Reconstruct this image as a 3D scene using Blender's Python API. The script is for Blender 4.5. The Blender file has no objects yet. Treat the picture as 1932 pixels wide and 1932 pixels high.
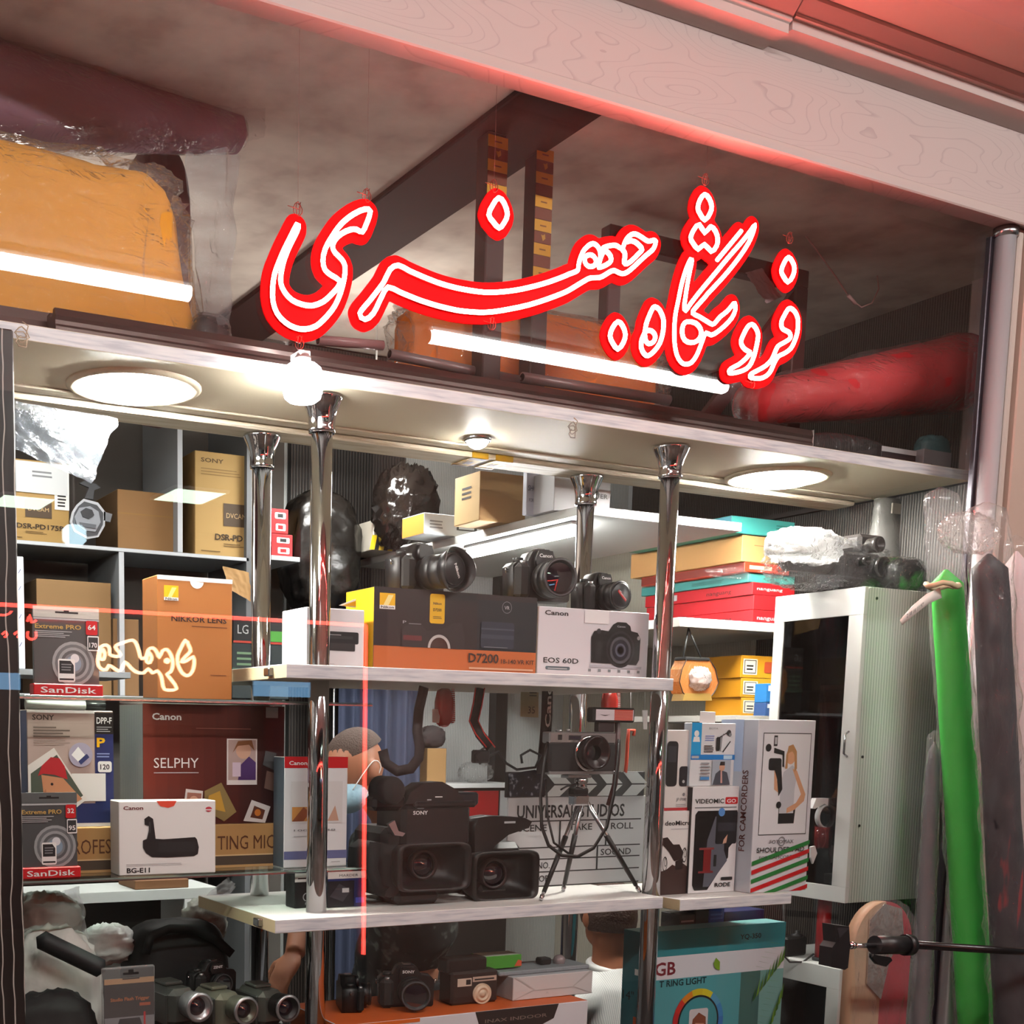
import bpy, math, random
from math import pi, sin, cos, radians as rad, sqrt, atan2
from mathutils import Vector, Matrix, noise as mn
random.seed(7)
SC = bpy.context.scene
COL = SC.collection
H = 1.55                      # eye height; the script works relative to the eye and lifts everything at the end

# ---------------------------------------------------------------- camera (phone photo, upper part of a tall frame)
PS, TH, PH, F, PX, PY = rad(26.487), rad(7.331), rad(.661), 2377.8, 590., 1692.3
fw = Vector((sin(PS)*cos(TH), cos(PS)*cos(TH), -sin(TH)))
_r0 = Vector((cos(PS), -sin(PS), 0)); _u0 = _r0.cross(fw)
cr = _r0*cos(PH)+_u0*sin(PH); cu = _u0*cos(PH)-_r0*sin(PH)
cam = bpy.data.cameras.new('camera'); camo = bpy.data.objects.new('camera', cam); COL.objects.link(camo)
camo.matrix_world = Matrix(((cr.x, cu.x, -fw.x, 0), (cr.y, cu.y, -fw.y, 0), (cr.z, cu.z, -fw.z, H), (0, 0, 0, 1)))
cam.sensor_width = 36; cam.lens = 36*F/1932; cam.shift_x = (966-PX)/1932; cam.shift_y = (PY-966)/1932
cam.clip_start = .05; cam.clip_end = 60
SC.camera = camo
# ---------------------------------------------------------------- world, exposure
wd = bpy.data.worlds.new('world'); SC.world = wd; wd.use_nodes = True
wd.node_tree.nodes['Background'].inputs[0].default_value = (1, .95, .9, 1)
wd.node_tree.nodes['Background'].inputs[1].default_value = .07
vs = SC.view_settings; vs.view_transform = 'Standard'; vs.look = 'None'; vs.exposure = 0.75; vs.gamma = 1; vs.use_curve_mapping = False
cy = SC.cycles
cy.transparent_max_bounces = 32; cy.max_bounces = 5; cy.diffuse_bounces = 2; cy.glossy_bounces = 3; cy.transmission_bounces = 2; cy.light_sampling_threshold = .03; cy.use_adaptive_sampling = True; cy.adaptive_threshold = .03
cy.sample_clamp_indirect = 3; cy.caustics_reflective = False; cy.caustics_refractive = False; cy.use_denoising = True; cy.use_light_tree = False
# light levels (radiance of the emitting surfaces)
L_TUBE, L_LAMP, L_SPOT, L_BULB, L_NEON, L_SHOP = 84, 130, 80, 44, 5.0, 32

# ---------------------------------------------------------------- pixel helpers (1932 frame -> a point at its real depth)
def ray(x, y): return fw + cr*((x-PX)/F) - cu*((y-PY)/F)
def W(x, y, Y=None, X=None, Z=None):
    d = ray(x, y); s = Y/d.y if Y is not None else X/d.x if X is not None else Z/d.z
    return d*s
def slot(x0, y0, x1, y1, Y):
    xm, ym = (x0+x1)/2, (y0+y1)/2
    return W(x0, ym, Y).x, W(x1, ym, Y).x, W(xm, y1, Y).z, W(xm, y0, Y).z
def XY(x, Y, y=1400): return W(x, y, Y).x
def pxm(Y, x=900): return W(x+1, 1400, Y).x-W(x, 1400, Y).x

# ---------------------------------------------------------------- materials
def lin(c):
    if isinstance(c, str):
        c = [int(c[i:i+2], 16)/255 for i in (0, 2, 4)]
    return tuple((v/12.92 if v <= .04045 else ((v+.055)/1.055)**2.4) for v in c)+(1,)
_M = {}
def mat(c, rough=.5, metal=0, var=0, scale=8, bump=0, bscale=60, spec=.5, coat=0, sheen=0, stretch=None):
    """plain procedural surface: colour with a little noise variation and fine relief"""
    k = (c, rough, metal, var, scale, bump, bscale, spec, coat, sheen, stretch)
    if k in _M: return _M[k]
    m = bpy.data.materials.new('surface_'+str(c)); m.use_nodes = True; nt = m.node_tree; b = nt.nodes['Principled BSDF']
    L = lin(c); b.inputs['Base Color'].default_value = L; b.inputs['Roughness'].default_value = rough
    b.inputs['Metallic'].default_value = metal; b.inputs['Specular IOR Level'].default_value = spec
    b.inputs['Coat Weight'].default_value = coat; b.inputs['Sheen Weight'].default_value = sheen
    m.diffuse_color = L
    if var or bump:
        tc = nt.nodes.new('ShaderNodeTexCoord'); src = tc.outputs['Object']
        if stretch:
            mp = nt.nodes.new('ShaderNodeMapping'); mp.inputs['Scale'].default_value = stretch; nt.links.new(src, mp.inputs[0]); src = mp.outputs[0]
    if var:
        n = nt.nodes.new('ShaderNodeTexNoise'); n.inputs['Scale'].default_value = scale; n.inputs['Detail'].default_value = 4
        nt.links.new(src, n.inputs['Vector'])
        mx = nt.nodes.new('ShaderNodeMix'); mx.data_type = 'RGBA'
        mx.inputs[6].default_value = tuple(min(1, v*(1-var)) for v in L[:3])+(1,); mx.inputs[7].default_value = tuple(min(1, v*(1+var)) for v in L[:3])+(1,)
        nt.links.new(n.outputs['Fac'], mx.inputs[0]); nt.links.new(mx.outputs[2], b.inputs['Base Color'])
    if bump:
        n = nt.nodes.new('ShaderNodeTexNoise'); n.inputs['Scale'].default_value = bscale; n.inputs['Detail'].default_value = 3
        nt.links.new(src, n.inputs['Vector'])
        bp = nt.nodes.new('ShaderNodeBump'); bp.inputs['Strength'].default_value = bump; bp.inputs['Distance'].default_value = .01
        nt.links.new(n.outputs['Fac'], bp.inputs['Height']); nt.links.new(bp.outputs[0], b.inputs['Normal'])
    _M[k] = m; return m
def emit(c, s, name='light'):
    k = ('emit', c, s)
    if k in _M: return _M[k]
    m = bpy.data.materials.new(name); m.use_nodes = True; nt = m.node_tree; nt.nodes.clear()
    e = nt.nodes.new('ShaderNodeEmission'); o = nt.nodes.new('ShaderNodeOutputMaterial')
    e.inputs[0].default_value = lin(c) if isinstance(c, str) else tuple(c)+(1,); e.inputs[1].default_value = s
    nt.links.new(e.outputs[0], o.inputs[0]); _M[k] = m; return m
def glass(tint=(1, 1, 1), rough=0.0, ior=1.5, haze=0, bump=0, bscale=30, name='glass', hazecol=(.9, .9, .92), gl=1.0, stretch=None):
    """thin clear sheet: see-through plus mirror reflection by Fresnel; haze adds milky plastic"""
    k = ('glass', tint, rough, ior, haze, bump, bscale, hazecol, gl, stretch)
    if k in _M: return _M[k]
    m = bpy.data.materials.new(name); m.use_nodes = True; nt = m.node_tree; nt.nodes.clear()
    t = nt.nodes.new('ShaderNodeBsdfTransparent'); g = nt.nodes.new('ShaderNodeBsdfGlossy'); fr = nt.nodes.new('ShaderNodeFresnel')
    mx = nt.nodes.new('ShaderNodeMixShader'); o = nt.nodes.new('ShaderNodeOutputMaterial')
    t.inputs[0].default_value = tuple(tint)+(1,); g.inputs['Roughness'].default_value = rough; g.inputs[0].default_value = (gl, gl, gl, 1); fr.inputs[0].default_value = ior
    base = t.outputs[0]
    ge = nt.nodes.new('ShaderNodeNewGeometry'); mi_ = nt.nodes.new('ShaderNodeMix'); mi_.inputs[2].default_value = ior; mi_.inputs[3].default_value = 1/ior
    nt.links.new(ge.outputs['Backfacing'], mi_.inputs[0]); nt.links.new(mi_.outputs[0], fr.inputs[0])      # a thin sheet mirrors alike from both sides
    if bump:
        tc = nt.nodes.new('ShaderNodeTexCoord'); n = nt.nodes.new('ShaderNodeTexNoise'); n.inputs['Scale'].default_value = bscale; n.inputs['Detail'].default_value = 4
        n.inputs['Distortion'].default_value = 1.2
        src = tc.outputs['Object']
        if stretch:
            mp = nt.nodes.new('ShaderNodeMapping'); mp.inputs['Scale'].default_value = stretch; nt.links.new(src, mp.inputs[0]); src = mp.outputs[0]
        nt.links.new(src, n.inputs['Vector'])
        rp = nt.nodes.new('ShaderNodeMath'); rp.operation = 'SUBTRACT'; rp.inputs[1].default_value = .5; nt.links.new(n.outputs['Fac'], rp.inputs[0])
        ab = nt.nodes.new('ShaderNodeMath'); ab.operation = 'ABSOLUTE'; nt.links.new(rp.outputs[0], ab.inputs[0])
        bp = nt.nodes.new('ShaderNodeBump'); bp.inputs['Strength'].default_value = bump; bp.inputs['Distance'].default_value = .03
        nt.links.new(ab.outputs[0], bp.inputs['Height'])
        nt.links.new(bp.outputs[0], g.inputs['Normal']); nt.links.new(bp.outputs[0], fr.inputs['Normal'])
    if haze:
        d = nt.nodes.new('ShaderNodeBsdfDiffuse'); d.inputs[0].default_value = tuple(hazecol)+(1,)
        tr = nt.nodes.new('ShaderNodeBsdfTranslucent'); tr.inputs[0].default_value = tuple(hazecol)+(1,)
        m1 = nt.nodes.new('ShaderNodeMixShader'); nt.links.new(d.outputs[0], m1.inputs[1]); nt.links.new(tr.outputs[0], m1.inputs[2]); m1.inputs[0].default_value = .4
        m2 = nt.nodes.new('ShaderNodeMixShader'); m2.inputs[0].default_value = haze; nt.links.new(base, m2.inputs[1]); nt.links.new(m1.outputs[0], m2.inputs[2]); base = m2.outputs[0]
    nt.links.new(fr.outputs[0], mx.inputs[0]); nt.links.new(base, mx.inputs[1]); nt.links.new(g.outputs[0], mx.inputs[2]); nt.links.new(mx.outputs[0], o.inputs[0])
    m.diffuse_color = (.8, .9, .95, .15)
    _M[k] = m; return m
def wavemat(c1, c2, scale, axis='X', rough=.6, dist=0, bump=.3, dscale=1.0, sharp=.5, thick=.1):
    """ribbed / grained covering: colour bands and relief along one axis"""
    k = ('wave', c1, c2, scale, axis, rough, dist, bump, dscale, sharp, thick)
    if k in _M: return _M[k]
    m = bpy.data.materials.new('ribbed_'+c1); m.use_nodes = True; nt = m.node_tree; b = nt.nodes['Principled BSDF']; b.inputs['Roughness'].default_value = rough
    tc = nt.nodes.new('ShaderNodeTexCoord'); w = nt.nodes.new('ShaderNodeTexWave'); w.bands_direction = axis
    w.inputs['Scale'].default_value = scale; w.inputs['Distortion'].default_value = dist; w.inputs['Detail'].default_value = 2; w.inputs['Detail Scale'].default_value = dscale
    nt.links.new(tc.outputs['Object'], w.inputs['Vector'])
    r = nt.nodes.new('ShaderNodeValToRGB'); r.color_ramp.elements[0].position = sharp; r.color_ramp.elements[1].position = min(1, sharp+thick)
    r.color_ramp.elements[0].color = lin(c1); r.color_ramp.elements[1].color = lin(c2)
    nt.links.new(w.outputs['Fac'], r.inputs[0]); nt.links.new(r.outputs[0], b.inputs['Base Color'])
    if bump:
        bp = nt.nodes.new('ShaderNodeBump'); bp.inputs['Strength'].default_value = bump; bp.inputs['Distance'].default_value = .004
        nt.links.new(w.outputs['Fac'], bp.inputs['Height']); nt.links.new(bp.outputs[0], b.inputs['Normal'])
    _M[k] = m; return m
def rampnoise(cols, scale, rough=.7, detail=3, pos=None, stretch=None, bump=0):
    k = ('rn', tuple(cols), scale, rough, detail, stretch, bump)
    if k in _M: return _M[k]
    m = bpy.data.materials.new('mottled_'+cols[0]); m.use_nodes = True; nt = m.node_tree; b = nt.nodes['Principled BSDF']; b.inputs['Roughness'].default_value = rough
    tc = nt.nodes.new('ShaderNodeTexCoord'); n = nt.nodes.new('ShaderNodeTexNoise'); n.inputs['Scale'].default_value = scale; n.inputs['Detail'].default_value = detail
    src = tc.outputs['Object']
    if stretch:
        mp = nt.nodes.new('ShaderNodeMapping'); mp.inputs['Scale'].default_value = stretch; nt.links.new(src, mp.inputs[0]); src = mp.outputs[0]
    nt.links.new(src, n.inputs['Vector']); r = nt.nodes.new('ShaderNodeValToRGB')
    e = r.color_ramp.elements; pos = pos or [.35+.3*i/(len(cols)-1) for i in range(len(cols))]
    while len(e) < len(cols): e.new(.5)
    for i, c in enumerate(cols): e[i].position = pos[i]; e[i].color = lin(c)
    nt.links.new(n.outputs['Fac'], r.inputs[0]); nt.links.new(r.outputs[0], b.inputs['Base Color'])
    if bump:
        bp = nt.nodes.new('ShaderNodeBump'); bp.inputs['Strength'].default_value = bump; bp.inputs['Distance'].default_value = .01
        nt.links.new(n.outputs['Fac'], bp.inputs['Height']); nt.links.new(bp.outputs[0], b.inputs['Normal'])
    _M[k] = m; return m

# ---------------------------------------------------------------- mesh building
def frame_axes(d):
    d = Vector(d).normalized(); a = Vector((0, 0, 1)) if abs(d.z) < .9 else Vector((1, 0, 0))
    u = d.cross(a).normalized(); return u, d.cross(u).normalized(), d
class B:
    def __init__(s): s.v = []; s.f = []; s.m = []; s.sm = []; s.mats = []
    def mi(s, m):
        if m not in s.mats: s.mats.append(m)
        return s.mats.index(m)
    def add(s, vs, fs, m, smooth=False, M=None):
        o = len(s.v); s.v += [tuple(M @ Vector(p)) if M else tuple(p) for p in vs]; i = s.mi(m)
        for f in fs: s.f.append([o+k for k in f]); s.m.append(i); s.sm.append(smooth)
        return s
    def box(s, x0, x1, y0, y1, z0, z1, m, ch=0, M=None, mats=None):
        """chamfered box; mats may override faces by key f b l r t d (front = -y)"""
        c = min(ch, abs(x1-x0)*.49, abs(y1-y0)*.49, abs(z1-z0)*.49)
        if c <= 0:
            vs = [(x, y, z) for z in (z0, z1) for y in (y0, y1) for x in (x0, x1)]
            q = {'d': (0, 2, 3, 1), 't': (4, 5, 7, 6), 'f': (0, 1, 5, 4), 'b': (2, 6, 7, 3), 'l': (0, 4, 6, 2), 'r': (1, 3, 7, 5)}
            for k, f in q.items(): s.add([vs[i] for i in f], [(0, 1, 2, 3)], (mats or {}).get(k, m), M=M)
            return s
        vs = []; idx = {}
        X = (x0, x1); Y = (y0, y1); Z = (z0, z1)
        for i in (0, 1):
            for j in (0, 1):
                for k in (0, 1):
                    dx, dy, dz = c*(1-2*i), c*(1-2*j), c*(1-2*k)
                    for a in range(3):
                        p = [X[i]+dx, Y[j]+dy, Z[k]+dz]; p[a] = (X[i], Y[j], Z[k])[a]
                        idx[i, j, k, a] = len(vs); vs.append(p)
        fs = []; keys = []
        def quad(ax, side, key):
            o = [a for a in range(3) if a != ax]; r = []
            for p, q in ((0, 0), (1, 0), (1, 1), (0, 1)):
                c3 = [0, 0, 0]; c3[ax] = side; c3[o[0]] = p; c3[o[1]] = q; r.append(idx[c3[0], c3[1], c3[2], ax])
            if (side == 1) != (ax != 1): r.reverse()
            fs.append(r); keys.append(key)
        for ax, side, key in ((0, 0, 'l'), (0, 1, 'r'), (1, 0, 'f'), (1, 1, 'b'), (2, 0, 'd'), (2, 1, 't')): quad(ax, side, key)
        for a in range(3):          # edges
            p, q = [b for b in range(3) if b != a]
            for sp in (0, 1):
                for sq in (0, 1):
                    r = []
                    for e, ax in ((0, p), (1, p), (1, q), (0, q)):
                        c3 = [0, 0, 0]; c3[a] = e; c3[p] = sp; c3[q] = sq; r.append(idx[c3[0], c3[1], c3[2], ax])
                    if (sp == sq) != (a != 1): r.reverse()
                    fs.append(r); keys.append(None)
        for i in (0, 1):
            for j in (0, 1):
                for k in (0, 1):
                    r = [idx[i, j, k, 0], idx[i, j, k, 1], idx[i, j, k, 2]]
                    if (i+j+k) % 2: r.reverse()
                    fs.append(r); keys.append(None)
        o = len(s.v); s.v += [tuple(M @ Vector(p)) if M else tuple(p) for p in vs]
        for f, k in zip(fs, keys):
            s.f.append([o+n for n in f]); s.m.append(s.mi((mats or {}).get(k, m))); s.sm.append(False)
        return s
    def prism(s, pts, y0, y1, m, M=None, sm=False):
        """outline in x,z extruded along y"""
        n = len(pts); vs = [(p[0], y0, p[1]) for p in pts]+[(p[0], y1, p[1]) for p in pts]
        ar = sum(pts[i][0]*pts[(i+1) % n][1]-pts[(i+1) % n][0]*pts[i][1] for i in range(n))
        F1 = list(range(n)); F2 = list(range(2*n-1, n-1, -1))
        sd = [(i, i+n, (i+1) % n+n, (i+1) % n) for i in range(n)]
        if ar < 0: F1.reverse(); F2.reverse(); sd = [tuple(reversed(q)) for q in sd]
        s.add(vs, [F1, F2], m, False, M); o = len(s.v)-2*n; i = s.mi(m)
        for q in sd: s.f.append([o+k for k in q]); s.m.append(i); s.sm.append(sm)
        return s
    def cyl(s, p0, p1, r0, m, r1=None, n=20, cap=True, smooth=True, M=None):
        r1 = r0 if r1 is None else r1; p0, p1 = Vector(p0), Vector(p1); u, v, d = frame_axes(p1-p0); vs = []
        for p, r in ((p0, r0), (p1, r1)):
            for i in range(n):
                a = 2*pi*i/n; vs.append(p+(u*cos(a)+v*sin(a))*r)
        fs = [(i, (i+1) % n, (i+1) % n+n, i+n) for i in range(n)]
        s.add(vs, fs, m, smooth, M)
        if cap:
            o = len(s.v)-2*n; k = s.mi(m)
            s.f.append([o+i for i in range(n-1, -1, -1)]); s.m.append(k); s.sm.append(False)
            s.f.append([o+n+i for i in range(n)]); s.m.append(k); s.sm.append(False)
        return s
    def lathe(s, prof, org, axis, m, n=24, smooth=True, M=None):
        """prof: (radius, distance along axis)"""
        u, v, d = frame_axes(axis); org = Vector(org); vs = []; k = len(prof)
        for r, h in prof:
            for i in range(n):
                a = 2*pi*i/n; vs.append(org+d*h+(u*cos(a)+v*sin(a))*max(r, 1e-5))
        fs = [(j*n+i, j*n+(i+1) % n, (j+1)*n+(i+1) % n, (j+1)*n+i) for j in range(k-1) for i in range(n)]
        return s.add(vs, fs, m, smooth, M)
    def tube(s, pts, r, m, n=8, closed=False, smooth=True, flat=None, rad_=None):
        pts = [Vector(p) for p in pts]; k = len(pts); vs = []; prev = None
        for i, p in enumerate(pts):
            a = pts[(i-1) % k] if (closed or i) else p; b = pts[(i+1) % k] if (closed or i < k-1) else p
            d = (b-a)
            d = d.normalized() if d.length > 1e-9 else Vector((0, 0, 1))
            if prev is None: u, v, _ = frame_axes(d)
            else:
                u = prev-d*prev.dot(d); u = u.normalized() if u.length > 1e-6 else frame_axes(d)[0]; v = d.cross(u)
            prev = u; rr = rad_[i] if rad_ else r
            for j in range(n):
                t = 2*pi*j/n; o = u*cos(t)+v*sin(t)
                vs.append(p+o*rr)
        e = k if closed else k-1
        fs = [(i*n+j, i*n+(j+1) % n, ((i+1) % k)*n+(j+1) % n, ((i+1) % k)*n+j) for i in range(e) for j in range(n)]
        if not closed: fs += [list(range(n-1, -1, -1)), [(k-1)*n+j for j in range(n)]]
        return s.add(vs, fs, m, smooth)
    def ribbon(s, pts, w, th, m, nrm=(0, -1, 0), smooth=True):
        """flat strap along points, width w across, thickness th along the given normal"""
        pts = [Vector(p) for p in pts]; k = len(pts); vs = []; N = Vector(nrm)
        for i, p in enumerate(pts):
            d = (pts[min(i+1, k-1)]-pts[max(i-1, 0)]).normalized(); a = d.cross(N)
            a = a.normalized() if a.length > 1e-6 else Vector((1, 0, 0)); nn = a.cross(d)
            ww = w[i] if isinstance(w, (list, tuple)) else w
            for x, y in ((-1, -1), (1, -1), (1, 1), (-1, 1)): vs.append(p+a*x*ww/2+nn*y*th/2)
        fs = [(i*4+j, i*4+(j+1) % 4, i*4+4+(j+1) % 4, i*4+4+j) for i in range(k-1) for j in range(4)]+[(3, 2, 1, 0), (k*4-4, k*4-3, k*4-2, k*4-1)]
        return s.add(vs, fs, m, smooth)
    def grid(s, fn, nu, nv, m, cu=False, cv=False, smooth=True):
        vs = [fn(i/(nu if cu else nu-1), j/(nv if cv else nv-1)) for i in range(nu) for j in range(nv)]
        fs = [(i*nv+j, ((i+1) % nu)*nv+j, ((i+1) % nu)*nv+(j+1) % nv, i*nv+(j+1) % nv) for i in range(nu if cu else nu-1) for j in range(nv if cv else nv-1)]
        return s.add(vs, fs, m, smooth)
    def blob(s, c, r, m, amp=.1, freq=3, seed=0, nu=28, nv=18, p=1.0, M=None, ridge=False):
        c = Vector(c); r = Vector(r); vs = []; sd = Vector((seed*7.3, seed*3.1, seed*1.7))
        def sp(x): return math.copysign(abs(x)**p, x)
        for j in range(nv+1):
            b = -pi/2+pi*j/nv
            for i in range(nu):
                a = 2*pi*i/nu; q = Vector((sp(cos(b))*sp(cos(a)), sp(cos(b))*sp(sin(a)), sp(sin(b))))
                f = mn.noise(q*freq+sd)
                if ridge: f = .5-abs(f)*2+.5*mn.noise(q*freq*2.7+sd)
                k = 1+amp*f
                vs.append(c+Vector((q.x*r.x, q.y*r.y, q.z*r.z))*k)
        fs = [(j*nu+i, j*nu+(i+1) % nu, (j+1)*nu+(i+1) % nu, (j+1)*nu+i) for j in range(nv) for i in range(nu)]
        return s.add(vs, fs, m, True, M)
    def build(s, name, parent=None, loc=None):
        me = bpy.data.meshes.new(name); me.from_pydata(s.v, [], s.f)
        for m in s.mats: me.materials.append(m)
        me.polygons.foreach_set('material_index', s.m); me.polygons.foreach_set('use_smooth', s.sm); me.update()
        o = bpy.data.objects.new(name, me); COL.objects.link(o)
        if parent: o.parent = parent
        if loc: o.location = loc
        return o
def tag(o, label=None, cat=None, group=None, kind=None):
    for k, v in (('label', label), ('category', cat), ('group', group), ('kind', kind)):
        if v: o[k] = v
    return o
def thing(name, label, cat, loc=(0, 0, 0), rz=0, group=None, rx=0, ry=0):
    o = bpy.data.objects.new(name, None); COL.objects.link(o); o.empty_display_size = .05
    o.location = loc; o.rotation_euler = (rx, ry, rz); return tag(o, label, cat, group)
def struct(name, b, label=None):
    o = b.build(name); o['kind'] = 'structure'
    if label: o['label'] = label
    return o
def copy_tree(o, loc=None, label=None, rz=None, parent=None):
    c = o.copy(); COL.objects.link(c)
    if parent: c.parent = parent
    if loc is not None: c.location = loc
    if rz is not None: c.rotation_euler = (0, 0, rz)
    if label: c['label'] = label
    for ch in list(o.children): copy_tree(ch, parent=c)
    return c
# ---------------------------------------------------------------- lettering
_T = {}
def glyphs(st, bold=0):
    k = (st, bold)
    if k in _T: return _T[k]
    cu_ = bpy.data.curves.new('lettering', 'FONT'); cu_.body = st; cu_.size = 1; cu_.resolution_u = 2; cu_.offset = bold; cu_.fill_mode = 'FRONT'
    ob = bpy.data.objects.new('lettering', cu_); COL.objects.link(ob); dg = bpy.context.evaluated_depsgraph_get(); me = ob.evaluated_get(dg).to_mesh()
    v = [tuple(p.co) for p in me.vertices]; f = [list(p.vertices) for p in me.polygons]
    ob.evaluated_get(dg).to_mesh_clear(); bpy.data.objects.remove(ob); bpy.data.curves.remove(cu_)
    if v:
        x0 = min(p[0] for p in v); x1 = max(p[0] for p in v)
    else: x0, x1 = 0, 1
    _T[k] = (v, f, x0, x1); return _T[k]
class Face:
    """flat print on one face of a carton: u to the right, v up, both in metres from the lower left corner"""
    def __init__(s, org, ux, uy, w, h):
        s.o, s.ux, s.uy, s.w, s.h = Vector(org), Vector(ux), Vector(uy), w, h; s.n = s.ux.cross(s.uy); s.k = 0; s.p = B(); s.t = B()
    def pt(s, u, v): return s.o+s.ux*u*s.w+s.uy*v*s.h+s.n*(.0006+.00012*s.k)
    def poly(s, pts, m):
        s.k += 1; s.p.add([s.pt(u, v) for u, v in pts], [list(range(len(pts)))], m); return s
    def rect(s, u0, v0, u1, v1, m): return s.poly([(u0, v0), (u1, v0), (u1, v1), (u0, v1)], m)
    def disc(s, u, v, r, m, r2=0, n=22, a0=0, a1=360, sq=1):
        """r in units of face height"""
        s.k += 1; k = s.h/s.w; A = [rad(a0+(a1-a0)*i/n) for i in range(n+1)]
        if not r2: s.p.add([s.pt(u+r*k*cos(a)*sq, v+r*sin(a)) for a in A[:-1]], [list(range(n))], m)
        else:
            vs = [s.pt(u+q*k*cos(a)*sq, v+q*sin(a)) for a in A for q in (r2, r)]
            s.p.add(vs, [(2*i, 2*i+1, 2*i+3, 2*i+2) for i in range(n)], m)
        return s
    def rrect(s, u0, v0, u1, v1, r, m):
        k = s.h/s.w; P = []
        for cx, cy_, a in ((u1-r*k, v1-r, 0), (u0+r*k, v1-r, 90), (u0+r*k, v0+r, 180), (u1-r*k, v0+r, 270)):
            for i in range(5): t = rad(a+22.5*i); P.append((cx+r*k*cos(t), cy_+r*sin(t)))
        return s.poly(P, m)
    def text(s, st, u, v, h, m, w=None, al='l', bold=0, ang=0):
        """h: cap height as share of face height; w: optional width as share of face width"""
        s.k += 1; vs, f, x0, x1 = glyphs(st, bold); sc = h*s.h/.72; sx = w*s.w/(x1-x0) if w else sc
        wd_ = (x1-x0)*sx; off = {'l': 0, 'c': -wd_/2, 'r': -wd_}[al]; ca, sa = cos(rad(ang)), sin(rad(ang)); P = []
        for p in vs:
            a, b = (p[0]-x0)*sx+off, p[1]*sc
            P.append(s.o+s.ux*(u*s.w+a*ca-b*sa)+s.uy*(v*s.h+a*sa+b*ca)+s.n*(.0008+.00012*s.k))
        s.t.add(P, f, m); return s
    def lines(s, u0, v0, u1, v1, n, m, fill=.45, ragged=.15):
        """small print too fine to read"""
        rnd = random.Random(n*97+int(u0*1000)); dv = (v1-v0)/n
        for i in range(n):
            e = u1-(u1-u0)*ragged*rnd.random(); s.rect(u0, v0+i*dv, e, v0+i*dv+dv*fill, m)
        return s
def facing(F_, parent, suffix=''):
    if F_.p.f: F_.p.build('print'+suffix, parent)
    if F_.t.f: F_.t.build('lettering'+suffix, parent)
def carton(name, label, cat, px, Y, depth, front, side=None, top=None, rz=0, z0=None, group=None, ch=.0015, art=None, left=None, topart=None, h=None, body='carton'):
    """a box whose front face stands at depth Y and covers the given pixels; art(F) prints its front, left(F) its -x side"""
    X0, X1, Z0, Z1 = slot(*px, Y)
    if z0 is not None: Z0 = z0
    if h: Z1 = Z0+h
    w, hh = X1-X0, Z1-Z0
    t = thing(name, label, cat, ((X0+X1)/2, Y, Z0), rz, group)
    b = B(); b.box(-w/2, w/2, 0, depth, 0, hh, front, ch, mats={'l': side or front, 'r': side or front, 't': top or side or front}); b.build(body, t)
    if art: f = Face((-w/2, 0, 0), (1, 0, 0), (0, 0, 1), w, hh); art(f); facing(f, t)
    if left: f = Face((-w/2, depth, 0), (0, -1, 0), (0, 0, 1), depth, hh); left(f); facing(f, t)
    if topart: f = Face((-w/2, 0, hh), (1, 0, 0), (0, 1, 0), w, depth); topart(f); facing(f, t)
    return t
class PX_:
    """builds a thing's parts from pixel outlines that stand at real depths"""
    def __init__(s, name, label, cat, x, y, Y, z0=None, group=None):
        p = W(x, y, Y); s.o = Vector((p.x, Y, p.z if z0 is None else z0)); s.Y = Y; s.t = thing(name, label, cat, s.o, 0, group)
    def L(s, x, y, dy=0): p = W(x, y, s.Y+dy); return p-s.o
    def box(s, part, px, dy, d, m, ch=.002, mats=None, zmin=None, parent=None):
        X0, X1, Z0, Z1 = slot(*px, s.Y+dy)
        if zmin is not None: Z0 = zmin
        b = B(); b.box(X0-s.o.x, X1-s.o.x, dy, dy+d, Z0-s.o.z, Z1-s.o.z, m, ch, mats=mats); return b.build(part, parent or s.t)
    def poly(s, part, pts, dy, d, m, parent=None, sm=False):
        b = B(); b.prism([((q := s.L(x, y, dy)).x, q.z) for x, y in pts], dy, dy+d, m, None, sm); return b.build(part, parent or s.t)
    def tube(s, part, pts, r, m, n=8, parent=None, closed=False, rad_=None):
        b = B(); b.tube([s.L(*p) for p in pts], r, m, n, closed, rad_=rad_); return b.build(part, parent or s.t)
    def strap(s, part, pts, w, m, th=.002, nrm=(0, -1, 0), parent=None):
        b = B(); b.ribbon([s.L(*p) for p in pts], w, th, m, nrm); return b.build(part, parent or s.t)
    def lathe(s, part, x, y, dy, prof, axis, m, n=32, parent=None):
        b = B(); b.lathe(prof, s.L(x, y, dy), axis, m, n); return b.build(part, parent or s.t)
    def face(s, px, dy):
        X0, X1, Z0, Z1 = slot(*px, s.Y+dy); return Face((X0-s.o.x, dy, Z0-s.o.z), (1, 0, 0), (0, 0, 1), X1-X0, Z1-Z0)
    def done(s, f, parent=None): facing(f, parent or s.t)
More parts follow.
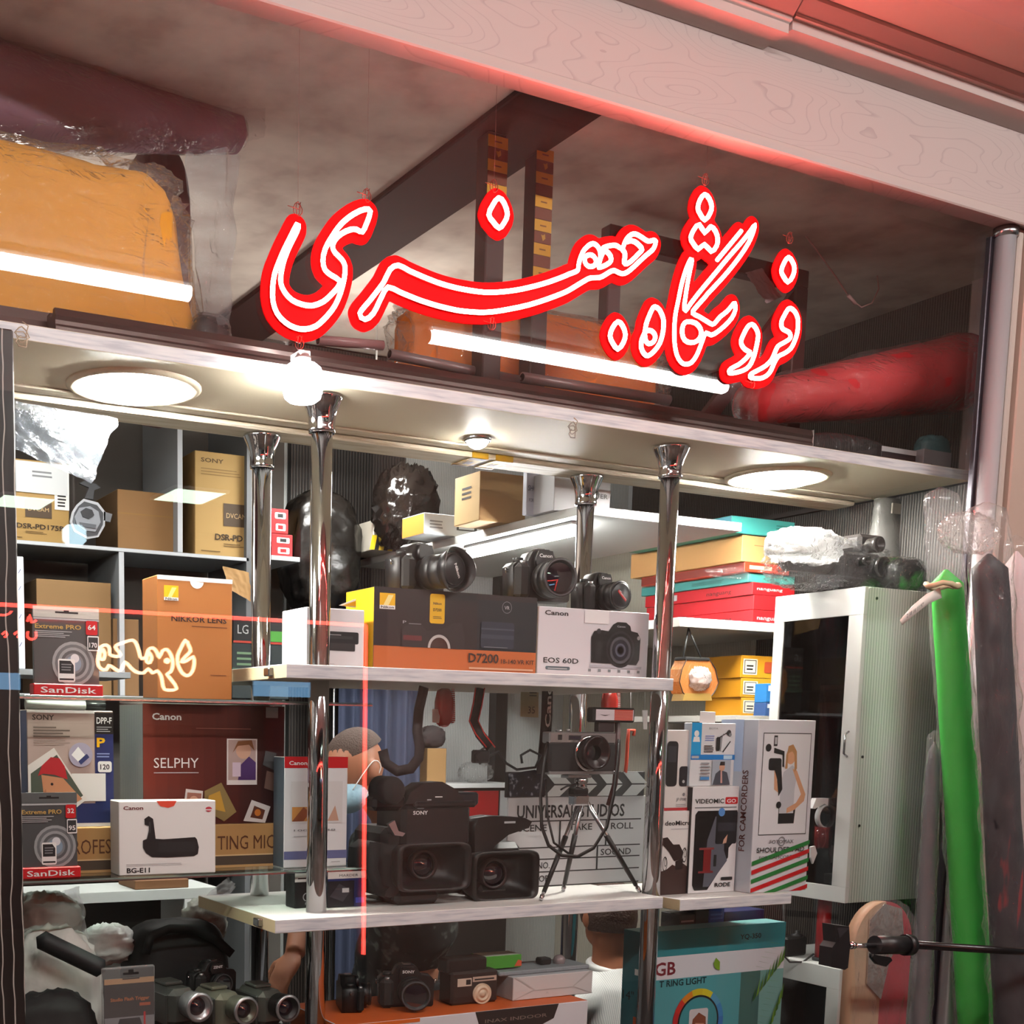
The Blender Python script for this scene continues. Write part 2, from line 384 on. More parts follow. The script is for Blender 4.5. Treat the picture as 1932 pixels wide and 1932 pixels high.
# ---------------------------------------------------------------- common colours
WHITE = mat('f2f2f0', .45); PAPER = mat('e9e7e2', .6); BLACK = mat('0c0c0d', .45); INK = mat('17181a', .5); DGREY = mat('2d2e30', .5)
GREY = mat('7d8084', .5); LGREY = mat('b9bbbd', .5); RED = mat('c8151d', .45); YEL = mat('f0b90e', .45); BLUE = mat('1f62c4', .45); NAVY = mat('1c2c63', .45)
KRAFT = mat('b48a56', .8, var=.08, scale=14); KRAFTD = mat('94703f', .85, var=.1, scale=14); ORANGE = mat('d96a1d', .5); GREEN = mat('1d7d35', .5)
CHROME = mat('d8d9dc', .06, 1); STEEL = mat('b5b7ba', .25, 1); BLKPL = mat('111113', .35, bump=.15, bscale=900); BLKGL = mat('070708', .08); RUBBER = mat('161617', .75)
LENSG = mat('150a18', .03, spec=1, coat=1); SILV = mat('a9abad', .3, .8)
CLEARWRAP = glass((.97, .97, .97), .12, 1.45, haze=.05, bump=.9, bscale=14, name='clear_wrap')
MILKY = glass((.95, .96, .97), .2, 1.45, haze=.42, bump=.7, bscale=12, name='milky_plastic')
PANE = glass((.985, .992, .988), 0, 1.5, name='window_glass')
GSHELF = glass((.88, .95, .92), 0, 1.5, name='shelf_glass')
# ================================================================ lamps that light the place (corridor tubes, added shop panels)
TUBEW = emit((1, .97, .93), L_TUBE, 'fluorescent_light')
def tube_lamp(label, x0, x1, y, z, group=None):
    t = thing('fluorescent_tube', label, 'lamp', ((x0+x1)/2, y, z), 0, group); h = (x1-x0)/2
    b = B(); b.cyl((-h, 0, 0), (h, 0, 0), .024, TUBEW, n=14); b.build('glowing_tube', t)
    b = B(); b.box(-h-.02, h+.02, -.03, .03, .028, .05, WHITE, .004); b.build('tube_batten', t)
    for s in (-1, 1):
        b = B(); b.cyl((s*h, 0, 0), (s*(h+.02), 0, 0), .026, LGREY, n=14); b.build('end_cap', t)
tube_lamp('white ceiling tube lamp mirrored above the yellow bag', .09, 1.689, .25, 1.55)
tube_lamp('white ceiling tube lamp mirrored across the red neon sign', 2.688, 4.22, .25, 1.55)
tube_lamp('ceiling tube lamp behind the shop window corridor', -2.5, -.95, .25, 1.55)

# ================================================================ setting
FLOOR = mat('5d5650', .3, var=.1, scale=3); PLASTER = rampnoise(['a9988f', 'bcaea4', 'c9bcb1'], 7, .8, 5, bump=.35)
FASC = None
def woodpaint():
    m = bpy.data.materials.new('painted_wood_grain'); m.use_nodes = True; nt = m.node_tree; b = nt.nodes['Principled BSDF']; b.inputs['Roughness'].default_value = .45
    tc = nt.nodes.new('ShaderNodeTexCoord'); mp = nt.nodes.new('ShaderNodeMapping'); mp.inputs['Scale'].default_value = (1.6, 1, 7)
    nt.links.new(tc.outputs['Object'], mp.inputs[0])
    n = nt.nodes.new('ShaderNodeTexNoise'); n.inputs['Scale'].default_value = 1.1; n.inputs['Detail'].default_value = 1.5; nt.links.new(mp.outputs[0], n.inputs['Vector'])
    mu = nt.nodes.new('ShaderNodeMath'); mu.operation = 'MULTIPLY'; mu.inputs[1].default_value = 26; nt.links.new(n.outputs['Fac'], mu.inputs[0])
    fr = nt.nodes.new('ShaderNodeMath'); fr.operation = 'FRACT'; nt.links.new(mu.outputs[0], fr.inputs[0])
    r = nt.nodes.new('ShaderNodeValToRGB'); e = r.color_ramp.elements; e[0].position = 0; e[0].color = lin('a39491'); e[1].position = .13; e[1].color = lin('b3a5a1')
    nt.links.new(fr.outputs[0], r.inputs[0]); nt.links.new(r.outputs[0], b.inputs['Base Color'])
    bp = nt.nodes.new('ShaderNodeBump'); bp.inputs['Strength'].default_value = .12; bp.inputs['Distance'].default_value = .002
    nt.links.new(r.outputs[0], bp.inputs['Height']); nt.links.new(bp.outputs[0], b.inputs['Normal']); return m
FASC = woodpaint(); TRIMW = mat('b3a6a1', .5, var=.03); CEILC = mat('bcaca2', .7, var=.04, scale=2)
RIBDARK = wavemat('17110f', '4a423d', 26, 'X', .55, .6, .25, 1.5, .72, .2); RIBDARKY = wavemat('14100f', '55504a', 34, 'Y', .5, .8, .25, 1.2, .7, .2)
RIBWHITE = wavemat('b8bfc0', 'd9dddc', 40, 'X', .6, 1.2, .2, 1.5, .4, .3); RIBBEIGE = wavemat('a7a294', 'c9c5b7', 40, 'Y', .6, .8, .2, 1.5, .4, .3)
b = B(); b.box(-4, 7, -5.5, 5.2, -1.6, -1.55, FLOOR); struct('floor', b, 'pale polished floor of corridor and shop')
b = B(); b.box(-4, 7, -1.55, 2.17, 1.60, 1.66, CEILC); struct('ceiling', b, 'warm white corridor ceiling tinted by the red sign')
b = B(); b.box(-4, 7, 1.86, 2.03, 1.572, 1.60, TRIMW, .006); b.box(-4, 7, 1.9, 2.0, 1.556, 1.572, TRIMW, .004); struct('trim_1', b, 'raised moulding across the corridor ceiling')
b = B(); b.box(-4, 7, -5.3, -5.2, -1.55, 1.7, mat('1c1a1a', .8)); struct('wall_opposite', b, 'far wall of the shop across the corridor')
b = B(); b.box(3.55, 7, -1.75, -1.55, -1.55, 1.6, mat('a59a90', .7)); struct('wall_corridor', b, 'pale wall across the corridor')
b = B(); b.box(-4, 7, -5.2, -1.55, 1.62, 1.66, mat('2a2827', .8)); struct('ceiling_opposite', b, 'ceiling of the shop across the corridor')
b = B(); b.box(-4, 7, 2.28, 2.335, 1.33, 1.60, FASC, .002); o = struct('wall_fascia', b, 'painted wood grain board above the shop window')
b = B(); b.box(-4, 7, 2.268, 2.2795, 1.322, 1.348, TRIMW, .003); b.build('lower_bead', o)
# cornice in two lengths with an open joint
for x0, x1, dz, n in ((-4, 2.235, -.007, 'trim_2'), (2.245, 7, .004, 'trim_3')):
    b = B(); M = Matrix.Translation((0, 0, dz)) @ Matrix(((0, 1, 0, 0), (1, 0, 0, 0), (0, 0, 1, 0), (0, 0, 0, 1)))
    b.prism([(2.279, 1.537), (2.205, 1.537), (2.205, 1.556), (2.196, 1.56), (2.196, 1.566), (2.172, 1.588), (2.172, 1.598), (2.279, 1.598)], x0, x1, TRIMW, M)
    struct(n, b, 'painted cornice strip above the fascia board, '+('sagging at its open joint' if dz < 0 else 'beyond the open joint'))
# shop shell
b = B(); b.box(-1.2, 3.8, 2.336, 4.4, 1.40, 1.46, PLASTER); o = struct('ceiling_shop', b, 'textured plaster ceiling inside the shop window')
b = B(); b.box(1.69, 1.912, 2.336, 4.3, 1.383, 1.3995, mat('2a1b19', .75, var=.4, scale=5, spec=.2, stretch=(30, 1.2, 1), bump=.2), .003)
struct('beam_dark_wood', b, 'dark wood grained board running back along the shop ceiling')
b = B(); b.box(-1.2, 3.6, 4.3, 4.4, -1.55, 1.4, RIBWHITE); struct('wall_back', b, 'pale ribbed rear wall of the shop')
b = B(); b.box(.4, 2.0, 4.285, 4.2995, -1.0, 1.39, mat('57534f', .8, var=.15, scale=4)); struct('wall_back_grey', b, 'grey wall behind the stock shelves')
b = B(); b.box(2.02, 2.5, 4.27, 4.2995, -1.55, 1.39, RIBDARK); struct('wall_back_dark', b, 'black ribbed wall panel at the rear of the shop')
b = B(); b.box(2.93, 2.985, 4.25, 4.2995, -1.55, .64, mat('171413', .5)); struct('trim_4', b, 'dark upright strip on the rear wall')
b = B(); b.box(3.3, 3.4, 3.25, 4.3, -1.55, .73, RIBBEIGE); struct('wall_right', b, 'beige ribbed side wall inside the shop')
b = B(); b.box(3.3, 3.4, 2.46, 3.25, -1.55, .728, RIBDARKY); struct('wall_right_dark', b, 'black ribbed side wall under the overhead board')
b = B(); b.box(3.29, 3.75, 2.41, 4.3, .7305, .745, mat('3a3230', .6)); struct('wall_right_ledge', b, 'dark ledge where the side wall steps back')
b = B(); b.box(3.62, 3.7, 2.34, 4.3, .73, 1.4, RIBDARKY); struct('wall_right_upper', b, 'dark ribbed side wall above the overhead board')
b = B(); b.box(3.60, 3.75, 2.345, 2.75, .73, 1.399, mat('9c8a85', .8, var=.1)); struct('column_upper', b, 'plastered pier in the upper window corner')
b = B(); b.box(-1.2, -1.1, 2.4, 4.3, -1.55, 1.4, PLASTER); struct('wall_left', b, 'plain side wall of the shop')
LINES = wavemat('130e0d', 'b9b1aa', 15, 'X', .45, 2.6, .1, .5, .955, .03)
b = B(); b.box(-.3, .577, 2.41, 2.9, -1.55, .728, LINES, .003); struct('column_left', b, 'black column with fine white wavy lines')
PIL = mat('b09a8d', .7, var=.05, scale=4, bump=.05, bscale=40)
b = B(); b.box(3.20, 5.5, 2.285, 2.40, -1.55, 1.329, PIL, .004); struct('pillar_right', b, 'beige painted pier beside the shop window')
b = B(); b.box(3.178, 3.1995, 2.30, 2.36, -1.55, 1.329, mat('b3a69d', .5), .004); struct('trim_5', b, 'pale upright strip between chrome post and pier')
# the window pane
b = B(); b.box(-.6, 3.125, 2.336, 2.344, -1.5, 1.36, PANE); o = struct('window_1', b, 'large clear shop window pane')
# chrome corner post
t = thing('window_post', 'tall chrome post closing the glass beside the beige pier', 'post', (3.150, 2.318, -1.55))
b = B(); b.lathe([(.0, 0), (.026, 0), (.026, 2.855), (0, 2.855)], (0, 0, 0), (0, 0, 1), mat('cfcdd1', .25, .45), 28); b.build('chrome_tube', t)
b = B(); b.box(-.034, .028, .016, .032, 0, 2.86, mat('46424a', .3, .6), .002); b.build('glass_channel', t)
b = B(); b.lathe([(.0, 2.855), (.031, 2.855), (.031, 2.879), (0, 2.879)], (0, 0, 0), (0, 0, 1), STEEL, 28); b.build('top_collar', t)

# ================================================================ overhead board with its lamps
CREAM = mat('faedd0', .5, var=.02, scale=3); LAMI = rampnoise(['c3c7d0', 'e2e3e8', 'eeeef0'], 5, .4, 6, stretch=(2, 1, 28))
CREAMG = rampnoise(['cdbd9e', 'e6dac2', 'efe5d2'], 4, .5, 5, stretch=(1.5, 22, 22))
t = thing('overhead_board', 'long cream board over the display carrying round lamps', 'shelf', (1.75, 2.47, .73))
b = B(); b.box(-1.6, 1.535, 0, .46, 0, .029, CREAM, .001, mats={'f': LAMI, 'r': LAMI, 't': mat('6d5f58', .6)}); b.build('board', t)
b = B(); b.box(-1.17, 1.50, .36, .458, -.016, -.0005, CREAMG, .004); b.build('rear_lip', t)
b = B(); b.box(-1.17, 1.50, .30, .345, -.006, -.0005, CREAMG, .002); b.build('inner_bead', t)
def downlight(label, c, r, s, rim):
    t = thing('round_downlight', label, 'lamp', (c[0], c[1], .7295), 0, 'lamps set in the overhead board')
    b = B(); b.lathe([(r*.9, 0), (r*.9, -.006), (r*1.02, -.009), (r*1.1, -.004), (r*1.1, 0)], (0, 0, 0), (0, 0, 1), rim, 40); b.build('rim', t)
    b = B(); b.lathe([(0, -.026), (r*.35, -.0245), (r*.65, -.019), (r*.82, -.012), (r*.9, -.004)], (0, 0, 0), (0, 0, 1), emit((1, .955, .88), s, 'lamp_diffuser'), 40); b.build('diffuser', t)
downlight('broad round white lamp near the black column', (.894, 2.672), .13, L_LAMP, CREAM)
downlight('broad round white lamp above the white cabinet', (2.775, 2.69), .13, L_LAMP, CREAM)
downlight('small round spot lamp above the boxed cameras', (1.79, 2.71), .031, L_SPOT, STEEL)
# bulb on the front edge
p = W(571, 722, 2.435)
t = thing('led_bulb', 'glowing white bulb fixed to the front edge of the overhead board', 'lamp', p)
b = B(); b.lathe([(0, -.038), (.028, -.038), (.037, -.031), (.0415, -.014), (.0415, .014), (.038, .028), (.028, .036), (0, .037)], (0, 0, 0), (0, 0, 1), emit((1, .98, .95), L_BULB, 'bulb_glow'), 28); b.build('bulb', t)
b = B(); b.cyl((0, .0, .036), (0, .0, .05), .017, WHITE); b.box(-.012, .012, -.012, .036, .048, .062, WHITE, .002); b.build('holder', t)
# wire twists and tape on the board
for (x, y), lab in (((40, 622), 'twisted wire loop on the board near the column'), ((1078, 800), 'clear hook clipped to the board edge')):
    p = W(x, y, 2.465); b = B(); q = [p+Vector((.012*sin(i*.9)+.003*sin(i*2.3), -.006-.003*cos(i), .012*cos(i*.9)-.0012*i)) for i in range(22)]
    b.tube(q, .0012, mat('b9a58c', .4, .5), 5); tag(b.build('wire_loop'), lab, 'wire')
TAPEY = mat('c79a1f', .4); TAPEB = mat('4a1f12', .4)
for (x, y, w, lab) in ((965, 866, .055, 'yellow printed tape folded over the rear lip of the board'), (872, 876, .05, 'strip of yellow tape under the rear lip of the board')):
    p = W(x, y, Z=.7125); t = thing('packing_tape', lab, 'tape', (p.x, 2.829, .713))
    b = B(); b.box(-w/2, w/2, 0, .1, -.0012, -.0002, TAPEY); b.box(-w/2, w/2, -.0012, -.0002, -.0012, .016, TAPEY); b.build('tape_strip', t)
    f = Face((-w/2, .1, -.0012), (1, 0, 0), (0, -1, 0), w, .1); f.rect(0, .8, 1, 1, TAPEB); f.rect(.3, .3, .45, .6, TAPEB); f.rect(.52, .3, .7, .6, TAPEB); f.rect(0, 0, 1, .1, TAPEB); facing(f, t)

# ================================================================ support poles
def pole(label, x, y, ztop):
    t = thing('support_pole', label, 'pole', (x, y, -.95), 0, 'chrome poles of the display stand'); h = ztop+.95
    b = B(); b.lathe([(0, 0), (.0235, 0), (.0235, h-.075), (0, h-.075)], (0, 0, 0), (0, 0, 1), CHROME, 32); b.build('chrome_tube', t)
    b = B(); b.lathe([(.0236, h-.078), (.029, h-.078), (.030, h-.072), (.029, h-.066), (.0295, h-.05), (.033, h-.034), (.040, h-.018), (.045, h-.008), (.0465, h-.003), (.0455, h), (0, h)], (0, 0, 0), (0, 0, 1), CHROME, 32); b.build('flared_cap', t)
    b = B(); b.lathe([(0, 0), (.05, 0), (.05, .008), (.03, .02), (.0236, .03)], (0, 0, 0), (0, 0, 1), CHROME, 32); b.build('foot_flange', t)
pole('chrome pole under the glowing bulb', 1.28, 2.55, .7295)
pole('chrome pole behind the lens box, its flared cap left of the bulb', 1.285, 2.88, .7135)
pole('chrome pole beside the white boxed camera', 2.265, 2.55, .7295)
pole('chrome pole behind the cameras on the boxes', 2.262, 2.88, .7135)

# ================================================================ shelves of the display
def wshelf(label, x0, x1, y0, y1, z, th=.03):
    t = thing('white_shelf', label, 'shelf', ((x0+x1)/2, y0, z-th)); w = (x1-x0)/2
    b = B(); b.box(-w, w, 0, y1-y0, 0, th, mat('eceae6', .4, var=.02), .0012, mats={'f': LAMI, 'l': mat('e4cfa5', .5), 'd': mat('cfc8bb', .5)}); b.build('board', t)
    for s in (-1, 1):
        b = B(); b.box(s*w-.012, s*w+.012, .066, .094, th*.2, th*.8, STEEL, .002); b.build('clamp', t)
    return t
wshelf('white shelf holding the boxed cameras', 1.162, 2.236, 2.47, 2.93, .150)
wshelf('white shelf holding the camcorders and tripod', 1.14, 2.236, 2.47, 2.93, -.402)
wshelf('white shelf holding the microphone boxes', 2.293, 2.69, 2.47, 2.80, -.412)
def gshelf(label, x0, x1, y0, y1, z):
    t = thing('glass_shelf', label, 'shelf', ((x0+x1)/2, y0, z-.008)); w = (x1-x0)/2
    b = B(); b.box(-w, w, 0, y1-y0, 0, .008, GSHELF, .0008, mats={'f': glass((.5, .75, .66), .05, 1.5, haze=.35, hazecol=(.75, .88, .82), name='glass_edge')}); b.build('glass_plate', t)
    b = B(); b.box(-w, w, -.0015, -.0003, 0, .0035, STEEL); b.build('edge_strip', t)
gshelf('clear glass shelf under the upper memory card pack and lens box', .60, 1.445, 2.60, 2.93, .075)
gshelf('clear glass shelf under the photo printer cartons', .60, 1.45, 2.60, 2.93, -.309)
# loft platform and wall shelf inside
b = B(); b.box(2.3, 2.9, 2.94, 4.26, .625, .65, mat('dfe2df', .4), .001); o = b.build('loft_platform'); tag(o, 'white loft platform running back behind the cameras', 'shelf')
t = thing('under_shelf_tube', 'bright tube lamp under the loft platform', 'lamp', (2.36, 3.05, .6))
b = B(); b.cyl((0, .0, 0), (0, .55, 0), .016, emit((1, .98, .95), L_SHOP*1.6, 'shop_tube')); b.build('glowing_tube', t)
b = B(); b.box(-.02, .02, -.01, .56, .014, .0248, WHITE, .002); b.build('tube_batten', t)
# added fill panels, hidden behind the overhead board, brighten the shop and its ceiling
for x, y in ((.95, 3.55), (2.05, 3.7)):
    _x = None; t = thing('added_fill_panel', 'added fill light panel hidden inside the shop, '+('over the stock shelves' if x < 1.5 else 'beside the loft platform'), 'lamp', (x, y, .97))
    b = B(); b.box(-.17, .17, -.17, .17, 0, .014, WHITE, .003); b.build('frame', t)
    b = B(); b.box(-.15, .15, -.15, .15, -.0015, -.0002, emit((1, .97, .92), L_SHOP*(.4 if x < 1.5 else 1), 'fill_panel_glow')); b.build('diffuser', t)
    b = B(); b.box(-.15, .15, -.15, .15, .0142, .0155, emit((1, .95, .88), L_SHOP*.3, 'fill_uplight_glow')); b.build('fill_uplight', t)
    b = B(); b.cyl((0, 0, .0156), (0, 0, .43), .003, WHITE, n=6); b.build('hanging_rod', t)
# ================================================================ red neon sign
YS = 2.3235
def zp(pts, x0, y0, k): return [(x0+a/k, y0+b/k) for a, b in pts]
SIGN = []      # (closed, pixel points)
SIGN.append((1, zp([(470,545),(400,680),(330,820),(270,960),(220,1100),(200,1250),(205,1400),(250,1530),(340,1630),(450,1690),(560,1705),(680,1670),(800,1560),(890,1440),(950,1300),(990,1150),(1000,1010),(960,930),(890,860),(862,790),(890,715),(960,650),(1060,605),(1130,605),(1190,630),(1240,530),(1280,400),(1220,380),(1100,430),(960,540),(850,690),(780,820),(755,950),(780,1050),(850,1110),(935,1165),(925,1235),(850,1320),(760,1400),(640,1445),(520,1430),(410,1380),(330,1290),(292,1200),(292,1100),(320,960),(380,800),(440,680),(482,585)], 480, 330, 5.853)))
body = zp([(505,740),(560,670),(620,590),(650,530),(690,510),(740,535),(820,570),(900,600),(1000,625),(1120,640),(1250,630),(1380,600),(1480,565)], 480, 300, 2.542)
body += zp([(120,1080),(230,1040),(280,1000),(290,920),(310,830),(360,700),(420,620),(500,560),(560,555),(620,600),(660,680),(670,780),(690,650),(760,605),(880,580),(960,590),(1040,640),(1080,560),(1110,490),(1160,425),(1240,380),(1320,400),(1400,450),(1500,510),(1590,490),(1630,515),(1610,590),(1570,660),(1450,760),(1300,900),(1180,1010),(1080,1070),(1000,1060),(920,1020),(850,1030),(750,1090),(650,1140),(500,1145),(400,1190),(250,1280),(100,1370)], 1060, 400, 9.2)
body += zp([(1450,655),(1350,690),(1250,715),(1120,735),(1000,730),(900,710),(800,680),(700,640),(640,615),(610,660),(570,740),(530,770)], 480, 300, 2.542)
SIGN.append((1, body))
SIGN.append((1, zp([(400,870),(400,790),(450,752),(520,750),(575,800),(590,870),(560,930),(500,950),(440,930)], 1060, 400, 9.2)))
SIGN.append((1, zp([(640,960),(720,940),(800,900),(850,850),(840,760),(780,690),(730,680),(670,800),(645,890)], 1060, 400, 9.2)))
SIGN.append((0, zp([(1040,640),(1090,710),(1090,800),(1080,880),(1130,900),(1220,840),(1320,740),(1390,660),(1350,590),(1270,520),(1190,500),(1130,520)], 1060, 400, 9.2)))
SIGN.append((1, zp([(390,1030),(440,1080),(470,1180),(440,1260),(395,1305),(340,1250),(300,1185),(335,1100)], 860, 160, 4.83)))
D_ = (1130, 460, 7.43)
SIGN.append((1, zp([(265,1090),(330,1150),(370,1270),(340,1390),(265,1480),(190,1390),(155,1290),(190,1180)], *D_)))
SIGN.append((1, zp([(780,880),(850,930),(900,1050),(905,1150),(890,1270),(850,1400),(770,1510),(690,1570),(630,1540),(590,1450),(600,1340),(640,1250),(660,1130),(700,1020),(740,930)], *D_)))
SIGN.append((1, zp([(645,1245),(700,1212),(760,1240),(790,1310),(760,1380),(700,1400),(660,1370),(645,1310)], *D_)))
SIGN.append((1, zp([(1285,215),(1230,330),(1190,450),(1150,600),(1110,800),(1070,1000),(1055,1200),(1060,1400),(1090,1560),(1150,1660),(1220,1690),(1300,1660),(1370,1560),(1420,1440),(1460,1330),(1500,1250),(1570,1280),(1650,1240),(1760,1150),(1860,1040),(1910,930),(1900,830),(1860,870),(1790,950),(1700,1020),(1640,1090),(1590,1130),(1500,1080),(1400,1020),(1310,970),(1350,900),(1500,730)], *D_)
  + zp([(400,1600),(650,1330),(850,1080),(980,880),(1050,720),(1068,625),(1015,700),(900,850),(700,1080),(500,1320),(300,1560)], 1280, 340, 7.43)
  + zp([(1290,830),(1210,940),(1195,880),(1210,760),(1240,560),(1275,380),(1300,250)], *D_)))
SIGN.append((0, zp([(880,710),(540,1120)], 1280, 340, 7.43)))
SIGN.append((1, zp([(1240,1090),(1350,1110),(1420,1190),(1430,1280),(1380,1360),(1290,1385),(1200,1350),(1165,1250),(1180,1140)], *D_)))
E_ = (1280, 340, 7.43)
SIGN.append((1, zp([(365,200),(430,260),(465,370),(440,470),(370,560),(300,470),(270,390),(300,280)], *E_)))
SIGN.append((1, zp([(290,620),(370,740),(450,650),(520,720),(550,830),(530,930),(460,1000),(360,900),(280,970),(200,880),(170,800),(220,690)], *E_)))
SIGN.append((1, zp([(1540,1080),(1600,1150),(1625,1240),(1600,1350),(1535,1430),(1470,1350),(1440,1270),(1480,1160)], *E_)))
F_ = (1350, 540, 10.17)
SIGN.append((1, zp([(690,730),(760,790),(810,900),(810,1010),(780,1170),(740,1330),(680,1480),(600,1580),(460,1640),(290,1670),(258,1640),(300,1580),(450,1500),(560,1410),(650,1310),(660,1270),(560,1210),(500,1130),(490,1040),(540,920),(610,790)], *F_)))
SIGN.append((1, zp([(1430,420),(1520,490),(1575,620),(1580,760),(1560,920),(1500,1090),(1430,1210),(1320,1290),(1200,1350),(1120,1480),(1060,1620),(980,1720),(850,1770),(720,1760),(660,1740),(690,1680),(820,1610),(960,1530),(1070,1420),(1130,1290),(1190,1160),(1300,1090),(1400,1030),(1440,960),(1400,880),(1300,830),(1260,760),(1270,660),(1320,560),(1375,465)], *F_)))
def catmull(P, closed, step=.01):
    n = len(P); out = []
    segs = range(n if closed else n-1)
    for i in segs:
        g = lambda k: P[k % n] if closed else P[max(0, min(n-1, k))]
        a, b, c, d = g(i-1), g(i), g(i+1), g(i+2); L = (c-b).length; m = max(2, int(L/step))
        for j in range(m):
            t = j/m
            out.append(.5*((2*b)+(c-a)*t+(2*a-5*b+4*c-d)*t*t+(3*b-a-3*c+d)*t**3))
    if not closed: out.append(P[-1])
    return out
paths = [(c, catmull([W(x, y, YS) for x, y in p], c)) for c, p in SIGN]
base = W(1000, 700, YS)
sg = thing('neon_sign', 'large red neon sign in flowing script hanging in front of the shop window', 'sign', base)
NEON = emit((13, 2.3, 1.9), L_NEON, 'neon_red')
SKIRT = mat('e21414', .4)
for c, p in paths:
    b = B(); b.tube([q-base for q in p], .0049, NEON, 7, bool(c)); b.build('neon_tube', sg)
    b = B(); b.tube([q-base+Vector((0, .0035, 0)) for q in p], .0052, SKIRT, 6, bool(c)); b.build('tube_skirt', sg)
# red acrylic backing cut round the script
import numpy as np
def backing():
    cell = .0045; R = .0215
    allp = np.array([(q.x, q.z) for _, p in paths for q in p]); x0, z0 = allp.min(0)-.03; x1, z1 = allp.max(0)+.03
    nx, nz = int((x1-x0)/cell)+2, int((z1-z0)/cell)+2
    gx = x0+np.arange(nx)*cell; gz = z0+np.arange(nz)*cell; GX, GZ = np.meshgrid(gx, gz, indexing='ij'); D = np.full((nx, nz), 9.)
    for c, p in paths:
        for q in [q_*(1-k_/3)+r_*(k_/3) for q_, r_ in zip(p, p[1:]+p[:1]) if (r_-q_).length < .03 for k_ in range(3)]:
            i0, i1 = int((q.x-.03-x0)/cell), int((q.x+.03-x0)/cell)+2; j0, j1 = int((q.z-.03-z0)/cell), int((q.z+.03-z0)/cell)+2
            i0, j0 = max(i0, 0), max(j0, 0)
            D[i0:i1, j0:j1] = np.minimum(D[i0:i1, j0:j1], np.hypot(GX[i0:i1, j0:j1]-q.x, GZ[i0:i1, j0:j1]-q.z))
        if c and len(p) < 900:
            P = np.array([(q.x, q.z) for q in p]); ins = np.zeros((nx, nz), bool); Q = np.roll(P, -1, 0)
            for (ax, az), (bx, bz) in zip(P, Q):
                if az == bz: continue
                ins ^= ((az > GZ) != (bz > GZ)) & (GX < (bx-ax)*(GZ-az)/(bz-az)+ax)
            D = np.where(ins, np.minimum(D, 0), D)
    S = R-D; S[S == 0] = 1e-7
    lab = np.zeros((nx, nz), int); n = 0; inside = S > 0
    for i, j in zip(*np.nonzero(inside)):
        if lab[i, j]: continue
        n += 1; st = [(i, j)]; lab[i, j] = n
        while st:
            a, b_ = st.pop()
            for c, d in ((a+1, b_), (a-1, b_), (a, b_+1), (a, b_-1)):
                if 0 <= c < nx and 0 <= d < nz and inside[c, d] and not lab[c, d]: lab[c, d] = n; st.append((c, d))
    out = {}
    for i in range(nx-1):
        for j in range(nz-1):
            cs = [(i, j), (i+1, j), (i+1, j+1), (i, j+1)]; s = [S[c] for c in cs]
            if max(s) <= 0: continue
            l = max(lab[c] for c in cs); poly = []
            for k in range(4):
                c, d = cs[k], cs[(k+1) % 4]
                if S[c] > 0: poly.append(((c[0], c[1]), (gx[c[0]], gz[c[1]])))
                if (S[c] > 0) != (S[d] > 0):
                    f = S[c]/(S[c]-S[d]); a, e = min(c, d), max(c, d)
                    poly.append(((a, e), (gx[c[0]]+f*(gx[d[0]]-gx[c[0]]), gz[c[1]]+f*(gz[d[1]]-gz[c[1]]))))
            if len(poly) > 2: out.setdefault(l, []).append(poly)
    return out
m = bpy.data.materials.new('red_acrylic'); m.use_nodes = True; nt = m.node_tree; nt.nodes.clear()
d1 = nt.nodes.new('ShaderNodeBsdfDiffuse'); d2 = nt.nodes.new('ShaderNodeBsdfTranslucent'); g1 = nt.nodes.new('ShaderNodeBsdfGlossy'); x1 = nt.nodes.new('ShaderNodeMixShader'); x2 = nt.nodes.new('ShaderNodeMixShader'); fr = nt.nodes.new('ShaderNodeFresnel'); oo = nt.nodes.new('ShaderNodeOutputMaterial')
d1.inputs[0].default_value = (.75, .012, .015, 1); d2.inputs[0].default_value = (.85, .02, .02, 1); g1.inputs['Roughness'].default_value = .15; x1.inputs[0].default_value = .5
nt.links.new(d1.outputs[0], x1.inputs[1]); nt.links.new(d2.outputs[0], x1.inputs[2]); nt.links.new(fr.outputs[0], x2.inputs[0]); nt.links.new(x1.outputs[0], x2.inputs[1]); nt.links.new(g1.outputs[0], x2.inputs[2]); nt.links.new(x1.outputs[0], oo.inputs[0])
ACR = m
for l, polys in backing().items():
    idx = {}; vs = []; fs = []; ed = {}
    for poly in polys:
        f = []
        for k, (x, z) in poly:
            if k not in idx: idx[k] = len(vs); vs.append((x-base.x, .0075, z-base.z))
            f.append(idx[k])
        fs.append(f)
        for a, c in zip(f, f[1:]+f[:1]): ed[a, c] = 1
    n = len(vs); vs += [(x, .0105, z) for x, y, z in vs]
    side = [(a, a+n, c+n, c) for (a, c) in ed if (c, a) not in ed]
    b = B(); b.add(vs, fs+[[k+n for k in reversed(f)] for f in fs]+side, ACR); b.build('acrylic_backing', sg)
WIRE = mat('8a3a30', .35, .6)
def loop(x, y, s, up=True):
    p = W(x, y, YS+.008)-base; b = B(); q = [p+Vector((s*sin(i*.7)*(1 if i < 9 else .5), .002*cos(i), s*1.4*cos(i*.7)+s*.3*(i/18))) for i in range(19)]
    b.tube(q, .0009, WIRE, 5); b.tube([p+Vector((-.022, 0, .004)), p+Vector((0, -.003, .0)), p+Vector((.006, 0, .015))], .0008, WIRE, 5); b.build('hanging_wire', sg)
for x, y in ((562, 396), (692, 370), (932, 352), (1331, 340), (1490, 450), (565, 648), (928, 612), (1418, 724)): loop(x, y, .009)
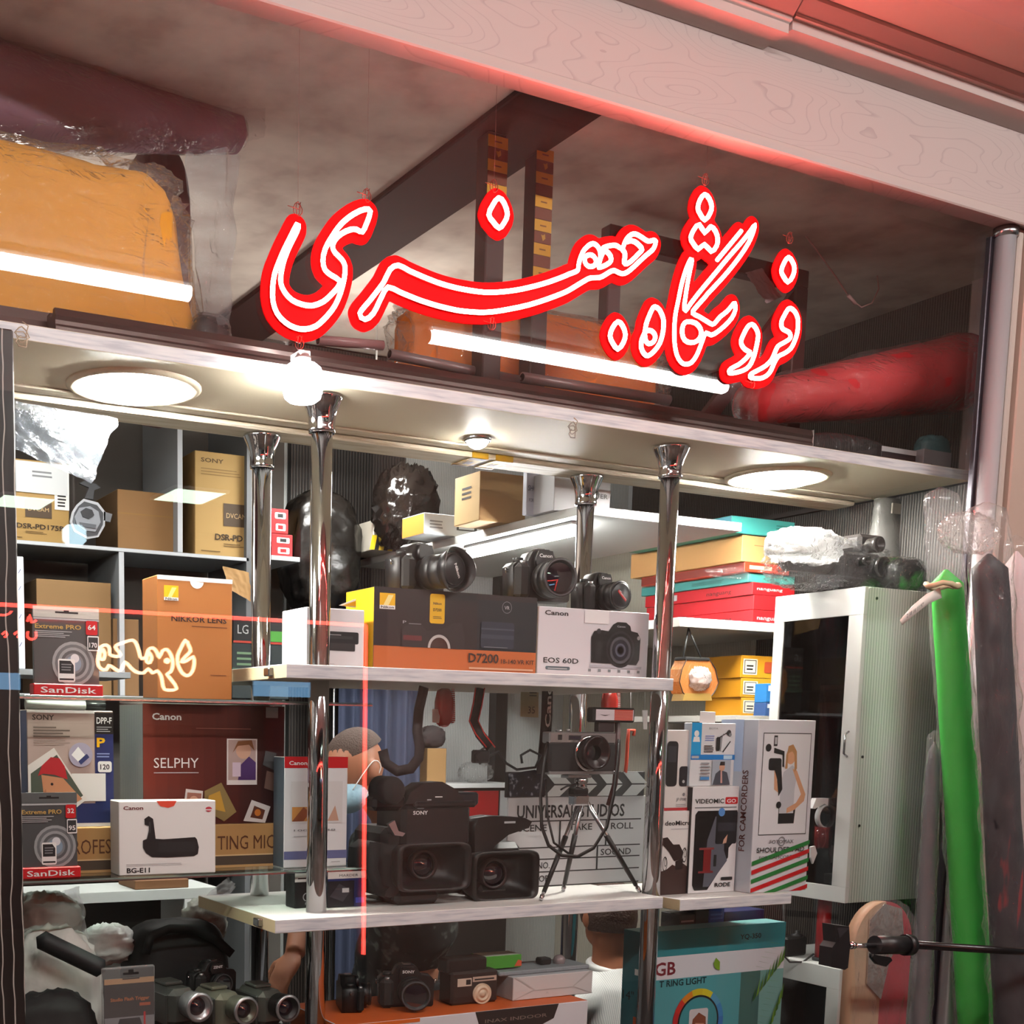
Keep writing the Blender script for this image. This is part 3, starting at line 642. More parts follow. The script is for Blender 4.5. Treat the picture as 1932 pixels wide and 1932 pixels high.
for x, y0, y1 in ((692, 372, 60), (1332, 342, 262), (932, 354, 140), (562, 394, 25)):
    p = W(x, y0, YS+.008)-base; b = B(); b.cyl(p, (p.x, p.y, 1.328-base.z), .00025, mat('8a5a54', .4), n=5); b.build('hanging_thread', sg)

# ================================================================ things stored above the board
ZB = .7592
RAILM = mat('4f3f3c', .38, .5, var=.15, scale=3, stretch=(1, 20, 20)); 
def rail(label, x0, x1, y, z, w, h, rz=0):
    t = thing('metal_rail', label, 'rail', (x0, y, z), rz)
    L = x1-x0; b = B(); M = Matrix(((0, 1, 0, 0), (1, 0, 0, 0), (0, 0, 1, 0), (0, 0, 0, 1)))
    b.prism([(0, 0), (w, 0), (w, h*.3), (w*.85, h*.45), (w*.85, h), (w*.55, h), (w*.5, h*.8), (w*.3, h*.8), (w*.25, h), (w*.08, h), (0, h*.7), (w*.04, h*.55), (w*.04, h*.4), (0, h*.3)], 0, L, RAILM, M); b.build('profile', t)
    b = B(); b.box(L-.0005, L+.001, 0, w, 0, h, mat('cfc9c4', .4)); b.build('cut_end', t)
xa = XY(105, 2.5, 600); xb = XY(1535, 2.5, 820)
rail('long dark metal profile lying along the front of the overhead board', xa, xb, 2.50, ZB, .075, .05)
rail('thin dark metal profile behind the long one on the overhead board', XY(-20, 2.58, 600), XY(900, 2.58, 700), 2.578, ZB, .036, .062)
PIPE = mat('8d7f80', .35, .2)
def pipe(label, a, c, r, m=PIPE, z=None):
    t = thing('grey_pipe', label, 'pipe', a); d = Vector(c)-Vector(a); b = B()
    b.lathe([(r*.75, 0), (r, 0), (r, d.length), (r*.75, d.length)], (0, 0, 0), d, m, 18); b.build('pipe_wall', t)
    b = B(); b.lathe([(r*.75, 0), (r*.75, d.length)], (0, 0, 0), d, mat('2a2424', .7), 18); b.build('bore', t)
ZP = W(860, 695, 2.635).z
pipe('grey plastic pipe lying left of another behind the dark profile', W(735, 668, 2.64), W(978, 718, 2.64), .012)
pipe('grey plastic pipe lying right of another behind the dark profile', W(985, 712, 2.62), W(1262, 755, 2.62), .0125)
pipe('pinkish pipe wrapped in film under the neon sign', W(600, 642, 2.66), W(722, 652, 2.66), .011, mat('b58a8c', .3))
# block that the pipes rest on
b = B(); x0, x1 = XY(480, 2.66, 680), XY(1330, 2.66, 780); b.box(x0, x1, 2.655, 2.80, ZB, ZB+.055, mat('6b5550', .6, var=.15), .004); tag(b.build('flat_parcel'), 'flat brown parcel lying under the orange bag', 'parcel')
# ---- bags and rolls
def roll(name, label, p0, p1, r0, r1, core, wrapm, cat='roll', amp=.06, seed=1, wr=1.12, neck=True, rows=26, sq=.9, loose=.15):
    """long fabric or paper roll in a loose clear sleeve"""
    p0, p1 = Vector(p0), Vector(p1); t = thing(name, label, cat, p0); d = p1-p0; L = d.length; u, v, w = frame_axes(d)
    def surf(rs, a_, sd, end, fr=3.2):
        def fn(i, j):
            a = 2*pi*i; k = mn.noise(Vector((cos(a)*1.3, sin(a)*1.3, j*fr*L*2+sd))); k2 = .4*mn.noise(Vector((cos(a)*3, sin(a)*3, j*fr*6*L+sd*2)))
            rr = (rs*(r0+(r1-r0)*j))*(1+a_*(k+k2))*(max(0, 1-abs(2*j-1)**end))**.5
            return w*(L*j)+(u*cos(a)+v*sin(a)*sq)*rr
        return fn
    b = B(); b.grid(surf(1, amp*.5, seed, 60), 28, rows, core, cu=True); b.build('rolled_sheet', t)
    if wrapm:
        b = B(); b.grid(surf(wr, amp*2.2, seed+4, 14, 5), 36, rows*2, wrapm, cu=True); b.build('clear_sleeve', t)
    return t
def bag(name, label, px, Y, depth, m, wrap=None, amp=.1, seed=1, freq=2.4, p=.6, cat='bag', z0=None, ridge=True, flare=0, nu=44, nv=28):
    X0, X1, Z0, Z1 = slot(*px, Y)
    if z0 is not None: Z0 = z0
    t = thing(name, label, cat, ((X0+X1)/2, Y+depth/2, Z0)); rx, rz_ = (X1-X0)/2, (Z1-Z0)/2
    b = B(); b.blob((0, 0, rz_), (rx, depth/2, rz_), m, amp*.6, freq, seed, nu, nv, p, ridge=ridge)
    fl = lambda q: (q[0]*(1+flare*max(0, 1-q[2]/(rz_*1.2))) if q[0] > 0 else q[0], q[1], max(q[2], 0.0))
    b.v = [fl(q) for q in b.v]; b.build('filling' if wrap else 'crumpled_sheet', t)
    if wrap:
        b = B(); b.blob((0, 0, rz_), (rx*1.05, depth*.53, rz_*1.05), wrap, amp*1.5, freq*2.6, seed+3, nu+20, nv+10, p, ridge=True)
        b.v = [fl(q) for q in b.v]; b.build('clear_wrap', t)
    return t
YELC = mat('e39a1c', .75, var=.1, scale=4); ORC = mat('ee7f22', .7, var=.08, scale=5); PURP = mat('86596f', .75, var=.1, scale=4); REDC = mat('cc1824', .7, var=.06, scale=4); MAROON = mat('4c1a1c', .75)
WRAP = glass((.985, .985, .98), .1, 1.4, haze=.08, bump=.75, bscale=16, name='crinkled_film', stretch=(1, 1, 2.4))
bag('yellow_bag', 'bulging yellow fabric bundle in clear film at the edge of the overhead board', (-190, 258, 352, 605), 2.62, .32, YELC, WRAP, .08, 3, 1.7, .34, z0=ZB, flare=.22)
bag('maroon_bundle', 'dark maroon bundle squeezed behind the yellow fabric bundle', (270, 250, 372, 560), 2.96, .22, MAROON, None, .05, 5, 2, .5, z0=ZB, ridge=False)
a, c = W(-160, 158, 2.82), W(468, 255, 2.88)
roll('purple_roll', 'dull purple fabric roll in clear film lying on the yellow bundle', a, c, .125, .044, PURP, WRAP, amp=.05, seed=2, wr=1.1)
# loose film hanging beside
def sheet(name, label, quad, m, cat='plastic sheet', amp=.012, seed=0, n=18, th=.0012, fold=6):
    q = [Vector(p) for p in quad]; t = thing(name, label, cat, q[0]); N = (q[1]-q[0]).cross(q[3]-q[0]).normalized()
    def fn(i, j):
        p = (q[0]*(1-i)+q[1]*i)*(1-j)+(q[3]*(1-i)+q[2]*i)*j
        k = mn.noise(Vector((i*fold, j*fold*.6, seed*3.3)))+.5*mn.noise(Vector((i*fold*2.3, j*fold*2, seed)))
        return p-q[0]+N*amp*k+(q[1]-q[0])*.04*mn.noise(Vector((seed, j*5, 0)))
    b = B(); b.grid(fn, n, n, m); b.build('thin_sheet', t); return t
sheet('grey_film', 'pale grey plastic film hanging beside the yellow bundle', [W(352, 285, 2.66), W(458, 290, 2.72), W(430, 620, 2.60), W(382, 590, 2.58)], glass((.9, .91, .93), .12, 1.5, haze=.26, bump=.8, bscale=12, name='grey_film', hazecol=(.6, .62, .66)), amp=.03, seed=4, fold=2.6)
sheet('clear_flap', 'clear film corner sticking out of the purple roll', [W(400, 200, 2.72), W(500, 205, 2.74), W(498, 260, 2.74), W(430, 275, 2.72)], CLEARWRAP, amp=.01, seed=8)
bag('black_pouch', 'small black pouch in film under the yellow bundle', (372, 588, 442, 628), 2.60, .08, mat('1b1416', .5), WRAP, .06, 9, 2, .6, z0=ZB)
bag('orange_bag', 'orange fabric bundle in clear film under the neon script', (790, 580, 1262, 745), 2.69, .15, ORC, WRAP, .08, 6, 1.8, .45, z0=ZB+.056)
# red roll to the corner
roll('red_roll', 'thick red roll in clear film slanting up to the window corner', W(1395, 766, 2.66), W(1822, 702, 2.64), .058, .122, REDC, WRAP, amp=.06, seed=6, wr=1.07, rows=30)
sheet('red_roll_film', 'clear film trailing from the red roll', [W(1370, 690, 2.62), W(1440, 660, 2.60), W(1430, 800, 2.6), W(1385, 810, 2.6)], CLEARWRAP, amp=.012, seed=3)
bag('clear_bag', 'clear plastic bag slumped under the red roll', (1540, 815, 1690, 872), 2.56, .10, glass((.82, .82, .82), .12, 1.45, haze=.10, bump=.9, bscale=14, name='bag_film', hazecol=(.35, .35, .36)), None, .1, 7, 2.5, .7, z0=ZB)
carton('small_carton', 'small dark boxed item with a white top on the overhead board', 'box', (1662, 846, 1728, 885), 2.55, .10, mat('2a2023', .5), None, LGREY, z0=ZB, art=lambda f: (f.rect(0, .75, 1, 1, LGREY), f.rect(.05, .1, .95, .6, mat('3a2c2e', .5))))
carton('small_carton', 'small plain grey box at the end of the overhead board', 'box', (1742, 850, 1795, 888), 2.55, .10, mat('8b888a', .6), z0=ZB, art=lambda f: f.disc(.3, .35, .05, DGREY))
bag('teal_pouch', 'crumpled teal pouch on the grey box in the window corner', (1750, 818, 1805, 850), 2.58, .06, mat('44686b', .6), None, .2, 4, 3, .8, z0=ZB+.045)
# ---- taped posts hanging from the shop ceiling
PW = mat('3a211e', .5, var=.2, scale=6, stretch=(12, 12, 1))
def taped_post(label, px, yt, Y, w, tapes, ztop, ylow=None):
    p = W(px, yt, Y); zb = ZB
    t = thing('hanging_post', label, 'post', (p.x, Y, zb)); h = ztop-zb
    b = B(); b.box(-w/2, w/2, 0, .05, 0, h, PW, .003); b.build('wood_post', t)
    for k, (y0, y1, kind) in enumerate(tapes):
        za, zc = W(px, y1, Y).z-zb, W(px, y0, Y).z-zb
        b = B(); b.box(-w/2-.001, w/2+.001, -.0012, -.0002, za, zc, mat('c8921f', .4) if kind else mat('6b2f16', .4)); b.build('tape_label', t)
        if kind:
            f = Face((-w/2, -.0012, za), (1, 0, 0), (0, 0, 1), w, zc-za); f.lines(.3, .42, .7, .58, 1, mat('7a4a14', .5), .8); facing(f, t)
        elif k % 3 == 1:
            f = Face((-w/2, -.0012, za), (1, 0, 0), (0, 0, 1), w, zc-za); f.poly([(.38, .75), (.5, .2), (.66, .45), (.62, .85), (.5, .7)], mat('b98a30', .4)); facing(f, t)
tp = lambda y, n, s: [(y+i*s, y+(i+.96)*s, (i+1) % 2) for i in range(n)]
taped_post('dark hanging post with yellow tape labels, the one with the plain lower half', 938, 330, 2.60, .052, tp(257, 6, 23), 1.3825)
taped_post('dark hanging post striped with yellow tape labels all the way down', 1025, 400, 2.632, .047, tp(281, 11, 22.5), 1.3825)
# ---- dark wooden frame
t = thing('wooden_frame', 'dark reddish wooden frame standing behind the neon script', 'frame', (XY(1145, 2.86, 600), 2.86, ZB)); x0 = XY(1145, 2.86, 600); x1 = XY(1525, 2.86, 560); w = x1-x0
zt = 1.37-ZB; FR = mat('4e1d1d', .45, var=.2, scale=6)
b = B(); b.box(0, .045, 0, .04, 0, zt-.05, FR, .003); b.build('upright', t)
b = B(); b.box(w-.05, w, 0, .04, 0, zt-.05, FR, .003); b.build('upright', t)
b = B(); b.box(0, w, 0, .04, zt-.05, zt, FR, .003); b.build('top_rail', t)
b = B(); b.box(.045, w-.05, .005, .035, .12, .17, FR, .003); b.build('bottom_rail', t)
b = B(); b.prism([(w*.5, .17), (w*.58, .17), (w-.05, zt-.14), (w-.05, zt-.06)], .008, .03, FR); b.build('brace', t)
sheet('grey_paper', 'torn grey sheet caught in the dark wooden frame', [W(1405, 515, 2.85), W(1440, 505, 2.85), W(1475, 560, 2.85), W(1448, 572, 2.85)], mat('a68f93', .7), amp=.01, seed=2)
# ---- lead and rose near the corner
t = thing('ceiling_rose', 'pale round ceiling rose with a dangling white lead', 'fitting', W(1505, 436, 2.75))
b = B(); b.lathe([(0, 0), (.03, 0), (.034, .008), (.02, .02), (0, .02)], (0, 0, 0), (0, -.5, 1), mat('a07a76', .5), 20); b.build('rose', t)
b = B(); o_ = W(1505, 436, 2.75); b.tube([W(x, y, 2.74)-o_ for x, y in ((1520, 445), (1545, 478), (1575, 520), (1605, 565), (1625, 580), (1645, 572), (1658, 545), (1655, 520))], .0022, mat('b3908c', .5), 6); b.build('lead', t)
b = B(); b.cyl(W(1600, 557, 2.74)-o_, W(1614, 573, 2.74)-o_, .005, mat('b3908c', .5), n=8); b.build('inline_switch', t)
# ================================================================ packs and cartons on the glass shelves
ZG1, ZG2, ZU, ZL, ZR = .0755, -.3085, .1505, -.4015, -.4115
TXT_W = mat('f4f4f2', .5); GOLD = mat('c9a55a', .4)
def sd_pack(label, px, Y, z0, cap, speed, head):
    X0, X1, Z0, Z1 = slot(*px, Y); Z0 = z0; w, h = X1-X0, Z1-Z0
    t = thing('memory_card_pack', label, 'pack', ((X0+X1)/2, Y, Z0))
    dk = mat('4c5052', .35, coat=.3); b = B(); b.box(-w*.47, w*.47, .012, .022, 0, h, dk, .001); b.build('card', t)
    b = B(); b.box(-w*.5, w*.5, 0, .034, 0, h*.135, RED, .002); bs = b.build('base', t)
    f = Face((-w*.5, 0, 0), (1, 0, 0), (0, 0, 1), w, h*.135); f.text('SanDisk', .5, .25, .5, TXT_W, .8, 'c', .012); facing(f, bs)
    f = Face((-w*.47, .012, 0), (1, 0, 0), (0, 0, 1), w*.94, h)
    f.rect(0, .88, 1, 1, head); f.rect(.33, .93, .68, .95, BLACK); f.rect(.46, .93, .54, .965, BLACK); f.rect(.0, .855, 1, .875, LGREY)
    for i, g in enumerate(('9fa3a5', '6f7376', '9da1a4', '5a5e61', '7f8488', '484c4f')): f.disc(.6, .37, .25-.033*i, mat(g, .3))
    f.disc(.6, .37, .09, mat('8ea4b8', .2)); f.disc(.62, .43, .05, mat('e6e9ee', .2))
    f.rrect(.36, .16, .62, .42, .02, WHITE); f.poly([(.38, .18), (.6, .18), (.6, .35), (.55, .4), (.38, .4)], INK); f.rect(.38, .2, .6, .255, WHITE); f.lines(.41, .29, .57, .38, 3, GREY)
    f.text('Extreme PRO', .02, .755, .05, GOLD, .7, 'l', .02); f.lines(.02, .66, .62, .74, 4, LGREY, .4, .3)
    f.rrect(.79, .7, .97, .86, .02, RED); f.text(cap, .88, .76, .055, TXT_W, .12, 'c', .02); f.rrect(.81, .52, .99, .69, .015, WHITE); f.rect(.825, .535, .975, .675, DGREY); f.text(speed, .9, .56, .055, TXT_W, .12, 'c', .02)
    facing(f, t)
sd_pack('memory card pack on the upper glass shelf beside the brown lens box', (62, 1145, 194, 1309), 2.645, ZG1, '64', '170', mat('c9c6be', .4))
sd_pack('memory card pack standing beside the white battery grip carton', (38, 1496, 152, 1656), 2.62, ZG2, '32', '95', mat('5b6162', .4))
def nikkor(f):
    f.rect(.0, .965, 1, 1, WHITE); f.disc(.52, .968, .06, WHITE, a0=180, a1=360)
    f.rect(.085, .8, .275, .92, YEL); f.poly([(.13, .82), (.19, .905), (.25, .905), (.18, .82)], mat('f7e08a', .4)); f.poly([(.085, .8), (.275, .8), (.275, .825), (.085, .825)], WHITE); f.text('Nikon', .18, .803, .02, BLACK, .15, 'c', .02)
    f.text('NIKKOR LENS', .18, .635, .045, mat('24100a', .5), .74, 'l', .02); f.lines(.45, .595, .93, .612, 1, mat('6b3a1a', .5)); f.lines(.7, .2, .95, .215, 1, mat('7a4420', .5))
carton('lens_carton', 'tall brown lens carton with a white tuck flap on the upper glass shelf', 'box', (297, 1089, 438, 1312), 2.665, .10, mat('b06f35', .55, var=.03), mat('9c6230', .55), WHITE, z0=ZG1, art=nikkor)
# lower glass shelf
mic = carton('microphone_carton', 'long kraft microphone carton lying under the printer cartons', 'box', (100, 1558, 535, 1643), 2.70, .17, KRAFT, KRAFTD, KRAFT, z0=ZG2,
  art=lambda f: (f.text('PROFES', .05, .42, .33, mat('5a3116', .6), .185), f.text('TING MIC', .695, .42, .33, mat('5a3116', .6), .262), f.rect(.0, .0, 1, .06, mat('c29a66', .8)), f.rect(.0, .06, 1, .27, mat('4a3c30', .7)), f.rect(0, .27, 1, .3, mat('d9b98c', .7))))
ZM = slot(100, 1558, 535, 1643, 2.70)[3]+.0005
def dpp(f):
    f.rect(0, 0, 1, .03, WHITE); f.rect(0, .03, 1, .2, NAVY); f.rect(.78, .2, 1, .8, NAVY); f.rect(.78, .8, 1, .985, BLACK); f.rect(0, .975, .78, 1, WHITE)
    f.text('SONY', .06, .915, .045, mat('3a2f2c', .5), .25, 'l', .02); f.lines(.07, .77, .5, .87, 4, mat('6b5a52', .5), .5, .4); f.lines(.07, .70, .5, .755, 3, mat('94827a', .5), .35, .2)
    f.text('DPP-F', .8, .89, .055, TXT_W, .18, 'l', .02); f.lines(.8, .82, .98, .875, 3, LGREY, .35, .3)
    f.text('P', .8, .69, .08, YEL, .1, 'l', .03); f.lines(.8, .6, .97, .65, 2, mat('8fa0cf', .5), .4)
    f.rrect(.81, .47, .975, .565, .02, WHITE); f.text('120', .893, .495, .045, INK, .11, 'c', .02)
    f.disc(.61, .62, .105, mat('a9a3b8', .5)); f.poly([(.5, .62), (.58, .69), (.66, .62), (.58, .56)], WHITE); f.poly([(.58, .565), (.68, .63), (.71, .6), (.61, .535)], mat('2b3a6a', .4))
    f.rect(.5, .22, .9, .46, PAPER)
    f.poly([(0, .53), (.3, .68), (.68, .24), (.4, .08), (.0, .08)], mat('e6e1da', .6)); f.poly([(.03, .46), (.33, .62), (.63, .27), (.36, .12), (.03, .12)], mat('4a5245', .6))
    f.poly([(.15, .45), (.4, .42), (.52, .32), (.62, .24), (.36, .13), (.2, .14), (.17, .3)], mat('c98a63', .6)); f.poly([(.2, .33), (.16, .29), (.21, .27)], mat('b5764f', .6)); f.disc(.27, .37, .012, BLACK)
    f.poly([(.11, .44), (.16, .53), (.26, .6), (.36, .59), (.42, .52), (.45, .41), (.3, .45), (.17, .46)], mat('b51a22', .6)); f.lines(.21, .25, .27, .262, 1, mat('8a3d30', .5))
carton('photo_paper_carton', 'photo paper carton showing a child in a red cap', 'box', (52, 1340, 214, 1562), 2.73, .12, mat('b7a198', .5), NAVY, WHITE, z0=ZM, art=dpp)
def selphy(f):
    for i in range(12):
        u = i/12; c = [int(a+(b_-a)*u) for a, b_ in zip((0x72, 0x2f, 0x25), (0x2a, 0x1b, 0x1c))]; f.rect(u, 0, u+1/12, 1, mat('%02x%02x%02x' % tuple(c), .3))
    f.text('Canon', .06, .87, .055, TXT_W, .2, 'l', .025); f.text('SELPHY', .07, .475, .085, TXT_W, .31); f.lines(.07, .43, .38, .45, 1, LGREY, .4, 0)
    f.rect(.58, .33, .8, .72, mat('e9e4e2', .4)); f.rect(.59, .37, .79, .71, mat('b9a19b', .5)); f.disc(.7, .62, .07, mat('d8ab92', .5)); f.poly([(.62, .6), (.66, .7), (.76, .71), (.78, .62), (.74, .67), (.66, .66)], mat('8a5a38', .5)); f.poly([(.66, .37), (.79, .37), (.79, .52), (.74, .57), (.68, .5)], mat('4a2c68', .5)); f.rect(.62, .4, .68, .52, mat('d9c7d9', .4))
    f.poly([(.27, .12), (.29, .3), (.41, .28), (.4, .1)], mat('e2dcd8', .4)); f.poly([(.29, .14), (.3, .27), (.4, .26), (.39, .13)], mat('a8705e', .5)); f.disc(.345, .2, .04, mat('d9a48a', .5))
    f.poly([(.42, .12), (.42, .28), (.54, .35), (.65, .1), (.56, .02)], mat('8e7a4a', .5)); f.poly([(.44, .14), (.45, .24), (.53, .28), (.57, .1)], mat('c79a3a', .5))
    f.poly([(.7, .02), (.76, .2), (.9, .14), (.86, -.0)], mat('dcd8d6', .4)); f.poly([(.75, .05), (.78, .15), (.86, .11), (.84, .03)], mat('5a2c1a', .5)); f.disc(.805, .09, .03, mat('c9762a', .5))
    f.poly([(.84, .5), (.86, .62), (.94, .6), (.93, .45)], mat('4a4a4c', .5)); f.poly([(.85, .3), (.87, .45), (.95, .42), (.95, .26)], mat('6a5048', .5)); f.rect(.86, .9, .95, .99, mat('8d8a88', .5)); f.lines(.36, .8, .8, .815, 1, mat('8a5a50', .4))
carton('printer_carton', 'dark red photo printer carton lying on the kraft microphone carton', 'box', (270, 1330, 535, 1556), 2.72, .17, mat('4a2420', .3), wavemat('9b9c98', 'c4c5c0', 40, 'Y', .6, .4, .2, 1, .4, .3), mat('a9aaa6', .5), z0=ZM, art=selphy)
def bge(f):
    f.text('Canon', .045, .885, .05, mat('6b1a1a', .5), .2, 'l', .02); f.text('BG-E11', .075, .035, .065, INK, .235, 'l', .025); f.lines(.07, .125, .75, .165, 2, LGREY, .3, .25)
    f.poly([(.38, 1), (.42, .93), (.5, .905), (.56, .93), (.59, 1)], mat('e8503a', .5)); f.disc(.925, .88, .035, mat('c23a4a', .5), sq=1.35); f.lines(.89, .865, .96, .895, 1, WHITE, .5, 0)
    f.poly([(.27, .3), (.24, .37), (.24, .47), (.28, .49), (.31, .66), (.26, .68), (.255, .76), (.3, .8), (.345, .76), (.37, .49), (.45, .48), (.78, .5), (.8, .47), (.82, .36), (.81, .27), (.77, .24), (.5, .23), (.33, .24)], mat('1c1c1e', .45))
    f.rect(.4, .3, .78, .44, mat('252527', .5)); f.rect(.3, .57, .32, .72, mat('3a3a3c', .4))
carton('battery_grip_carton', 'white battery grip carton with an orange tuck tab', 'box', (226, 1511, 405, 1655), 2.615, .075, mat('eceae8', .5), mat('dcdad6', .5), mat('f0e2da', .5), z0=ZG2, rz=rad(-3), art=bge)
def paper(f):
    f.rect(0, .90, 1, 1, RED); f.text('Canon', .07, .928, .035, TXT_W, .28, 'l', .02); f.rect(0, .075, 1, .15, mat('6a6f9b', .5)); f.lines(.75, .04, .9, .055, 1, LGREY)
    f.rect(.1, .4, .92, .78, mat('dcdcdc', .4)); f.rect(.12, .42, .5, .55, mat('c98f4a', .5)); f.poly([(.12, .42), (.3, .55), (.4, .5), (.3, .42)], mat('8a4a2a', .5)); f.poly([(.68, .42), (.8, .56), (.86, .42)], mat('c9a08a', .5)); f.text('100 x 148', .15, .33, .018, GREY, .66); f.lines(.15, .28, .5, .3, 1, LGREY)
carton('paper_pack_carton', 'slim white photo paper carton with a red top band behind the chrome pole', 'box', (536, 1428, 655, 1622), 2.64, .06, mat('e6e7e9', .45), mat('4b5560', .5), mat('b23a3e', .5), z0=ZG2, art=paper)
t = thing('paper_roll', 'white paper roll lying on the photo paper carton', 'roll', W(48, 1328, 2.76)); a = Vector((0, 0, 0)); c = W(160, 1330, 2.76)-W(48, 1328, 2.76)
zt = slot(52, 1340, 214, 1562, 2.73)[3]; t.location.z = zt+.011; c.z = 0
b = B(); b.cyl(a, c, .0105, mat('d9d8d0', .4)); b.build('rolled_paper', t); b = B(); b.cyl(c*1.001, c*1.35, .008, BLACK); b.build('dark_core', t)
# ================================================================ upper white shelf
def printerbox(f):
    f.rrect(.32, .42, .9, .62, .03, INK); f.rrect(.36, .3, .84, .43, .02, mat('2a2a2c', .4)); f.rect(.4, .5, .8, .55, DGREY); f.lines(.4, .56, .6, .58, 1, LGREY); f.lines(.08, .05, .5, .1, 2, LGREY, .3)
carton('small_printer_carton', 'plain white carton with a small black printer beside the chrome pole', 'box', (578, 1148, 687, 1258), 2.60, .13, mat('e4e3e6', .5), mat('f3f2ee', .5), mat('e8e6e2', .5), z0=ZU, art=printerbox)
def d7200(f):
    f.rect(0, 0, 1, .3, mat('b9602a', .45)); f.rect(.0, .3, .62, 1, mat('241d1f', .35)); f.rect(.62, .3, 1, .93, mat('1b2026', .35)); f.rect(.43, .9, .61, .98, mat('1b1d21', .3))
    f.rect(.03, .74, .12, .93, YEL); f.poly([(.05, .78), (.08, .91), (.11, .91), (.08, .78)], mat('f8e89a', .4)); f.rect(.03, .74, .12, .785, WHITE); f.text('Nikon', .075, .75, .028, BLACK, .075, 'c', .02)
    f.rrect(.325, .6, .415, .96, .03, mat('e2b01c', .4)); f.text('Nikon', .37, .83, .03, INK, .05, 'c', .02); f.text('D7200', .37, .75, .035, INK, .05, 'c', .02); f.lines(.345, .66, .4, .7, 2, INK, .3)
    f.poly([(.16, .3), (.16, .5), (.19, .56), (.28, .57), (.31, .5), (.35, .52), (.42, .55), (.47, .62), (.52, .62), (.54, .45), (.54, .3)], mat('2e2a2c', .3)); f.poly([(.17, .38), (.17, .44), (.28, .44), (.28, .38)], mat('5a2226', .4))
    f.disc(.385, .3, .165, mat('b9b6b4', .3), .13, a0=0, a1=180); f.disc(.385, .3, .13, mat('3a2420', .3), 0, a0=0, a1=180); f.text('P', .165, .58, .035, LGREY, .02); f.lines(.2, .575, .28, .6, 1, GREY)
    f.disc(.8, .85, .075, GREY, .068); f.text('VR', .8, .825, .045, LGREY, .032, 'c', .01)
    f.rrect(.64, .33, .85, .66, .03, mat('2c3340', .3)); f.rect(.64, .45, .85, .5, mat('3a4350', .3)); f.rect(.64, .56, .85, .58, mat('444d5a', .3)); f.lines(.66, .34, .82, .355, 1, GREY)
    f.text('D7200', .565, .145, .115, mat('2a1710', .5), .19, 'l', .02); f.text('18-140 VR KIT', .77, .145, .055, mat('3a2216', .5), .215, 'l', .015); f.lines(.57, .06, .98, .1, 1, mat('d8a787', .4), .6, .02)
D7 = slot(705, 1117, 1012, 1270, 2.60)
carton('camera_carton', 'black and orange camera kit carton with a yellow side', 'box', (705, 1117, 1012, 1270), 2.60, .14, mat('2a2224', .35), mat('e0a91c', .45), mat('cf9a1a', .45), z0=ZU, art=d7200)
t = thing('white_tuck_flap', 'open white cardboard flap between the small printer carton and camera kit carton', 'flap', W(640, 1142, 2.69))
b = B(); o_ = W(640, 1142, 2.69); b.prism([((W(x, y, 2.69)-o_).x, (W(x, y, 2.69)-o_).z) for x, y in ((640, 1142), (676, 1128), (706, 1118), (706, 1140), (690, 1146), (668, 1146))], 0, .002, mat('f3f0e6', .6)); b.build('card', t)
b = B(); b.prism([((W(x, y, 2.69)-o_).x, (W(x, y, 2.69)-o_).z) for x, y in ((645, 1143), (678, 1131), (680, 1144))], -.001, -.0002, mat('e2a52a', .5)); b.build('yellow_lining', t)
def eos(f):
    f.text('Canon', .05, .885, .065, INK, .205, 'l', .022); f.text('EOS 60D', .05, .205, .075, INK, .31, 'l', .01); f.rrect(.07, .105, .285, .155, .02, mat('54636b', .5)); f.lines(.09, .118, .26, .14, 1, LGREY, .6, 0)
    for i in range(6): f.rect(.45+.09*i, .1, .475+.09*i, .14, GREY)
    f.rect(.4, .8, .62, .985, mat('f1f1f3', .35)); f.rect(.46, .16, .94, .2, mat('b4b4bd', .5))
    f.poly([(.47, .23), (.465, .6), (.49, .69), (.56, .71), (.62, .7), (.66, .8), (.7, .84), (.78, .84), (.82, .79), (.83, .72), (.89, .7), (.92, .62), (.915, .3), (.89, .22)], mat('141416', .35)); f.rect(.68, .755, .79, .8, mat('222226', .3)); f.text('Canon', .735, .765, .025, LGREY, .075, 'c', .02)
    f.disc(.735, .44, .27, mat('2b2b2f', .3)); f.disc(.735, .44, .235, mat('131316', .3)); f.disc(.735, .43, .2, mat('55565d', .25), .16); f.disc(.735, .43, .15, mat('2f3038', .25)); f.disc(.735, .43, .1, mat('5a5d6c', .2), .07); f.disc(.735, .43, .05, mat('090910', .1)); f.disc(.9, .62, .03, LGREY)
    f.disc(.53, .69, .04, mat('3a3a3e', .3)); f.rect(.5, .28, .56, .55, mat('1d1d20', .4))
E6 = slot(1015, 1150, 1223, 1277, 2.60)
carton('camera_carton', 'white camera carton with a large black camera picture', 'box', (1015, 1150, 1223, 1277), 2.60, .14, mat('dcdae0', .45), mat('d4d3d6', .5), mat('e6e4e4', .5), z0=ZU, art=eos)
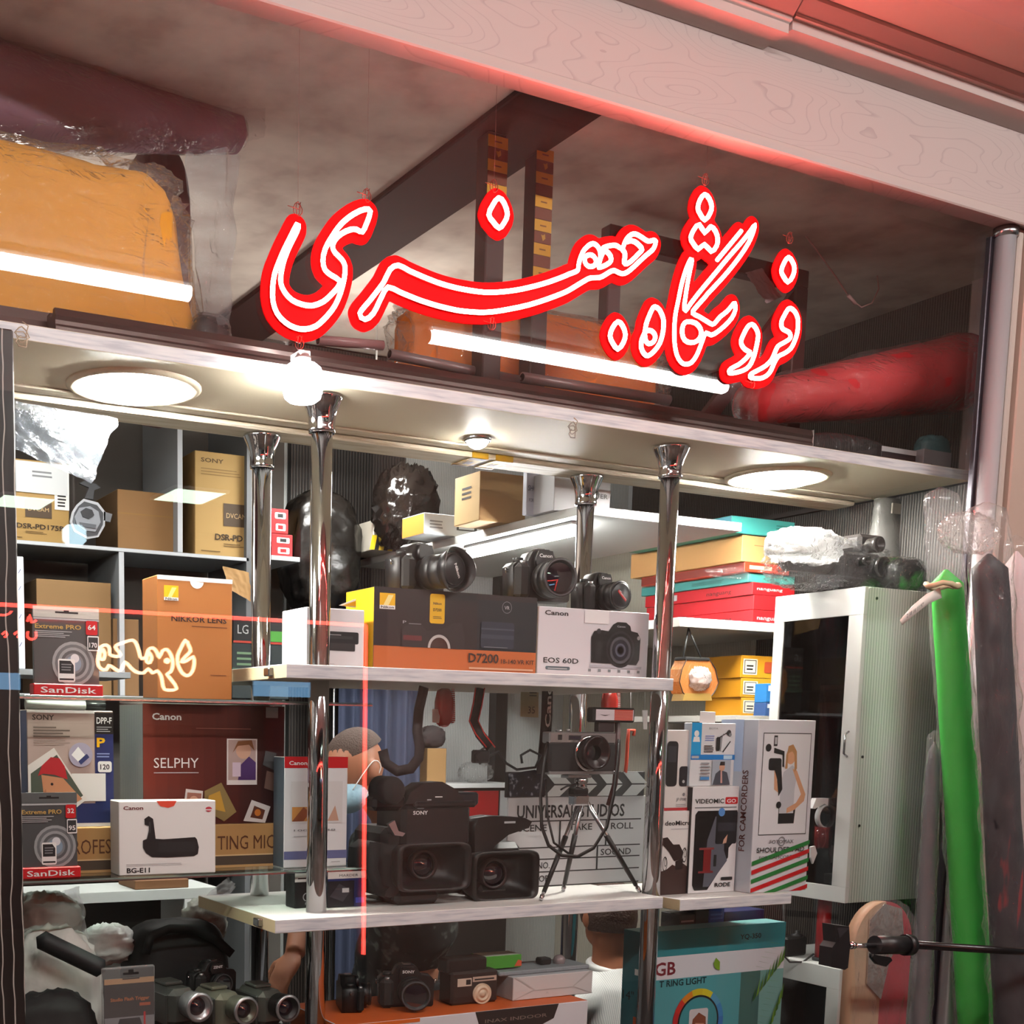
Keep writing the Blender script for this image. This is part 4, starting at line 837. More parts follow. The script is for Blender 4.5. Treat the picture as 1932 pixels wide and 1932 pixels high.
# ================================================================ slr cameras
def dslr(name, label, loc, rz, s=1, brand='', lr=.034, ll=.06, cap=None, hood=0, group=None, body=BLKPL, front=None, rx=0):
    t = thing(name, label, 'camera', loc, rz, group, rx)
    b = B(); b.prism([(x*s, z*s) for x, z in ((-.066, .004), (-.06, 0), (.062, 0), (.066, .004), (.068, .066), (.06, .075), (.036, .078), (.024, .098), (.014, .104), (-.014, .104), (-.024, .098), (-.034, .079), (-.06, .077), (-.069, .068))], .0, .045*s, body, None, True); bo = b.build('body', t)
    b = B(); b.box(-.07*s, -.036*s, -.022*s, .002*s, 0, .073*s, RUBBER, .009*s); b.build('grip', t)
    b = B(); b.prism([(x*s, z*s) for x, z in ((-.02, .07), (.02, .07), (.022, .085), (.016, .1), (-.016, .1), (-.022, .085))], -.012*s, 0, body, None, True); hp = b.build('prism_hump', t)
    b = B(); b.cyl((-.048*s, .018*s, .075*s), (-.048*s, .018*s, .086*s), .011*s, body, n=20); b.build('mode_dial', t)
    b = B(); b.cyl((-.053*s, -.012*s, .07*s), (-.053*s, -.012*s, .077*s), .006*s, SILV, n=14); b.build('shutter_button', t)
    b = B(); b.box(-.01*s, .01*s, .008*s, .03*s, .103*s, .107*s, STEEL, .001); b.build('hot_shoe', t)
    for q in (-1, 1):
        b = B(); b.tube([(q*.068*s, .02*s, .062*s), (q*.076*s, .02*s, .066*s), (q*.074*s, .02*s, .056*s), (q*.068*s, .02*s, .058*s)], .0015*s, STEEL, 5); b.build('strap_lug', t)
    c = (0.008*s, 0, .042*s); r, l = lr*s, ll*s; A = (0, -1, 0)
    b = B(); b.lathe([(r*.9, -.002), (r*.9, l*.1), (r, l*.16), (r, l*.42), (r*.97, l*.44), (r*.97, l*.48), (r, l*.5), (r, l*.78), (r*.93, l*.8), (r*.93, l*.86), (r*1.02, l*.9), (r*1.02, l), (r*.88, l), (r*.84, l*.93), (0, l*.9)], c, A, body, 36); ln = b.build('lens_barrel', t)
    b = B(); b.lathe([(r*1.005, l*.2), (r*1.02, l*.22), (r*1.02, l*.38), (r*1.005, l*.4)], c, A, RUBBER, 36); b.build('zoom_ring', ln)
    if cap:
        b = B(); b.lathe([(r*.9, l*.985), (r*.9, l*1.03), (r*.8, l*1.05), (0, l*1.05)], c, A, mat('1a1a1e', .3), 36); k = b.build('lens_cap', ln)
        f = Face((c[0]-r, -l*1.05, c[2]-r), (1, 0, 0), (0, 0, 1), 2*r, 2*r)
        if cap[0] == 'r': f.poly([(.3, .62), (.36, .7), (.75, .36), (.7, .28)], RED); f.text(cap[1], .36, .63, .07, TXT_W, .46, 'l', .02, -41)
        else: f.poly([(.38, .3), (.6, .74), (.68, .7), (.46, .26)], mat('0c0c0e', .4)); f.text(cap[1], .44, .66, .1, TXT_W, .44, 'l', .03, -64)
        facing(f, k)
    else:
        b = B(); b.lathe([(0, l*.97), (r*.4, l*.96), (r*.8, l*.925)], c, A, LENSG, 32); b.build('front_glass', ln)
        b = B(); b.lathe([(r*.9, l*1.001), (r*.95, l*1.004), (r*.98, l*1.001)], c, A, mat('4a4a4e', .3), 36); b.build('ring_lettering', ln)
    if hood:
        b = B(); n = 48; vs = []
        for i in range(n):
            a = 2*pi*i/n; hh = hood*s*(.75+.25*cos(2*a)); vs += [(c[0]+r*1.1*cos(a), -l*.86, c[2]+r*1.1*sin(a)), (c[0]+r*1.32*cos(a), -l*.86-hh, c[2]+r*1.32*sin(a)), (c[0]+r*1.27*cos(a), -l*.86-hh, c[2]+r*1.27*sin(a)), (c[0]+r*1.05*cos(a), -l*.86, c[2]+r*1.05*sin(a))]
        b.add(vs, [(i*4+j, i*4+(j+1) % 4, ((i+1) % n)*4+(j+1) % 4, ((i+1) % n)*4+j) for i in range(n) for j in range(4)], mat('101013', .4), True); b.build('lens_hood', ln)
    if brand:
        f = Face((-.016*s, -.012*s, .084*s), (1, 0, 0), (0, 0, 1), .032*s, .012*s); f.text(brand, .5, .2, .6, TXT_W, .95, 'c', .02); facing(f, hp)
    return t
p = W(800, 1125, 2.66); dslr('slr_camera', 'black camera with a broad petal hood and lens cap on the black and orange carton', (p.x, 2.67, D7[3]+.001), rad(14), 1.12, '', .036, .085, ('w', 'Nikon'), .032)
p = W(1000, 1140, 2.68); dslr('slr_camera', 'black camera with an open lens between the other two on the cartons', (p.x+.02, 2.66, D7[3]+.001), rad(-6), 1.22, 'Canon', .038, .06)
p = W(1135, 1152, 2.68); dslr('slr_camera', 'black camera with a red marked lens cap on the white camera carton', (p.x, 2.68, E6[3]+.001), rad(4), 1.0, 'Canon', .036, .06, ('r', 'Canon'))
# ================================================================ lower white shelf: camcorders
CAMB = mat('1a1517', .4, bump=.1, bscale=700)
def hoodbox(q, part, px, dy, d, m, r=.016, parent=None):
    """rectangular flared lens hood, open towards the front with a round lens inside"""
    X0, X1, Z0, Z1 = slot(*px, q.Y+dy); X0 -= q.o.x; X1 -= q.o.x; Z0 -= q.o.z; Z1 -= q.o.z; cx, cz = (X0+X1)/2, (Z0+Z1)/2; w, h = (X1-X0)/2, (Z1-Z0)/2; n = 40
    def ringp(k, y, kr):
        out = []
        for i in range(n):
            a = 2*pi*(i+.5)/n; c, s_ = cos(a), sin(a); e = .28*kr+(1-kr)*1.0
            out.append((cx+w*k*math.copysign(abs(c)**e, c), y, cz+h*k*math.copysign(abs(s_)**e, s_)))
        return out
    rs = [ringp(.72, dy+d, .6), ringp(.86, dy+d*.6, .8), ringp(1, dy+d*.06, 1), ringp(.99, dy, 1), ringp(.9, dy, 1), ringp(.86, dy+d*.12, 1), ringp(.66, dy+d*.55, .7), ringp(.5, dy+d*.6, .0)]
    b = B(); vs = [p for r_ in rs for p in r_]; b.add(vs, [(j*n+i, j*n+(i+1) % n, (j+1)*n+(i+1) % n, (j+1)*n+i) for j in range(len(rs)-1) for i in range(n)], m, True); o = b.build(part, parent or q.t)
    b = B(); b.lathe([(0, 0), (h*.36, .003), (h*.52, .012)], (cx, dy+d*.42, cz), (0, 1, 0), LENSG, 32); b.build('front_glass', o)
    b = B(); b.lathe([(h*.52, 0), (h*.62, -.004), (h*.62, .02)], (cx, dy+d*.45, cz), (0, 1, 0), mat('241b1d', .3), 32); b.build('lens_ring', o); return o
q = PX_('camcorder', 'large black camcorder with top handle facing out between pole and tripod', 'camcorder', 800, 1710, 2.54, ZL)
q.box('body', (722, 1560, 886, 1690), .10, .16, CAMB, .015); q.box('upper_housing', (760, 1517, 890, 1600), .085, .14, CAMB, .012)
hoodbox(q, 'lens_hood', (752, 1590, 890, 1682), -.01, .12, CAMB); q.box('base', (748, 1680, 832, 1712), .03, .1, CAMB, .012, zmin=ZL)
q.poly('hand_grip', [(703, 1605), (722, 1590), (752, 1596), (752, 1690), (735, 1694), (712, 1688), (699, 1655)], .04, .12, mat('1d191a', .6), sm=True)
q.strap('grip_strap', [(708, 1590, .03), (702, 1640, .02), (715, 1678, .03), (740, 1688, .05)], .03, mat('161415', .8))
q.poly('handle', [(765, 1517), (775, 1495), (800, 1478), (835, 1475), (862, 1490), (880, 1516)], .09, .06, CAMB, sm=True); q.box('handle_bridge', (785, 1512, 900, 1524), .08, .17, CAMB, .005)
q.lathe('microphone', 745, 1492, .06, [(0, 0), (.03, .003), (.034, .012), (.034, .07), (0, .075)], (0, 1, 0), mat('201a1b', .9), 24)
q.box('viewfinder', (848, 1495, 905, 1520), .1, .05, mat('20242b', .3), .006); q.box('carry_arm', (705, 1500, 770, 1530), .1, .05, CAMB, .01)
q.poly('side_clip', [(733, 1555), (745, 1548), (752, 1568), (765, 1572), (760, 1578), (745, 1576)], .06, .01, SILV)
f = q.face((760, 1517, 890, 1600), .085); f.text('SONY', .14, .77, .085, TXT_W, .21, 'l', .02); f.lines(.2, .9, .3, .94, 1, GREY); q.done(f)
f = q.face((765, 1475, 880, 1516), .09); f.rect(.35, .15, .42, .2, LGREY); f.rect(.48, .28, .6, .33, WHITE); q.done(f)
q = PX_('camcorder', 'black camcorder with a wide square lens hood behind the tripod leg', 'camcorder', 935, 1700, 2.575, ZL)
q.box('body', (900, 1590, 985, 1690), .12, .14, mat('0d0b0c', .45), .015); hoodbox(q, 'lens_hood', (893, 1605, 1018, 1700), -.005, .12, mat('100d0e', .4))
q.poly('handle', [(896, 1560), (903, 1545), (935, 1540), (990, 1543), (1004, 1550), (998, 1562), (960, 1575), (935, 1595), (925, 1608), (896, 1608)], .06, .07, mat('120f10', .4), sm=True)
q.box('base', (905, 1670, 960, 1700), .05, .12, mat('0d0b0c', .5), .012, zmin=ZL); q.lathe('barrel', 935, 1640, .1, [(.04, 0), (.045, .02), (.045, .06)], (0, 1, 0), CAMB)
f = q.face((930, 1545, 1000, 1560), .06); f.rect(.3, .45, .6, .7, LGREY); q.done(f)
# ---- clapper board
Yc = 2.76; q = PX_('clapper_board', 'white clapper board with black chevron bars behind the tripod', 'clapper board', 1085, 1690, Yc, ZL)
q.box('slate', (957, 1503, 1214, 1692), 0, .008, mat('d9dadb', .4), .001, zmin=ZL); top = q.box('chevron_bar', (957, 1456, 1216, 1503), -.002, .012, mat('232526', .4), .001)
f = q.face((957, 1456, 1216, 1503), -.002); CHV = mat('c4c8c6', .4)
for i in range(4):
    u = .33+.19*i; f.poly([(u, .52), (u+.06, .98), (u+.15, .98), (u+.21, .52)], CHV) if False else f.poly([(u-.07, .98), (u+.04, .98), (u+.12, .52), (u+.0, .52)], CHV); f.poly([(u+.0, .46), (u+.12, .46), (u+.04, .02), (u-.07, .02)], CHV)
q.done(f, top)
f = q.face((957, 1503, 1214, 1692), 0); K = INK
f.text('UNIVERSAL STUDIOS', .06, .80, .125, K, .78, 'l', .02)
for v in (.76, .5, .385, .26, .12): f.rect(.04, v, .97, v+.012, K)
for u, v0, v1 in ((.36, .5, .76), (.7, .5, .76), (.64, .26, .5)): f.rect(u, v0, u+.012, v1, K)
for s_, u, v, w_ in (('SCENE', .07, .67, .2), ('TAKE', .43, .67, .17), ('ROLL', .74, .67, .17), ('DATE', .05, .42, .13), ('SOUND', .67, .41, .23), ('PROD. NO.', .05, .3, .25), ('DIRECTOR', .05, .17, .25), ('CAMERAMAN', .05, .03, .3)): f.text(s_, u, v, .065, K, w_, 'l', .01)
q.done(f)
b = B(); q.poly('hinge_tape', [(960, 1460), (1010, 1452), (1030, 1470), (1028, 1500), (962, 1503)], -.006, .003, rampnoise(['10141c', '1c222e', 'a9adb5'], 60, .4, 2, [.4, .6, .75]))
# ---- little tripod with rangefinder camera
Yt = 2.56; q = PX_('tabletop_tripod', 'small chrome tripod with black leg grips holding the silver camera', 'tripod', 1098, 1690, Yt, ZL)
def leg(a, m_, e):
    A, M_, E__ = q.L(*a), q.L(*m_), q.L(*e); E__.z = max(E__.z, .002); b = B(); b.cyl(A, E__, .006, STEEL, .0042, 14); L_ = b.build('leg', q.t)
    b = B(); d = E__-A; b.cyl(A+d*.35, A+d*.92, .0072, BLACK, .0056, 14); b.build('grip_sleeve', L_); b = B(); b.cyl(E__-d*.05, E__, .0062, CHROME, .005, 14); b.build('foot', L_)
leg((1092, 1515, .0), (0, 0), (1020, 1700, -.045)); leg((1098, 1515, .01), (0, 0), (1062, 1690, .09)); leg((1108, 1515, 0), (0, 0), (1207, 1690, .0))
q.box('leg_hub', (1085, 1500, 1113, 1520), -.015, .03, CHROME, .004); q.box('head_block', (1084, 1487, 1112, 1502), -.014, .028, BLACK, .004)
q.lathe('ball_head', 1096, 1488, 0, [(0, 0), (.014, .0), (.016, .006), (.013, .012), (.017, .016), (.017, .024), (.01, .03), (0, .03)], (0, 0, 1), CHROME, 22)
q.tube('pan_lever', [(1090, 1478), (1068, 1484), (1058, 1490)], .0025, BLACK); q.box('camera_plate', (1072, 1462, 1116, 1468), -.012, .03, STEEL, .001)
zpl = q.L(1094, 1461).z+q.o.z+.0006
q = PX_('rangefinder_camera', 'silver and black film camera on the little tripod', 'camera', 1100, 1460, 2.545, zpl)
q.box('body', (1037, 1400, 1163, 1461), 0, .032, mat('1a1a1c', .6, bump=.3, bscale=900), .006, zmin=zpl); q.box('top_plate', (1037, 1381, 1163, 1403), 0, .032, mat('c9c6c8', .22, .85), .003); q.box('bottom_plate', (1037, 1455, 1163, 1461), -.0005, .033, SILV, .001, zmin=zpl)
f = q.face((1037, 1381, 1163, 1403), 0); f.rect(.12, .3, .18, .75, INK); f.rect(.28, .3, .46, .7, INK); f.rect(.3, .4, .44, .6, mat('3a3440', .2)); q.done(f)
q.lathe('lens_barrel', 1112, 1420, 0, [(.040, 0), (.040, -.008), (.036, -.01), (.036, -.02), (.043, -.022), (.043, -.03), (.039, -.034), (.035, -.03), (.019, -.022)], (0, 1, 0), mat('2a2123', .25, .3), 40); q.lathe('front_glass', 1112, 1420, -.022, [(0, -.004), (.012, -.003), (.019, 0)], (0, 1, 0), LENSG)
q.lathe('chrome_ring', 1110, 1421, -.001, [(.0405, 0), (.045, -.001), (.045, -.006), (.0405, -.007)], (0, 1, 0), CHROME, 40)
q.lathe('winding_knob', 1055, 1381, .015, [(0, 0), (.009, 0), (.009, .006), (0, .006)], (0, 0, 1), STEEL, 20); q.lathe('shutter_button', 1072, 1381, .015, [(0, 0), (.005, 0), (.005, .007), (0, .008)], (0, 0, 1), CHROME, 14)
q.strap('neck_strap', [(1034, 1400, .01), (1027, 1440, .0), (1020, 1500, -.012), (1022, 1560, -.016), (1035, 1595, -.02), (1060, 1614, -.02), (1090, 1616, -.03), (1120, 1600, -.03), (1145, 1560, -.028), (1158, 1500, -.02), (1165, 1440, .0), (1168, 1395, .01)], .009, BLACK, .0016)
q.strap('neck_strap', [(1030, 1470, .01), (1033, 1540, .0), (1045, 1590, -.014), (1075, 1612, -.022)], .006, BLACK, .0016)
q.strap('red_lanyard', [(1165, 1360, .03), (1166, 1420, .02), (1160, 1480, .02), (1148, 1520, .02)], .016, mat('3c0f12', .6), .002)
zc = q.L(1145, 1380).z+q.o.z
q = PX_('flash_unit', 'small flat flash unit with red window on the silver camera', 'flash', 1158, 1362, 2.55)
q.box('housing', (1120, 1335, 1199, 1363), -.012, .03, mat('1c1a1b', .4), .004); f = q.face((1120, 1335, 1199, 1363), -.012); f.rect(.05, .14, .95, .86, mat('d8ccd2', .35)); f.rect(.49, .14, .93, .86, mat('c84a40', .15)); f.lines(.5, .16, .92, .84, 7, mat('d98a80', .2), .4, 0); f.poly([(.14, .52), (.26, .42), (.38, .52), (.26, .48)], INK); q.done(f)  # right part of the window is a plain red patch with paler lines
q.box('foot', (1130, 1362, 1160, 1381), -.004, .02, mat('2c2022', .5), .002)
# small boxes near the pole
carton('flash_card_carton', 'small blue and black carton with a white header on the lower shelf behind the pole', 'box', (618, 1642, 689, 1714), 2.60, .06, mat('191a20', .45), INK, WHITE, z0=ZL, art=lambda f: (f.rect(0, .78, 1, 1, mat('dcd8d4', .5)), f.text('MARDER', .3, .83, .07, INK, .5), f.rect(0, .72, 1, .78, NAVY), f.rect(.7, .0, 1, .72, mat('1b2450', .4)), f.poly([(.05, .3), (.3, .65), (.62, .45), (.4, .15)], mat('3a3a40', .4)), f.rect(.38, .4, .56, .52, LGREY), f.rect(.74, .1, .96, .25, mat('3a48a0', .4))))
carton('lens_cap_carton', 'narrow black and white carton beside the pole on the lower shelf', 'box', (556, 1645, 584, 1725), 2.62, .05, BLACK, INK, WHITE, z0=ZL, art=lambda f: (f.rect(0, .72, 1, 1, PAPER), f.lines(.2, .8, .8, .87, 1, INK), f.disc(.8, .3, .12, LGREY, .09), f.disc(.8, .12, .05, LGREY)))
# ================================================================ shelf with the microphone boxes
def vmgo(f):
    f.text('VIDEOMIC', .05, .845, .042, INK, .62, 'l', .02); f.rrect(.7, .835, .97, .9, .012, RED); f.text('GO', .83, .848, .035, TXT_W, .2, 'c', .02); f.lines(.05, .80, .95, .82, 1, GREY, .5, 0)
    f.poly([(.07, .08), (.07, .74), (.12, .775), (.97, .775), (.97, .5), (.82, .42), (.82, .33), (.4, .03), (.12, .03)], mat('131316', .25)); f.poly([(.35, .5), (.5, .72), (.72, .72), (.72, .4), (.8, .3), (.42, .06), (.3, .06)], mat('5c606b', .3))
    f.rrect(.52, .46, .98, .77, .02, mat('1b1c20', .3)); f.rect(.56, .58, .95, .66, mat('30323a', .3)); f.disc(.63, .76, .04, mat('5a8fd0', .3)); f.poly([(.7, .5), (.78, .55), (.76, .47), (.68, .46)], mat('cfa088', .5))
    f.rect(.28, .2, .44, .42, mat('7a1a1e', .3)); f.rect(.18, .19, .5, .21, mat('7a2a2e', .3)); f.rect(.18, .41, .5, .43, mat('8a3a3a', .3)); f.rect(.5, .25, .56, .36, INK)
    f.rrect(.68, .115, .93, .145, .01, INK); f.text('RODE', .55, .055, .038, INK, .34, 'l', .03)
carton('microphone_carton', 'white microphone carton with a cut-out window and red square logo', 'box', (1303, 1484, 1390, 1691), 2.55, .07, mat('e6e6e8', .4), mat('1d1d20', .4), WHITE, z0=ZR, art=vmgo)
def vmic(f):
    f.text('deoMicro', .1, .83, .055, INK, .85, 'l', .02); f.lines(.3, .78, .95, .795, 1, LGREY, .6, 0)
    f.poly([(0, .0), (1, 0), (1, .36), (.9, .33), (.75, .37), (.55, .33), (.4, .36), (.2, .3), (0, .28)], mat('3a2320', .5)); f.poly([(.05, .68), (.2, .69), (.4, .6), (.6, .6), (.75, .5), (.7, .42), (.45, .4), (.25, .52), (.05, .6)], mat('2b1b1a', .4)); f.poly([(.5, .4), (.75, .43), (.72, .3), (.5, .3)], mat('1f1516', .4))
    for a0, u, v in ((0, .15, .37), (1, .78, .47)): f.disc(u, v, .09, INK, .075, sq=.4); f.disc(u+.02, v+.02, .05, INK, .04, sq=.4)
carton('microphone_carton', 'white and brown small microphone carton beside the chrome pole', 'box', (1246, 1530, 1303, 1694), 2.56, .06, mat('e9e8e6', .4), mat('d5d3d0', .5), WHITE, z0=ZR, art=vmic)
zv = slot(1246, 1530, 1303, 1694, 2.56)[3]+.0006
def phone(f):
    f.rrect(.18, .3, .55, .86, .05, INK); f.rect(.22, .6, .5, .8, mat('3a3d42', .3)); f.rrect(.62, .3, .92, .55, .04, mat('26262c', .35)); f.disc(.77, .36, .02, LGREY); f.disc(.8, .2, .02, GREY); f.text('JP-P08', .55, .12, .04, GREY, .32); f.lines(.55, .05, .9, .09, 2, LGREY); f.rect(0, .0, 1, .035, mat('b5343a', .4))
carton('phone_carton', 'white telephone handset carton on top of the brown microphone carton', 'box', (1246, 1377, 1303, 1530), 2.57, .05, mat('e3e0dc', .4), None, WHITE, z0=zv, art=phone)
zv2 = slot(1303, 1484, 1390, 1691, 2.55)[3]+.0006
def lav(f):
    f.rect(0, .47, .22, 1, mat('1aa0e0', .4)); f.disc(.11, .83, .05, WHITE); f.poly([(.03, .7), (.05, .78), (.17, .78), (.19, .7)], WHITE); f.rect(0, .42, 1, .5, mat('1a7fd0', .4)); f.rect(.02, .44, .18, .48, LGREY); f.rect(.74, .43, .94, .49, mat('bfe0f5', .4))
    f.lines(.3, .72, .52, .82, 3, mat('8a9ad0', .4)); f.text('BOYA', .38, .9, .03, GREY, .2); f.lines(.28, .54, .5, .66, 4, DGREY, .5)
    f.rrect(.55, .56, .64, .78, .03, INK); f.disc(.83, .85, .045, INK); f.disc(.86, .82, .03, GREY); f.poly([(.62, .76), (.8, .85), (.79, .86), (.61, .78)], INK); f.poly([(.7, .55), (.86, .72), (.88, .71), (.72, .54)], INK); f.poly([(.64, .56), (.66, .78), (.7, .84), (.71, .83), (.68, .77), (.66, .55)], GREY)
    f.lines(.22, .1, .44, .4, 6, mat('9aa0a6', .4), .5); f.rect(.22, .1, .42, .15, mat('4a90d0', .4)); f.rect(.48, .02, .9, .42, mat('a9b4c0', .4)); f.poly([(.5, .02), (.56, .2), (.66, .26), (.82, .22), (.9, .02)], mat('4a4e58', .4)); f.disc(.7, .3, .06, mat('cf9f84', .4)); f.poly([(.64, .33), (.66, .39), (.76, .39), (.76, .33)], mat('2a1f1c', .4)); f.poly([(.67, .24), (.7, .24), (.72, .05), (.68, .05)], mat('d9a9a0', .4))
lp = carton('lapel_microphone_pack', 'blue and white clip microphone pack standing on the microphone carton with red logo', 'pack', (1303, 1364, 1386, 1483), 2.56, .03, mat('dfe3e6', .4), mat('c9d8e4', .4), WHITE, z0=zv2, art=lav)
b = B(); X0, X1, Z0, Z1 = slot(1303, 1364, 1386, 1483, 2.56); hh = Z1-zv2; b.box(-.042, .012, .01, .012, hh, hh+.03, WHITE, .0005); b.build('hang_tab', lp)
def pad(f):
    f.poly([(.07, .29), (.94, .335), (.93, .91), (.1, .955)], mat('2a2a2c', .4)) if False else None
    f.rect(.09, .335, .93, .925, mat('3a3a3c', .4)); f.rect(.1, .34, .92, .92, mat('e4e4e8', .4))
    SK = mat('d8a17c', .5); HR = mat('b98a58', .5)
    f.poly([(.42, .40), (.7, .4), (.72, .5), (.42, .5)], INK); f.poly([(.43, .46), (.43, .62), (.47, .7), (.62, .74), (.72, .7), (.68, .6), (.68, .46)], mat('c3c5cc', .5)); f.poly([(.62, .72), (.7, .71), (.88, .57), (.86, .53), (.7, .48), (.56, .46), (.56, .49), (.72, .52), (.8, .57)], SK); f.poly([(.45, .67), (.4, .58), (.32, .6), (.3, .75), (.34, .76), (.36, .65)], SK)
    f.disc(.58, .79, .045, SK, sq=.85); f.poly([(.5, .79), (.53, .85), (.61, .86), (.68, .82), (.7, .72), (.66, .7), (.64, .8), (.6, .82), (.54, .81)], HR); f.poly([(.49, .72), (.5, .8), (.53, .8), (.53, .72)], HR)
    f.rrect(.2, .71, .42, .78, .015, INK); f.poly([(.3, .72), (.42, .74), (.46, .6), (.4, .56), (.36, .66)], INK); f.poly([(.28, .84), (.46, .82), (.47, .73), (.44, .73), (.43, .8), (.28, .81)], INK); f.rect(.27, .85, .33, .91, INK); f.disc(.18, .84, .022, INK); f.rect(.28, .86, .32, .9, LGREY); f.disc(.41, .51, .02, INK)
    f.text('FOTOMAX', .5, .285, .022, DGREY, .42, 'c', .0); f.disc(.5, .297, .028, GREY, .022); f.text('SHOULDER PAD', .07, .235, .03, INK, .84, 'l', .012); f.text('FOR CAMCORDERS', .12, .195, .02, DGREY, .72)
    for i in range(4): 
        v = .09-.105*i+.07
        for k, m_ in ((0, GREEN), (.052, RED)):
            v0 = v-k; P = [(0, v0), (1, v0+.115), (1, v0+.14), (0, v0+.025)]; P = [(u, max(0.0, w_)) for u, w_ in P]
            if P[1][1] > 0: f.poly(P if P[0][1] > 0 or P[3][1] > 0 else [(max(0, -v0/.115), 0), (1, P[1][1]), (1, P[2][1]), (max(0, -(v0+.025)/.115), 0)], m_)
def padl(f):
    f.rect(.0, .55, .5, 1, mat('b9cbe6', .4)); f.text('SHOULDER PAD', .36, .1, .0, NAVY) if False else None
def padside(f):
    f.rect(.0, .7, .62, 1, mat('b9cbe6', .4)); f.text('FOR CAMCORDERS', .8, .24, .045, mat('5a2a28', .5), 1.62, 'l', .012, 90); f.text('SHOULDER PAD', .36, .2, .05, NAVY, 1.75, 'l', .02, 90)
carton('shoulder_pad_carton', 'tall white shoulder pad carton with red and green stripes', 'box', (1423, 1358, 1530, 1687), 2.50, .135, mat('dcdce2', .4), mat('c3c8d2', .45), WHITE, z0=ZR, art=pad, left=padside)
# ================================================================ white display cabinet by the side wall
CABW = mat('e9ece8', .4); CABR = wavemat('b9c6bb', 'dfe6dd', 30, 'X', .5, .5, .15, 1, .35, .35); CABI = mat('12100f', .5)
cx0, cx1, cy0, cy1, cz0, cz1 = 2.947, 3.28, 2.50, 2.82, -.457, .422
t = thing('display_cabinet', 'white display cabinet with a dark glass door facing the shop', 'cabinet', (cx0, cy0, cz0)); w, d, h = cx1-cx0, cy1-cy0, cz1-cz0
b = B(); b.box(0, w, 0, .016, 0, h, CABR, .001, mats={'l': CABW}); sp = b.build('side_panel', t)
b = B(); b.box(0, w, d-.016, d, 0, h, CABI, .001, mats={'l': CABW}); b.build('side_panel', t)
b = B(); b.box(0, w, .016, d-.016, h-.016, h, CABW, .001); b.build('top_panel', t)
b = B(); b.box(0, w, .016, d-.016, 0, .016, CABW, .001); b.build('bottom_panel', t)
b = B(); b.box(w-.01, w, .016, d-.016, .016, h-.016, CABI); b.build('back_panel', t)
dr = B(); dr.box(-.016, -.001, .0, d, h-.075, h, CABW, .001); dr.box(-.016, -.001, 0, d, 0, .045, CABW, .001); dr.box(-.016, -.001, 0, .05, .045, h-.075, CABW, .001); dr.box(-.016, -.001, d-.035, d, .045, h-.075, CABW, .001); do = dr.build('door_frame', t)
b = B(); b.box(-.011, -.007, .05, d-.035, .045, h-.075, glass((.35, .33, .33), 0, 1.5, name='smoked_glass')); b.build('pane', do)
b = B(); b.tube([(-.018, .022, h*.47), (-.032, .022, h*.48), (-.032, .022, h*.54), (-.018, .022, h*.55)], .003, STEEL, 8); b.build('handle', do)
for x, z in ((.03, h-.03), (.02, .22), (.015, h*.47)):
    b = B(); b.cyl((x, -.001, z), (x, -.003, z), .004, INK, n=10); b.build('screw', sp)
for z in (h*.38, h*.68):
    b = B(); b.box(.01, w-.02, .02, d-.02, z, z+.005, GSHELF); b.build('inner_shelf', t)
# red roll inside stands in for a red reflection across the door
t = thing('red_roll', 'slim red roll standing in for a reflection on the white display cabinet', 'roll', (cx0+.06, 2.66, cz0+.017)); b = B(); b.lathe([(0, 0), (.028, 0), (.028, .6), (0, .6)], (0, 0, 0), (0, 0, 1), mat('a01216', .5), 20); b.build('rolled_sheet', t); b = B(); b.lathe([(.0285, .6), (.031, .6), (.031, .55), (.029, .55)], (0, 0, 0), (0, 0, 1), mat('caa0a0', .4), 20); b.build('end_band', t)
# lower cabinet
t = thing('display_cabinet', 'lower white framed cabinet with a black glass front', 'cabinet', (2.935, 2.49, -1.55)); h2 = .905
b = B(); b.box(0, .34, .016, .36, h2-.03, h2, CABW, .001); b.build('top_panel', t)
b = B(); b.box(.003, .34, 0, .0155, 0, h2, wavemat('a9b4aa', 'ccd4cb', 30, 'X', .5, .5, .15, 1, .35, .35)); b.build('side_panel', t)
b = B(); b.box(0, .34, .345, .36, 0, h2-.031, CABI); b.build('side_panel', t); b = B(); b.box(.33, .34, .016, .344, 0, h2-.031, CABI); b.build('back_panel', t)
dr = B(); dr.box(-.015, -.001, 0, .36, h2-.06, h2, CABW, .001); dr.box(-.015, -.001, 0, .045, 0, h2-.06, CABW, .001); dr.box(-.015, -.001, .325, .36, 0, h2-.06, CABW, .001); do = dr.build('door_frame', t)
b = B(); b.box(-.010, -.006, .045, .325, .02, h2-.06, BLKGL); b.build('pane', do)
